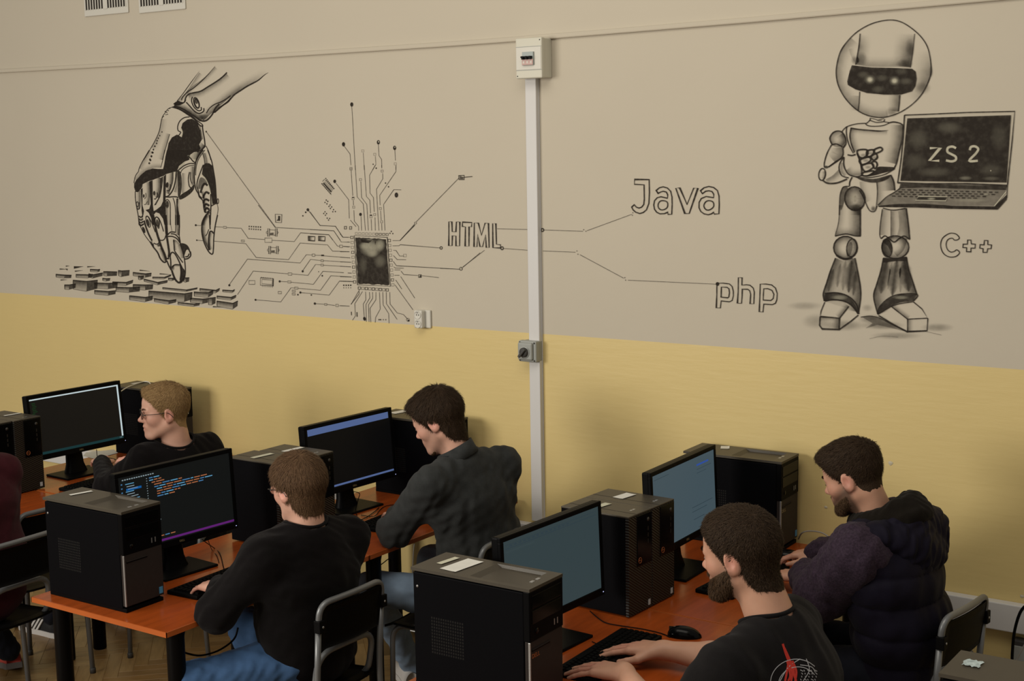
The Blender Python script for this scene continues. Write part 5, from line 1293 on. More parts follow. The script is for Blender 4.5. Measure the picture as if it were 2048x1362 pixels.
def el(c, r, R=None, k=.02, op='u'):
    c = vv(c); r = vv(r) if hasattr(r, '__len__') else np.ones(3)*r; R = np.eye(3) if R is None else R
    m = r.max()
    return Prim('el', k, op, c-m, c+m, (c, R, r))
def field(prims, p, cull=.05):
    d = np.full(len(p), .12)
    for q in prims:
        mg = cull + q.k
        m = np.all((p > q.lo-mg) & (p < q.hi+mg), axis=1)
        idx = np.nonzero(m)[0]
        if not len(idx): continue
        v = q.d(p[idx])
        if q.op == 'u': d[idx] = smin(d[idx], v, q.k)
        else: d[idx] = -smin(-d[idx], v, q.k)
    return d
def sdf_mesh(prims, h, post=None, pad=.030, smooth=1, fld=None, box_=None):
    """surface nets on a block-sparse grid -> verts, quads"""
    ad = [q for q in prims if q.op == 'u']
    lo = np.min([q.lo for q in ad], axis=0)-pad; hi = np.max([q.hi for q in ad], axis=0)+pad
    if box_ is not None: lo = np.maximum(lo, box_[0]); hi = np.minimum(hi, box_[1])
    B = 8
    nb = np.ceil((hi-lo)/(h*B)).astype(int)+1
    f = fld or (lambda p: field(prims, p))
    if post: g = lambda p: post(p, f(p))
    else: g = f
    I = np.stack(np.meshgrid(*[np.arange(n) for n in nb], indexing='ij'), -1).reshape(-1, 3)
    cen = lo + (I+.5)*h*B - h*.5
    dc = g(cen)
    act = np.abs(dc) < h*B*1.7
    D = np.repeat(np.repeat(np.repeat(np.where(dc < 0, -1., 1.).reshape(nb).astype(np.float32), B, 0), B, 1), B, 2)
    Ia = I[act]
    off = np.stack(np.meshgrid(*[np.arange(B)]*3, indexing='ij'), -1).reshape(-1, 3)
    for s0 in range(0, len(Ia), 1500):
        gi = (Ia[s0:s0+1500, None, :]*B + off[None]).reshape(-1, 3)
        D[gi[:, 0], gi[:, 1], gi[:, 2]] = g(lo + gi*h)
    ins = D < 0
    cnt = np.zeros(tuple(np.array(D.shape)-1), np.uint8)
    for dx in (0, 1):
        for dy in (0, 1):
            for dz_ in (0, 1): cnt += ins[dx:D.shape[0]-1+dx, dy:D.shape[1]-1+dy, dz_:D.shape[2]-1+dz_]
    cells = np.argwhere((cnt > 0) & (cnt < 8))
    if not len(cells): return np.zeros((0, 3)), np.zeros((0, 4), int)
    idx = -np.ones(cnt.shape, np.int64); idx[tuple(cells.T)] = np.arange(len(cells))
    cor = [(0,0,0),(1,0,0),(0,1,0),(1,1,0),(0,0,1),(1,0,1),(0,1,1),(1,1,1)]
    val = np.stack([D[cells[:, 0]+c[0], cells[:, 1]+c[1], cells[:, 2]+c[2]] for c in cor], 1)
    acc = np.zeros((len(cells), 3)); w = np.zeros(len(cells))
    for a, b in ((0,1),(2,3),(4,5),(6,7),(0,2),(1,3),(4,6),(5,7),(0,4),(1,5),(2,6),(3,7)):
        va, vb = val[:, a], val[:, b]; m = (va < 0) != (vb < 0)
        t = np.where(m, va/(va-vb+1e-12), 0)
        pt = np.array(cor[a]) + t[:, None]*(np.array(cor[b])-np.array(cor[a]))
        acc += pt*m[:, None]; w += m
    V = lo + (cells + acc/w[:, None])*h
    Q = []
    for ax in range(3):
        u, v = [(1, 2), (2, 0), (0, 1)][ax]
        sl0 = [slice(None)]*3; sl1 = [slice(None)]*3; sl0[ax] = slice(0, -1); sl1[ax] = slice(1, None)
        ch = ins[tuple(sl0)] != ins[tuple(sl1)]
        e = np.argwhere(ch)
        ok = (e[:, u] > 0) & (e[:, v] > 0) & (e[:, u] < cnt.shape[u]) & (e[:, v] < cnt.shape[v])
        e = e[ok]
        if not len(e): continue
        def cell(du, dv):
            q = e.copy(); q[:, u] -= du; q[:, v] -= dv
            return idx[q[:, 0], q[:, 1], q[:, 2]]
        q = np.stack([cell(1, 1), cell(0, 1), cell(0, 0), cell(1, 0)], 1)
        inside0 = ins[e[:, 0], e[:, 1], e[:, 2]]
        q[~inside0] = q[~inside0][:, ::-1]
        Q.append(q[(q >= 0).all(1)])
    Q = np.concatenate(Q)
    for _ in range(smooth):
        S = np.zeros_like(V); n = np.zeros(len(V))
        for a in range(4):
            b = (a+1) % 4
            np.add.at(S, Q[:, a], V[Q[:, b]]); np.add.at(n, Q[:, a], 1); np.add.at(S, Q[:, b], V[Q[:, a]]); np.add.at(n, Q[:, b], 1)
        V = V*.5 + S/np.maximum(n, 1)[:, None]*.5
    return V, Q
def np_mesh(name, V, Q, mat, parent, origin, smooth=True, attr=None):
    me = bpy.data.meshes.new(name)
    V = np.asarray(V, np.float32)-np.asarray(origin, np.float32); Q = np.asarray(Q, np.int32)
    me.vertices.add(len(V)); me.vertices.foreach_set('co', V.ravel())
    k = Q.shape[1]
    me.loops.add(Q.size); me.loops.foreach_set('vertex_index', Q.ravel())
    me.polygons.add(len(Q)); me.polygons.foreach_set('loop_start', np.arange(0, Q.size, k, dtype=np.int32))
    me.update(calc_edges=True); me.validate()
    if smooth: me.polygons.foreach_set('use_smooth', np.ones(len(me.polygons), bool))
    if attr is not None:
        at = me.color_attributes.new('tone', 'FLOAT_COLOR', 'POINT'); at.data.foreach_set('color', np.asarray(attr, np.float32).ravel())
    me.materials.append(MATS[mat])
    o = bpy.data.objects.new(name, me); COL.objects.link(o); o.parent = parent
    return o
def vnormals(V, Q):
    n = np.cross(V[Q[:, 2]]-V[Q[:, 0]], V[Q[:, 3]]-V[Q[:, 1]])
    N_ = np.zeros_like(V)
    for a in range(4): np.add.at(N_, Q[:, a], n)
    return N_/(np.linalg.norm(N_, axis=1)[:, None]+1e-12)
def wob(p, fr, seed):
    """smooth pseudo-noise in -1..1"""
    r = np.random.default_rng(seed); o = 0
    for i in range(4):
        k = r.normal(size=3)*fr*(1+.5*i); k2 = r.normal(size=3)*fr*.7
        o = o + np.sin(p @ k + 1.7*np.sin(p @ k2 + r.uniform(0, 6)) + r.uniform(0, 6))/(1+.5*i)
    return o/2.2

# ---------------------------------------------------------------- frames and anatomy
class Head:
    def __init__(s, c, yaw, pitch, roll=0, sc=1.0):
        """yaw: degrees turned from -X towards the room (-Y); pitch: degrees looking down"""
        a = radians(yaw); f = vv(-cos(a), -sin(a), 0); l = vv(sin(a), -cos(a), 0); u = vv(0, 0, 1)
        p = radians(pitch); f, u = f*cos(p)-u*sin(p), u*cos(p)+f*sin(p)
        q = radians(roll); l, u = l*cos(q)+u*sin(q), u*cos(q)-l*sin(q)
        s.R = np.stack([f, l, u], 1); s.c = vv(c); s.s = sc
    def P(s, x, y, z): return s.c + s.R @ (vv(x, y, z)*s.s)
    def loc(s, p): return ((p-s.c) @ s.R)/s.s
def head_prims(H, ears=True, nose=1.0, jaw=1.0, smile=0):
    P, R, k = H.P, H.R, H.s
    L = [el(P(-.010, 0, .035), vv(.100, .077, .090)*k, R, .02), el(P(.030, 0, .043), vv(.060, .064, .064)*k, R, .03), el(P(.036, 0, -.030), vv(.050, .056, .064)*k, R, .03)]
    for s in (1, -1):
        L += [rc(P(-.004, s*.050*jaw, -.050), P(.060, s*.022*jaw, -.097), .021*k, .018*k, .030),
              el(P(.054, s*.043, -.020), vv(.028, .021, .026)*k, R, .022),
              rc(P(.078, s*.042, .020), P(.088, s*.010, .019), .0095*k, .0095*k, .014)]
    L += [el(P(.073, 0, -.097), vv(.023, .027, .021)*k, R, .020), el(P(.064, 0, -.058), vv(.034, .033, .030)*k, R, .020)]
    for s in (1, -1): L.append(el(P(.099, s*.031, .002), .0140*k, R, .012, 's'))
    for s in (1, -1): L.append(el(P(.0795, s*.031, .002), .0125*k, R, .005))
    L += [rc(P(.086, 0, .012), P(.105*nose, 0, -.024), .0070*k, .0100*k, .012), el(P(.1075*nose, 0, -.026), vv(.0105, .0105, .0095)*k, R, .008)]
    for s in (1, -1): L.append(el(P(.0955, s*.0115, -.031), vv(.011, .0075, .0075)*k, R, .007))
    lx = .0
    for s in (1, -1):
        L += [rc(P(.083+smile*.0, s*(.021+smile*.004), -.060+smile*.004), P(.0935, s*.004, -.0555), .0040*k, .0058*k, .007),
              rc(P(.082, s*.019, -.064), P(.0905, s*.004, -.0705), .0040*k, .0066*k, .007)]
        L.append(rc(P(.092, s*.014, -.0625), P(.0995, 0, -.0628), .0022*k, .0022*k, .004, 's'))
    if ears:
        for s in (1, -1):
            Re = R @ np.array([[cos(.25), 0, sin(.25)], [0, 1, 0], [-sin(.25), 0, cos(.25)]]) @ np.array([[cos(s*.35), -sin(s*.35), 0], [sin(s*.35), cos(s*.35), 0], [0, 0, 1]])
            L += [el(P(-.012, s*.080, -.002), vv(.021, .0085, .033)*k, Re, .008), el(P(-.006, s*.0785, -.026), vv(.010, .007, .012)*k, Re, .008),
                  el(P(-.0085, s*.0905, .000), vv(.0115, .0085, .019)*k, Re, .005, 's'),
                  rc(P(.006, s*.079, -.004), P(.004, s*.079, -.014), .0045*k, .0045*k, .004)]
    return L
def hand_prims(w, d, n, side, curl=.5, spread=1.0, k=1.0, thumb=.6):
    """w wrist, d towards the fingers, n out of the back of the hand, side +1 if the thumb lies on cross(d, n)"""
    d = nrm(d); n = nrm(vv(n)-d*(vv(n) @ d)); l = np.cross(d, n)*side
    w = vv(w); L = []
    base = (.033, .0115, -.0105, -.032)
    for i, b in enumerate(base):
        kn = w + d*(.088-.004*abs(i-1)-.006*(i == 3))*k + l*b*k + n*.004*(1-abs(i-1.5)/2)
        L.append(rc(w + d*.012 + l*b*.55*k, kn, .0145*k, .0110*k, .016))
    L.append(el(w + d*.045*k - n*.004, vv(.040, .034, .013)*k, np.stack([d, l, n], 1), .012))
    ln = ((.045, .027, .022), (.049, .031, .023), (.046, .029, .023), (.036, .022, .019))
    for i, b in enumerate(base):
        kn = w + d*(.088-.004*abs(i-1)-.006*(i == 3))*k + l*b*k + n*.004*(1-abs(i-1.5)/2)
        a = .12 + .25*curl*(1+.1*i); dr = nrm(d + l*b*4.2*spread)
        p = kn; r0 = .0086-.0004*i
        for j, q in enumerate(ln[i]):
            dd = dr*cos(a) - n*sin(a); p2 = p + dd*q*k
            L.append(rc(p, p2, (r0-.0007*j)*k, (r0-.0007*(j+1))*k, .0035 if j else .006)); p = p2; a += curl*(.75, .55, 0)[j]
    t0 = w + d*.022*k + l*.026*k - n*.004; t1 = t0 + (d*.70+l*.62-n*.25)*.040*k; t2 = t1 + (d*.92+l*.32*thumb-n*.2)*.032*k; t3 = t2 + (d*.98+l*.05-n*.15)*.025*k
    L += [rc(t0, t1, .0135*k, .0110*k, .014), rc(t1, t2, .0108*k, .0095*k, .006), rc(t2, t3, .0095*k, .0078*k, .005)]
    return L

# skin: slightly redder where the tone attribute says so
def skin_mat(name, col, red):
    m = bpy.data.materials.new(name); m.use_nodes = True
    nt = m.node_tree; N = nt.nodes; L = nt.links; b = N['Principled BSDF']
    b.inputs['Roughness'].default_value = .5; b.inputs['Specular IOR Level'].default_value = .35
    b.inputs['Subsurface Weight'].default_value = .12; b.inputs['Subsurface Radius'].default_value = (.012, .005, .003); b.inputs['Subsurface Scale'].default_value = 1
    at = N.new('ShaderNodeAttribute'); at.attribute_name = 'tone'
    mx = N.new('ShaderNodeMix'); mx.data_type = 'RGBA'; mx.inputs[6].default_value = (*col, 1); mx.inputs[7].default_value = (*red, 1)
    sp = N.new('ShaderNodeSeparateColor'); L.new(at.outputs['Color'], sp.inputs[0])
    L.new(sp.outputs[0], mx.inputs[0])
    mx2 = N.new('ShaderNodeMix'); mx2.data_type = 'RGBA'; mx2.inputs[7].default_value = (.045, .028, .018, 1)
    L.new(sp.outputs[1], mx2.inputs[0]); L.new(mx.outputs[2], mx2.inputs[6])
    tc = N.new('ShaderNodeTexCoord'); n = N.new('ShaderNodeTexNoise'); n.inputs['Scale'].default_value = 45; n.inputs['Detail'].default_value = 4
    L.new(tc.outputs['Object'], n.inputs['Vector'])
    mr = N.new('ShaderNodeMapRange'); mr.inputs['To Min'].default_value = .92; mr.inputs['To Max'].default_value = 1.06; L.new(n.outputs['Fac'], mr.inputs['Value'])
    cb = N.new('ShaderNodeCombineColor')
    for k in range(3): L.new(mr.outputs[0], cb.inputs[k])
    m3 = N.new('ShaderNodeMix'); m3.data_type = 'RGBA'; m3.blend_type = 'MULTIPLY'; m3.inputs[0].default_value = 1
    L.new(mx2.outputs[2], m3.inputs[6]); L.new(cb.outputs[0], m3.inputs[7]); L.new(m3.outputs[2], b.inputs['Base Color'])
    MATS[name] = m
def hair_mat(name, a, b_):
    m = bpy.data.materials.new(name); m.use_nodes = True
    nt = m.node_tree; N = nt.nodes; L = nt.links; b = N['Principled BSDF']
    b.inputs['Roughness'].default_value = .6; b.inputs['Specular IOR Level'].default_value = .12
    g = N.new('ShaderNodeNewGeometry'); mx = N.new('ShaderNodeMix'); mx.data_type = 'RGBA'
    mx.inputs[6].default_value = (*a, 1); mx.inputs[7].default_value = (*b_, 1)
    L.new(g.outputs['Random Per Island'], mx.inputs[0]); L.new(mx.outputs[2], b.inputs['Base Color'])
    tc = N.new('ShaderNodeTexCoord'); n = N.new('ShaderNodeTexNoise'); n.inputs['Scale'].default_value = 240; n.inputs['Detail'].default_value = 3
    L.new(tc.outputs['Object'], n.inputs['Vector']); bp = N.new('ShaderNodeBump'); bp.inputs['Strength'].default_value = .8; bp.inputs['Distance'].default_value = .003
    L.new(n.outputs['Fac'], bp.inputs['Height']); L.new(bp.outputs[0], b.inputs['Normal'])
    MATS[name] = m
def cloth_mat(name, col, weave=500, bump=.4, ns=40, na=.12, rough=.9, stretch=None, sheen=.15):
    m = pm(name, tuple(c*.62 for c in col) if max(col) < .03 else col, rough, .06, 0, ns, na, bump, weave, stretch)
    m.node_tree.nodes['Principled BSDF'].inputs['Sheen Weight'].default_value = sheen*.3
    m.node_tree.nodes['Principled BSDF'].inputs['Sheen Roughness'].default_value = .5
    return m
def strands(V, N_, flow, n, ln, wid, lift, seed, curl=.15):
    """thin tapering ribbons rooted on V, laid along flow"""
    r = np.random.default_rng(seed)
    i = r.integers(0, len(V), n)
    p = V[i] + r.normal(size=(n, 3))*.0012; nn = N_[i]
    t = flow[i] + r.normal(size=(n, 3))*curl
    t = t - nn*np.sum(t*nn, 1)[:, None]; t /= np.linalg.norm(t, axis=1)[:, None]+1e-9
    w = np.cross(t, nn)*wid*.5
    l = ln*r.uniform(.55, 1.25, n)[:, None]; lf = lift*r.uniform(.2, 1.3, n)[:, None]
    rows = []
    for k, (u, ww) in enumerate(((0, 1), (.4, .9), (.75, .6), (1, .08))):
        q = p + t*l*u + nn*(lf*l*(u - .55*u*u) + .0006); rows += [q-w*ww, q+w*ww]
    VV = np.stack(rows, 1).reshape(-1, 3)
    b = np.arange(n)[:, None]*8
    Q = np.concatenate([b+np.array([[2*k, 2*k+1, 2*k+3, 2*k+2]]) for k in range(3)])
    return VV, Q
def join(parts):
    V = []; Q = []; o = 0
    for v, q in parts:
        V.append(v); Q.append(q+o); o += len(v)
    return np.concatenate(V), np.concatenate(Q)
# ================================================================== person builder
skin_mat('skin_fair', (.60, .345, .255), (.57, .245, .19))
skin_mat('skin_tan', (.50, .275, .185), (.48, .205, .15))
hair_mat('hair_blond', (.21, .125, .055), (.40, .26, .12))
hair_mat('hair_brown', (.065, .036, .019), (.14, .080, .042))
hair_mat('hair_dark', (.020, .012, .007), (.045, .027, .015))
hair_mat('hair_beard', (.030, .018, .010), (.075, .043, .022))
cloth_mat('knit_black', (.0085, .0070, .0075), 420, .5)
cloth_mat('fleece_charcoal', (.0315, .0335, .0335), 350, .6, 30, .2)
cloth_mat('jersey_black', (.0125, .0110, .0115), 500, .4)
cloth_mat('quilt_navy', (.0115, .0095, .0200), 300, .3, 30, .15, .6, None, .1)
cloth_mat('quilt_heather', (.032, .021, .033), 260, .8, 140, .45, .85)
cloth_mat('hoodie_olive', (.014, .011, .008), 300, .6)
cloth_mat('maroon_knit', (.045, .009, .013), 350, .5)
cloth_mat('denim_blue', (.045, .095, .20), 700, .4, 12, .35, .8)
cloth_mat('denim_light', (.20, .27, .37), 700, .4, 12, .25, .8)
cloth_mat('denim_dark', (.012, .013, .020), 700, .4, 12, .25, .8)
pm('eye_dark', (.02, .013, .01), .25, .5)
pm('shoe_black', (.010, .010, .011), .6, .3); pm('shoe_white', (.50, .48, .46), .6, .3); pm('shoe_gray', (.085, .075, .07), .7, .3); pm('shoe_red', (.32, .03, .02), .6, .3); pm('frame_black', (.010, .009, .009), .3, .5)
pm('lens', (.10, .10, .10), .05, .5); MATS['lens'].node_tree.nodes['Principled BSDF'].inputs['Transmission Weight'].default_value = 1; MATS['lens'].node_tree.nodes['Principled BSDF'].inputs['Base Color'].default_value = (.95, .95, .95, 1)
pm('print_red', (.42, .03, .02), .7, .2); pm('print_white', (.35, .35, .37), .7, .2)

def shoe(parent, name, heel, toe, origin, up_mat, sole_mat, stripes=None, ln=.29, pitch=0):
    """a low sneaker from heel to toe point on the ground"""
    heel, toe = vv(heel), vv(toe); f = nrm(toe-heel); u = vv(0, 0, 1) - f*(f[2]); u = nrm(u); l = np.cross(u, f)
    V = []; Fc = []
    n = 16
    prof = ((0, .030, .078), (.10, .036, .092), (.25, .036, .098), (.40, .038, .082), (.55, .044, .066), (.72, .048, .055), (.88, .042, .046), (.97, .026, .038), (1.0, .010, .026))
    for (t, w, hh) in prof:
        for k in range(n):
            a = pi*k/(n-1)
            V.append(heel + f*ln*t + l*w*cos(a)*(1 if sin(a) < .5 else .95) + u*(.022 + (hh-.022)*sin(a)**.75))
    for i in range(len(prof)-1):
        for k in range(n-1): Fc.append((i*n+k, i*n+k+1, (i+1)*n+k+1, (i+1)*n+k))
    Fc.append(tuple(range(n))); Fc.append(tuple((len(prof)-1)*n+k for k in range(n))[::-1])
    sh = mesh_obj(name, [v-origin for v in V], Fc, up_mat, parent, True)
    V = []; Fc = []; ring = []
    for (t, w, hh) in prof: ring.append(heel + f*ln*(t*1.02-.01) + l*(w+.004))
    for (t, w, hh) in prof[::-1]: ring.append(heel + f*ln*(t*1.02-.01) - l*(w+.004))
    m = len(ring)
    V = [p for p in ring] + [p+u*.026 for p in ring]
    Fc = [tuple(range(m))[::-1], tuple(range(m, 2*m))] + [(i, (i+1) % m, m+(i+1) % m, m+i) for i in range(m)]
    mesh_obj('sole', [v-origin for v in V], Fc, sole_mat, sh)
    if stripes:
        for s in (1, -1):
            for k in range(3):
                t = .36+.085*k; a = heel + f*ln*t + l*s*.047 + u*.030; b = heel + f*ln*(t-.10) + l*s*.031 + u*.082
                q = f*.013
                pts = [a, a+q, b+q, b]; cc = l*s*.004
                mesh_obj('stripe', [p+cc-origin for p in pts] + [p-cc-origin for p in pts], [(0, 1, 2, 3), (4, 7, 6, 5), (0, 4, 5, 1), (1, 5, 6, 2), (2, 6, 7, 3), (3, 7, 4, 0)], stripes, sh)
    return sh

def person(label, J, H, skin, hair, top, trousers, hairspec, group=None, bulk=1.0, sleeve=1.0, beard=None, hands=(), jaw=1.0, nose=1.0, smile=0, extras=None, neck_r=.056, fold_seed=1, collar=None, body_h=.0047, thigh=1.0):
    origin = vv(J['root'])
    t = thing('person', label, 'person', tuple(origin), 0, group)
    SL, SR, EL, ER, WL, WR = (vv(J[k]) for k in ('SL', 'SR', 'EL', 'ER', 'WL', 'WR'))
    Nb, Ch, Wa, Pe = (vv(J[k]) for k in ('Nb', 'Ch', 'Wa', 'Pe'))
    lat = nrm(SL-SR)
    nk = [rc(H.P(-.030, 0, -.055), Nb + (Ch-Nb)*.10, neck_r*1.0, neck_r*1.10, .035)]
    # ---- skin: one continuous mesh of head, neck, shoulders, arms and hands
    body = head_prims(H, True, nose, jaw, smile)
    body += nk
    body += [ec(Ch, Nb+(Ch-Nb)*.45, .085, .05, lat, 1.5, .05), rc(Nb+(Ch-Nb)*.3, SL, .040, .036, .04), rc(Nb+(Ch-Nb)*.3, SR, .040, .036, .04)]
    for S, E, W_ in ((SL, EL, WL), (SR, ER, WR)):
        fb = 1.0 if sleeve < .99 else .80
        body += [rc(S, E, .036*bulk, .040*bulk*fb, .03), rc(E, E+(W_-E)*.35, .040*bulk*fb, .041*bulk*fb, .03), rc(E+(W_-E)*.35, W_, .041*bulk*fb, .027, .02), rc(W_, W_+(W_-E)*.06, .026, .022, .02)]
    for (w, d, n, side, curl, kk) in hands: body += hand_prims(w, d, n, side, curl, 1.0, kk)
    V, Q = sdf_mesh(body, body_h)
    lp = H.loc(V)
    red = np.exp(-(((lp-vv(.060, 0, -.018))/vv(.035, .075, .028))**2).sum(1))*.7
    red = np.maximum(red, np.exp(-(((lp-vv(.112, 0, -.028))/vv(.014, .016, .014))**2).sum(1))*.8)
    red = np.maximum(red, np.exp(-(((lp-vv(.094, 0, -.063))/vv(.012, .024, .009))**2).sum(1))*1.0)
    for s in (1, -1): red = np.maximum(red, np.exp(-(((lp-vv(-.012, s*.082, -.002))/vv(.026, .016, .036))**2).sum(1))*.9)
    for (w, d, n, side, curl, kk) in hands: red = np.maximum(red, np.exp(-(np.linalg.norm(V-(vv(w)+nrm(d)*.13), axis=1)/.06)**2)*.75)
    dk_ = np.zeros(len(V))
    if beard and beard.get('stubble'):
        x_, z_ = lp[:, 0], lp[:, 2]
        q = np.clip((-.002 - .50*np.maximum(x_-.012, 0) - z_)/.030, 0, 1)*np.clip((x_+.018)/.018, 0, 1)*np.clip((z_+.150)/.02, 0, 1)*np.clip((.02+x_*.6+(z_+.125)*2)/.05, 0, 1)
        q = np.maximum(q, np.exp(-(((lp-vv(.100, 0, -.047))/vv(.02, .026, .008))**2).sum(1)))*(1-np.exp(-(((lp-vv(.097, 0, -.063))/vv(.014, .020, .008))**4).sum(1)))
        q = q*(np.linalg.norm(lp, axis=1) < .17); dk_ = q*beard['stubble']
    att = np.stack([red, dk_, np.zeros(len(V)), np.ones(len(V))], 1)
    np_mesh('body', V, Q, skin, t, origin, True, att)
    # ---- hair shell and strands
    hp = head_prims(H, False)[:12] + [rc(H.P(-.030, 0, -.055), Nb + (Ch-Nb)*.10, neck_r*1.0, neck_r*1.10, .035)]
    xm = hairspec['line']        # list of (z, xmax) : hair lies behind this line in the side view
    zz = np.array([a[0] for a in xm]); xx = np.array([a[1] for a in xm])
    tz = hairspec['thick']       # list of (z, thickness)
    tzz = np.array([a[0] for a in tz]); ttt = np.array([a[1] for a in tz])
    def hair_t(p):
        q = H.loc(p); cut = np.interp(q[:, 2], zz, xx) - q[:, 0] + .05*np.maximum(np.abs(q[:, 1])-.045, 0)*hairspec.get('temple', 0)
        cut = np.minimum(cut, (q[:, 2]-zz[0]+.012*np.cos(q[:, 1]*60))*.8)
        tk = np.interp(q[:, 2], tzz, ttt)
        if 'quiff' in hairspec: tk = tk + hairspec['quiff']*np.exp(-(((q-vv(.085, 0, .095))/vv(.035, .07, .03))**2).sum(1))
        tk = tk*(1+hairspec.get('rough', .16)*wob(p, 260, 5))
        return tk*np.clip(cut/.016, 0, 1)**.6 - .0035*(cut < .001) - .002
    Vh, Qh = sdf_mesh(hp, .0050, lambda p, d: d-hair_t(p), pad=.05)
    Nn = vnormals(Vh, Qh)
    vis_ = hair_t(Vh) > .0012
    cr_ = H.P(*hairspec.get('crown', (-.070, .01, .105)))
    fl_ = Vh-cr_; fl_ = fl_/(np.linalg.norm(fl_, axis=1)[:, None]+1e-6) + hairspec.get('comb', 0)*H.R[:, 0]
    parts = [(Vh, Qh)]
    st = strands(Vh[vis_], Nn[vis_], fl_[vis_], hairspec.get('n', 9000), hairspec.get('len', .018), .0013, hairspec.get('lift', .18), 3, hairspec.get('curl', .2))
    parts.append(st)
    Vx, Qx = join(parts)
    np_mesh('hair', Vx, Qx, hair, t, origin)
    # ---- eyebrows, lashes
    for s in (1, -1):
        r_ = np.random.default_rng(8); n = 130
        u = r_.uniform(0, 1, n)
        base = np.array([H.P(.0975-.014*uu**2+.0005, s*(.010+.038*uu), .0215+.006*np.sin(uu*2.6)+r_.normal()*.0014) for uu in u])
        fwd = np.tile(H.R[:, 0], (n, 1)); fl2 = np.tile(H.R[:, 1]*s + H.R[:, 2]*.25, (n, 1))
        Ve, Qe = strands(base, fwd, fl2, 200, .007, .0012, .1, 4, .2)
        np_mesh('eyebrow', Ve, Qe, hair if hair != 'hair_blond' else 'hair_brown', t, origin, False)
        pth = [H.P(.0925-.007*((i-3)/3)**2, s*(.031+.0034*(i-3)), .0005-.0012*((i-3)/3)**2) for i in range(7)]
        Vt, Ft = tube_data(pth, [.0008, .0014, .0017, .0018, .0017, .0014, .0008], 6)
        mesh_obj('eye', [v-origin for v in Vt], Ft, 'eye_dark', t, True)
    # ---- beard
    if beard and beard.get('t'):
        bt = beard['t']
        def beard_t(p):
            q = H.loc(p); x, y, z = q[:, 0], np.abs(q[:, 1]), q[:, 2]
            low = np.clip((-.022 - .50*np.maximum(x-.012, 0) + beard.get('up', 0) - z)/.022, 0, 1)          # below the cheek line
            moust = np.exp(-(((q-vv(.098, 0, -.047))/vv(.02, .026, .0065))**2).sum(1))
            side_ = np.clip((x+.006)/.020, 0, 1)
            lip = np.exp(-(((q-vv(.097, 0, -.063))/vv(.02, .020, .0085))**4).sum(1))
            m = np.maximum(low*side_, moust*1.2)*(1-lip)
            chin = 1+beard.get('chin', .5)*np.exp(-(((q-vv(.080, 0, -.105))/vv(.03, .032, .028))**2).sum(1))
            m = m*np.clip((z+.128)/.016, 0, 1)*np.clip((.35*(x-.0)+.085+(z+.125)*3)/.05, 0, 1)
            return bt*chin*m*(1+.3*wob(p, 300, 9)) - .0011
        Vb, Qb = sdf_mesh(head_prims(H, False, nose, jaw), .0036, lambda p, d: d-beard_t(p), pad=.03)
        k_ = beard_t(Vb) > .0003
        keep = k_[Qb].any(1); Qb2 = Qb[keep]
        us = np.unique(Qb2); mp_ = -np.ones(len(Vb), int); mp_[us] = np.arange(len(us))
        Nb_ = vnormals(Vb, Qb)
        flb = np.tile(-H.R[:, 2]*1.0 + H.R[:, 0]*.35, (len(Vb), 1))
        sb = strands(Vb[k_], Nb_[k_], flb[k_], beard.get('n', 3500), beard.get('len', .010), .0011, .35, 6, .35)
        Vx, Qx = join([(Vb[us], mp_[Qb2]), sb])
        np_mesh('beard', Vx, Qx, beard.get('mat', 'hair_beard'), t, origin)
    # ---- top garment
    b = bulk; g = top['ease']
    A = [ec(Pe+vv(0, 0, -.01), Wa, .118*b+g*.6, .112*b+g, lat, 1.42, .05), ec(Wa, Ch, .112*b+g, .116*b+g, lat, 1.42, .05), ec(Ch, Nb+(Ch-Nb)*.40, .112*b+g, .072*b+g, lat, 1.55, .05),
         rc(Nb+(Ch-Nb)*.22, SL, .052*b+g*.6, .058*b+g*.7, .05), rc(Nb+(Ch-Nb)*.22, SR, .052*b+g*.6, .058*b+g*.7, .05)]
    if top.get('neck_up'): A.append(rc(Nb+(Ch-Nb)*.3, Nb+(H.P(-.03, 0, -.06)-Nb)*top['neck_up'], neck_r+.03, neck_r+.012, .03))
    arm = []
    for S, E, W_ in ((SL, EL, WL), (SR, ER, WR)):
        r1, r2, r3 = .056*b+g*.9, .048*b+g*.9, .034+g*.7
        if sleeve >= .99: arm += [rc(S, E, r1, r2, .04), rc(E, W_, r2, r3, .035)]
        else: arm += [rc(S, S+(E-S)*sleeve*1.0, r1*1.05, r2*1.18, .04)]
    cutn = rc(Nb+(Ch-Nb)*.32, H.P(-.02, 0, -.03), neck_r+top.get('neck_gap', .006), neck_r+.03+top.get('neck_gap', .006), .008, 's')
    fr, fa = top.get('fold', (38, .006))
    def fold(p, d):
        w = wob(p*vv(1, 1, .8), fr, fold_seed)
        near = np.exp(-(np.minimum(np.linalg.norm(p-EL, axis=1), np.linalg.norm(p-ER, axis=1))/.10)**2)
        near2 = np.exp(-(np.minimum(np.linalg.norm(p-SL-vv(0, 0, -.06), axis=1), np.linalg.norm(p-SR-vv(0, 0, -.06), axis=1))/.12)**2)
        o = fa*w*(.55+.9*near+.7*near2)
        if top.get('quilt'):
            z = p[:, 2] + .10*(p[:, 0]-Ch[0])*.3
            o = o + top['quilt']*(np.abs(np.sin(z*pi/.105+.6))**.45 - .6)
        return d - np.maximum(o, -.010)
    box_ = None
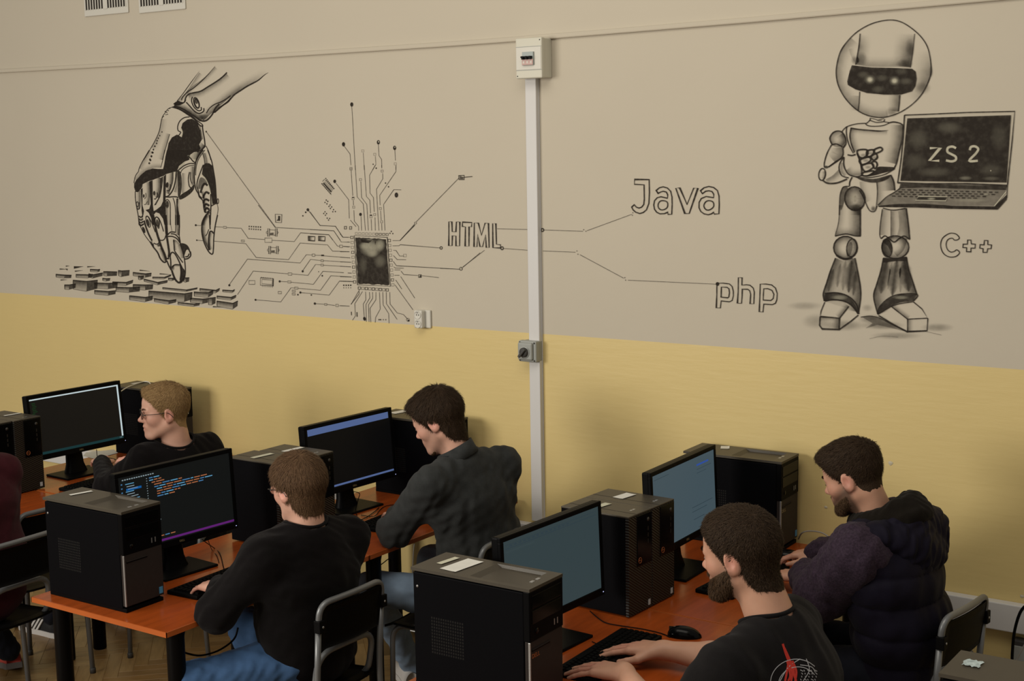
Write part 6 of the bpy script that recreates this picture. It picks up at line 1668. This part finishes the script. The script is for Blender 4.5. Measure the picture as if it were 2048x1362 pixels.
    if top.get('split_sleeves'):
        V, Q = sdf_mesh(A+[cutn], .0062, fold); np_mesh(top['name'], V, Q, top['mat'], t, origin)
        arm = [rc(S_, E_, .056*b+g*.9+.016, .048*b+g*.9, .04) for S_, E_ in ((SL, EL), (SR, ER))] + arm
        V, Q = sdf_mesh(arm, .0060, lambda p, d: d - fa*.9*wob(p, fr*1.2, fold_seed+3) - .004*np.abs(np.sin(p @ nrm(EL-SL)*pi/.07))); np_mesh('sleeves', V, Q, top['split_sleeves'], t, origin)
    else:
        V, Q = sdf_mesh(A+arm+[cutn], .0060, fold); np_mesh(top['name'], V, Q, top['mat'], t, origin)
    J['_shirt'] = (V, Q)
    # knitted band along the neckline: where the neck opening meets the cloth
    if top.get('band', True):
        a0 = Nb+(Ch-Nb)*.32; a1 = H.P(-.02, 0, -.03); axv = nrm(a1-a0); LL = np.linalg.norm(a1-a0)
        e1 = nrm(np.cross(axv, lat)); e2 = np.cross(axv, e1); gp_ = top.get('neck_gap', .006); loop = []
        for i in range(40):
            th = 2*pi*i/40; tt = np.linspace(-.3, 1, 120)
            rr_ = neck_r+gp_+.03*np.clip(tt, 0, 1)
            pts = a0 + np.outer(tt*LL, axv) + np.outer(rr_, e1*cos(th)+e2*sin(th))
            f_ = field(A+arm, pts); ins_ = np.nonzero(f_ < 0)[0]
            loop.append(pts[ins_[-1]] if len(ins_) else pts[10])
        loop = np.array(loop)
        for _ in range(3): loop = (np.roll(loop, 1, 0)+loop*2+np.roll(loop, -1, 0))/4
        Vt, Ft = tube_data(list(loop), .0062, 8, True)
        mesh_obj('neckband', [v-origin for v in Vt], Ft, top['mat'], t, True)
    # ---- trousers
    L = []
    for s, k1, k2, k3 in ((1, 'HL', 'KL', 'AL'), (-1, 'HR', 'KR', 'AR')):
        h_, kn, an = vv(J[k1]), vv(J[k2]), vv(J[k3])
        L += [rc(h_, kn, .090*b*thigh, .066*b, .05), rc(kn, an, .063*b, .050, .04)]
    L += [ec(Pe+vv(0, 0, .0), Pe+vv(.02, 0, .09), .105*b, .108*b, lat, 1.40, .05)]
    V, Q = sdf_mesh(L, .0085, lambda p, d: d - .0055*wob(p, 45, fold_seed+11))
    np_mesh('trousers', V, Q, trousers, t, origin)
    if extras: extras(t, H, origin, J)
    return t

def glasses(t, H, origin, rim=.0013, half=False):
    P = H.P
    for s in (1, -1):
        cx = [P(.1045-.006*abs(cos(a))*.0-.010*max(0, cos(a)*1.0)*.6, s*(.033+.0235*cos(a)), .000+.0175*sin(a)*(1 if sin(a) > 0 else .95)) for a in np.linspace(0, 2*pi, 21)[:-1]]
        Vt, Ft = tube_data(cx, rim, 6, True); mesh_obj('rim', [v-origin for v in Vt], Ft, 'frame_black', t, True)
        V = [c_-origin for c_ in cx]; mesh_obj('lens', V, [tuple(range(20))], 'lens', t)
        pth = [P(.098, s*.058, .007), P(.090, s*.070, .008), P(.040, s*.079, .008), P(.004, s*.0835, .010), P(-.014, s*.0835, .004), P(-.030, s*.083, -.014)]
        Vt, Ft = tube_data(crom(pth, 5), .0015, 6); mesh_obj('temple', [v-origin for v in Vt], Ft, 'frame_black', t, True)
    Vt, Ft = tube_data([P(.1035, .010, .004), P(.107, 0, .007), P(.1035, -.010, .004)], rim, 6); mesh_obj('bridge', [v-origin for v in Vt], Ft, 'frame_black', t, True)
def glasses_group(t, H, origin):
    e = bpy.data.objects.new('glasses', None); COL.objects.link(e); e.parent = t; e.empty_display_size = .02
    glasses(e, H, origin)

DOWN = vv(0, 0, 1)
# ---- student in black sweater
def ex2(t, H, o, J):
    glasses_group(t, H, o)
    shoe(t, 'shoe', (-.94, -2.0, 0), (-1.22, -2.02, 0), o, 'shoe_black', 'shoe_white'); shoe(t, 'shoe', (-1.02, -1.57, 0), (-1.31, -1.57, 0), o, 'shoe_black', 'shoe_white')
J2 = dict(root=(-.88, -1.60, 0), Nb=(-.805, -1.655, 1.030), Ch=(-.835, -1.645, .885), Wa=(-.855, -1.615, .71), Pe=(-.885, -1.59, .565),
          SL=(-.855, -1.825, .965), SR=(-.795, -1.465, .955), EL=(-.995, -1.915, .770), ER=(-.93, -1.38, .76), WL=(-1.115, -1.785, .805), WR=(-1.12, -1.53, .80),
          HL=(-.90, -1.70, .545), KL=(-1.085, -1.965, .515), AL=(-1.02, -2.0, .10), HR=(-.90, -1.50, .545), KR=(-1.26, -1.51, .545), AR=(-1.10, -1.57, .10))
person('brown-haired student in a black sweater and glasses typing at the code editor', J2, Head((-.842, -1.652, 1.168), -9, 8, 0, .97), 'skin_fair', 'hair_brown',
       dict(name='sweater', mat='knit_black', ease=.014, fold=(34, .0060), neck_gap=.004), 'denim_blue',
       dict(line=((-.110, -.058), (-.080, -.044), (-.050, -.030), (-.030, -.024), (-.020, .014), (.01, .026), (.035, .048), (.060, .070), (.085, .085), (.14, .1)), thick=((-.11, .001), (-.075, .004), (-.03, .009), (.03, .013), (.09, .013), (.13, .012)), n=14000, len=.026, lift=.10, curl=.16, crown=(-.055, .02, .125), rough=.08),
       hands=(((-1.115, -1.785, .805), (-1, .16, -.12), DOWN, 1, .55, 1.0), ((-1.12, -1.53, .80), (-1, -.1, -.1), DOWN, -1, .55, 1.0)), extras=ex2, fold_seed=2, bulk=1.07)
# ---- student in charcoal shirt
def ex3(t, H, o, J):
    Nb = vv(J['Nb']); Ch = vv(J['Ch'])
    up = nrm(H.P(-.03, 0, -.06)-Nb); f = nrm(vv(-1, -.15, 0)-up*(vv(-1, -.15, 0) @ up)); l = np.cross(up, f)
    V = []; Fc = []
    n = 28
    for i in range(n+1):
        a = -2.6 + 5.2*i/n
        for (r_, h_) in ((.060, -.030), (.0615, .034), (.0655, .037), (.071, .006), (.076, -.016)):
            V.append(Nb - f*(cos(a)*r_) + l*(sin(a)*r_*1.05) + up*(h_ + .004 + .014*cos(a)) - o)
    for i in range(n):
        for k in range(4): Fc.append((i*5+k, i*5+k+1, (i+1)*5+k+1, (i+1)*5+k))
    c_ = mesh_obj('collar', V, Fc, 'fleece_charcoal', t, True)
    s_ = c_.modifiers.new('thickness', 'SOLIDIFY'); s_.thickness = .003
    shoe(t, 'shoe', (-1.22, -.60, 0), (-1.44, -.42, 0), o, 'shoe_white', 'shoe_white'); shoe(t, 'shoe', (-.93, -.42, 0), (-1.22, -.42, 0), o, 'shoe_white', 'shoe_white')
J3 = dict(root=(-.80, -.69, 0), Nb=(-.80, -.785, 1.118), Ch=(-.785, -.745, .95), Wa=(-.775, -.69, .74), Pe=(-.825, -.675, .565),
          SL=(-.815, -.945, 1.035), SR=(-.735, -.585, 1.05), EL=(-1.035, -.915, .812), ER=(-.95, -.45, .81), WL=(-1.17, -.74, .812), WR=(-1.16, -.50, .812),
          HL=(-.84, -.80, .545), KL=(-1.17, -.905, .55), AL=(-1.25, -.56, .10), HR=(-.82, -.56, .545), KR=(-1.20, -.46, .545), AR=(-1.02, -.42, .10))
person('dark-haired student in a charcoal shirt and light jeans leaning on the desk', J3, Head((-.875, -.815, 1.258), 14, 24), 'skin_fair', 'hair_dark',
       dict(name='shirt', mat='fleece_charcoal', ease=.016, fold=(36, .0075), neck_gap=.006), 'denim_light',
       dict(line=((-.112, -.052), (-.075, -.038), (-.045, -.028), (-.026, -.022), (-.018, .020), (.01, .032), (.035, .052), (.060, .074), (.085, .098), (.14, .12)), thick=((-.11, .003), (-.06, .007), (.03, .014), (.09, .018), (.13, .017)), n=14000, len=.024, lift=.16, curl=.24, quiff=.012, crown=(-.06, .01, .118)),
       beard=dict(stubble=.30, t=.0022, up=-.050, chin=1.2, n=500, len=.005), hands=(((-1.17, -.74, .812), (-.75, .65, -.12), DOWN, 1, .5, 1.0), ((-1.16, -.50, .812), (-1, -.1, -.12), DOWN, -1, .5, 1.0)), extras=ex3, fold_seed=5, neck_r=.055)
# ---- bearded student in black t-shirt
def ex4(t, H, o, J):
    from mathutils.bvhtree import BVHTree
    V, Q = J['_shirt']
    bv = BVHTree.FromPolygons([tuple(v) for v in V], [tuple(q) for q in Q])
    c0 = Vector(CAM)
    def hit(px, py, off=.0012):
        d = Vector(ray(px, py)).normalized()
        h_ = bv.ray_cast(c0, d)
        if h_[0] is None: return None
        return np.array(h_[0] + h_[1]*off)
    def decal(strokes, w, mat, name):
        VV = []; FF = []
        for P_ in strokes:
            pts = crom([vv(*p) for p in P_], 6) if len(P_) > 2 else [vv(*P_[0])+(vv(*P_[1])-vv(*P_[0]))*k/6 for k in range(7)]
            L_ = []
            for i, p in enumerate(pts):
                a = pts[max(i-1, 0)]; b = pts[min(i+1, len(pts)-1)]; tt = nrm(b-a); nn = vv(-tt[1], tt[0])
                ww = w*(P_[0][2] if len(P_[0]) > 2 else 1)
                q1, q2 = hit(*(p[:2]-nn[:2]*ww/2)), hit(*(p[:2]+nn[:2]*ww/2))
                L_.append((q1, q2))
            for i in range(len(L_)-1):
                if any(q is None for q in (*L_[i], *L_[i+1])): continue
                k = len(VV); VV += [L_[i][0]-o, L_[i][1]-o, L_[i+1][1]-o, L_[i+1][0]-o]; FF.append((k, k+1, k+2, k+3))
        if FF: mesh_obj(name, VV, FF, mat, t)
    decal([[(1565, 1288), (1572, 1310), (1580, 1330)], [(1568, 1296), (1578, 1318), (1586, 1340)], [(1578, 1318), (1574, 1340), (1570, 1362)], [(1584, 1322), (1592, 1342), (1590, 1362)], [(1577, 1330), (1584, 1345), (1582, 1362)], [(1574, 1322), (1580, 1350), (1576, 1362)], [(1586, 1330), (1588, 1350), (1592, 1362)]], 4.2, 'print_red', 'red_print')
    arc = lambda cx, cy, r_, a0, a1: [(cx+r_*cos(a), cy+r_*.95*sin(a)) for a in np.linspace(a0, a1, 9)]
    decal([arc(1592, 1368, 52, pi, 1.75*pi), arc(1596, 1372, 40, 1.05*pi, 1.8*pi), [(1560, 1362), (1576, 1335), (1600, 1318)], [(1612, 1318), (1618, 1340), (1606, 1362)], [(1600, 1330), (1622, 1334), (1630, 1345)]] +
          [[(1600+7*i+3*sin(j), 1340+6*j), (1604+7*i+2*cos(i*3+j), 1343+6*j)] for i in range(5) for j in range(4)], 1.5, 'print_white', 'white_print')
    shoe(t, 'shoe', (.60, -1.92, 0), (.32, -1.95, 0), o, 'shoe_black', 'shoe_gray'); shoe(t, 'shoe', (.60, -1.56, 0), (.32, -1.54, 0), o, 'shoe_black', 'shoe_gray')
J4 = dict(root=(1.0, -1.74, 0), Nb=(.965, -1.735, 1.045), Ch=(.985, -1.74, .89), Wa=(.995, -1.74, .72), Pe=(1.0, -1.74, .57),
          SL=(.935, -1.955, .965), SR=(.925, -1.525, .962), EL=(.80, -2.01, .775), ER=(.735, -1.465, .800), WL=(.50, -1.735, .806), WR=(.505, -1.512, .806),
          HL=(.95, -1.85, .55), KL=(.55, -1.92, .55), AL=(.53, -1.92, .10), HR=(.95, -1.63, .55), KR=(.55, -1.58, .55), AR=(.53, -1.57, .10))
person('bearded student in a black t-shirt with red and white print, typing', J4, Head((.868, -1.738, 1.218), 0, 9, 0, 1.03), 'skin_tan', 'hair_dark',
       dict(name='t_shirt', mat='jersey_black', ease=.018, fold=(30, .0065), neck_gap=.004), 'denim_dark',
       dict(line=((-.108, -.062), (-.085, -.050), (-.055, -.034), (-.034, -.026), (-.024, .014), (.01, .028), (.035, .048), (.060, .070), (.085, .090), (.14, .11)), thick=((-.11, .001), (-.07, .004), (-.03, .007), (.03, .009), (.09, .012), (.13, .011)), n=17000, len=.013, lift=.42, curl=.40, quiff=.004, crown=(-.066, .025, .108)),
       bulk=1.12, sleeve=.98, beard=dict(stubble=.55, t=.0060, chin=1.2, n=5500, len=.012, up=.004), jaw=1.05,
       hands=(((.50, -1.735, .806), (-1, .06, -.10), DOWN, 1, .16, 1.16), ((.505, -1.512, .806), (-1, -.02, -.10), DOWN, -1, .16, 1.16)), extras=ex4, fold_seed=8, neck_r=.062, body_h=.0042)
# ---- student in padded jacket
def ex5(t, H, o, J):
    Nb = vv(J['Nb']); up = nrm(H.P(-.03, 0, -.06)-Nb)
    # inner hoodie collar round the neck
    ring = []
    for i in range(14):
        a = 2*pi*i/14
        ring.append(Nb + vv(-cos(a)*.078+.012, sin(a)*.082, .018 - .030*cos(a)))
    L = [rc(ring[i], ring[(i+1) % 14], .030, .030, .025) for i in range(14)] + [rc(ring[k]+vv(.02, 0, .03), ring[k]+vv(.05, 0, .00), .030, .035, .03) for k in (5, 6, 7, 8, 9)]
    V, Q = sdf_mesh(L, .0050, lambda p, d: d-.004*wob(p, 60, 4)); np_mesh('hoodie_collar', V, Q, 'hoodie_olive', t, o)
    # padded hood lying on the back
    L = [el((.960, -.64, 1.025), (.085, .160, .100), None, .05), el((1.00, -.62, .960), (.065, .150, .080), None, .05), rc((.90, -.80, 1.045), (.98, -.70, 1.03), .045, .06, .05), rc((.90, -.47, 1.045), (.98, -.52, 1.03), .045, .06, .05), rc((.80, -.80, .985), (.90, -.80, 1.04), .030, .04, .04)]
    V, Q = sdf_mesh(L, .0055, lambda p, d: d-.006*wob(p, 45, 6)-.006*np.abs(np.sin((p[:, 1]*.4+p[:, 2])*pi/.13))); np_mesh('hood', V, Q, 'quilt_navy', t, o)
    L = [el((.955, -.70, 1.055), (.075, .085, .060), None, .04)]
    V, Q = sdf_mesh(L, .0055, lambda p, d: d-.005*wob(p, 60, 7)); np_mesh('hood_lining', V, Q, 'quilt_heather', t, o)
    for (a, b) in ((vv(J['WL']), vv(J['EL'])), (vv(J['WR']), vv(J['ER']))):
        V, Q = sdf_mesh([rc(a+(b-a)*.0, a+(b-a)*.10, .043, .046, .01)], .005); np_mesh('cuff', V, Q, 'jersey_black', t, o)
    shoe(t, 'shoe', (.62, -.78, 0), (.34, -.80, 0), o, 'shoe_black', 'shoe_black'); shoe(t, 'shoe', (.62, -.48, 0), (.34, -.48, 0), o, 'shoe_black', 'shoe_black')
J5 = dict(root=(.95, -.62, 0), Nb=(.865, -.665, 1.065), Ch=(.905, -.645, .90), Wa=(.935, -.63, .72), Pe=(.94, -.62, .57),
          SL=(.855, -.825, .985), SR=(.855, -.47, .985), EL=(.715, -.785, .815), ER=(.73, -.36, .82), WL=(.600, -.650, .825), WR=(.545, -.375, .826),
          HL=(.90, -.72, .55), KL=(.56, -.78, .55), AL=(.56, -.78, .10), HR=(.90, -.52, .55), KR=(.56, -.48, .55), AR=(.56, -.48, .10))
person('bearded student in a dark padded jacket with hood, sitting by the wall', J5, Head((.785, -.695, 1.206), -2, 19, 0, .98), 'skin_tan', 'hair_dark',
       dict(name='jacket', mat='quilt_navy', ease=.032, fold=(32, .007), quilt=.012, split_sleeves='quilt_heather', neck_gap=.02), 'denim_dark',
       dict(line=((-.090, -.052), (-.060, -.042), (-.036, -.028), (-.022, -.022), (-.014, .018), (.01, .032), (.035, .050), (.060, .074), (.085, .104), (.14, .13)), thick=((-.09, .001), (-.03, .0025), (.02, .004), (.055, .009), (.085, .017), (.13, .017)), n=14000, len=.017, lift=.24, curl=.28, quiff=.016, crown=(-.075, .01, .10), comb=.35),
       beard=dict(stubble=.85, t=.0026, chin=1.3, n=4000, len=.006, up=-.010, mat='hair_beard'), hands=(((.590, -.645, .822), (-.97, .10, -.16), DOWN, 1, .55, 1.08), ((.535, -.375, .822), (-1, 0, -.15), DOWN, -1, .7, 1.0)), extras=ex5, fold_seed=12, neck_r=.056)
# ---- blond student
def ex1(t, H, o, J):
    glasses_group(t, H, o)
    shoe(t, 'shoe', (-3.10, -.985, 0), (-3.37, -.985, 0), o, 'shoe_black', 'shoe_white', 'shoe_white'); shoe(t, 'shoe', (-2.95, -.68, 0), (-3.24, -.66, 0), o, 'shoe_black', 'shoe_white', 'shoe_white')
J1 = dict(root=(-2.36, -.80, 0), Nb=(-2.335, -.868, 1.022), Ch=(-2.325, -.85, .88), Wa=(-2.30, -.82, .70), Pe=(-2.33, -.80, .56),
          SL=(-2.395, -1.010, .962), SR=(-2.32, -.70, .965), EL=(-2.66, -1.00, .800), ER=(-2.57, -.60, .80), WL=(-2.93, -.81, .845), WR=(-2.72, -.72, .865),
          HL=(-2.38, -.92, .545), KL=(-2.82, -.98, .55), AL=(-3.14, -.985, .10), HR=(-2.36, -.68, .545), KR=(-2.80, -.66, .545), AR=(-3.0, -.68, .10))
person('smiling blond student with glasses and black sweater turning to his neighbour', J1, Head((-2.352, -.912, 1.170), 53, 2), 'skin_fair', 'hair_blond',
       dict(name='sweater', mat='knit_black', ease=.012, fold=(34, .006), neck_gap=.018), 'denim_dark',
       dict(line=((-.098, -.054), (-.065, -.042), (-.040, -.030), (-.024, -.024), (-.015, .016), (.01, .026), (.035, .043), (.060, .066), (.085, .093), (.14, .11)), thick=((-.10, .0015), (-.03, .003), (.03, .006), (.08, .014), (.13, .015)), n=14000, len=.018, lift=.20, curl=.28, quiff=.010, crown=(-.065, .01, .11)),
       hands=(((-2.93, -.81, .845), (-.80, .5, .05), (.25, -.3, 1), 1, .55, 1.0), ((-2.72, -.72, .865), (-.85, -.3, .15), (.2, 0, 1), -1, .9, 1.0)), extras=ex1, fold_seed=15, smile=1, neck_r=.058, nose=1.02)
# ---- student in maroon at the picture's edge
def ex6(t, H, o, J):
    shoe(t, 'shoe', (-2.80, -1.46, .055), (-2.97, -1.36, 0.0), o, 'shoe_red', 'shoe_gray'); shoe(t, 'shoe', (-2.90, -1.98, 0), (-3.18, -1.98, 0), o, 'shoe_red', 'shoe_gray')
J6 = dict(root=(-2.47, -1.86, 0), Nb=(-2.47, -1.87, 1.12), Ch=(-2.455, -1.855, .95), Wa=(-2.45, -1.83, .74), Pe=(-2.46, -1.82, .565),
          SL=(-2.50, -2.08, 1.04), SR=(-2.46, -1.69, 1.045), EL=(-2.70, -2.14, .82), ER=(-2.60, -1.69, .82), WL=(-2.93, -2.0, .80), WR=(-2.92, -1.80, .80),
          HL=(-2.50, -1.97, .545), KL=(-2.92, -2.0, .55), AL=(-2.95, -1.98, .10), HR=(-2.50, -1.75, .545), KR=(-2.88, -1.68, .545), AR=(-2.82, -1.47, .14))
person('student in a maroon top sitting at the edge of the blond student row', J6, Head((-2.56, -1.93, 1.27), 0, 10), 'skin_fair', 'hair_brown',
       dict(name='sweater', mat='maroon_knit', ease=.014, fold=(34, .006), neck_gap=.006), 'denim_dark',
       dict(line=((-.092, -.050), (-.060, -.036), (-.030, -.026), (-.012, .018), (.01, .030), (.035, .050), (.060, .070), (.085, .085), (.14, .1)), thick=((-.09, .005), (-.03, .011), (.03, .017), (.09, .018), (.13, .018)), n=3000, len=.026, lift=.08),
       hands=(((-2.93, -2.0, .80), (-1, .1, -.1), DOWN, 1, .5, 1.0), ((-2.92, -1.80, .80), (-1, 0, -.1), DOWN, -1, .5, 1.0)), extras=ex6, fold_seed=19)
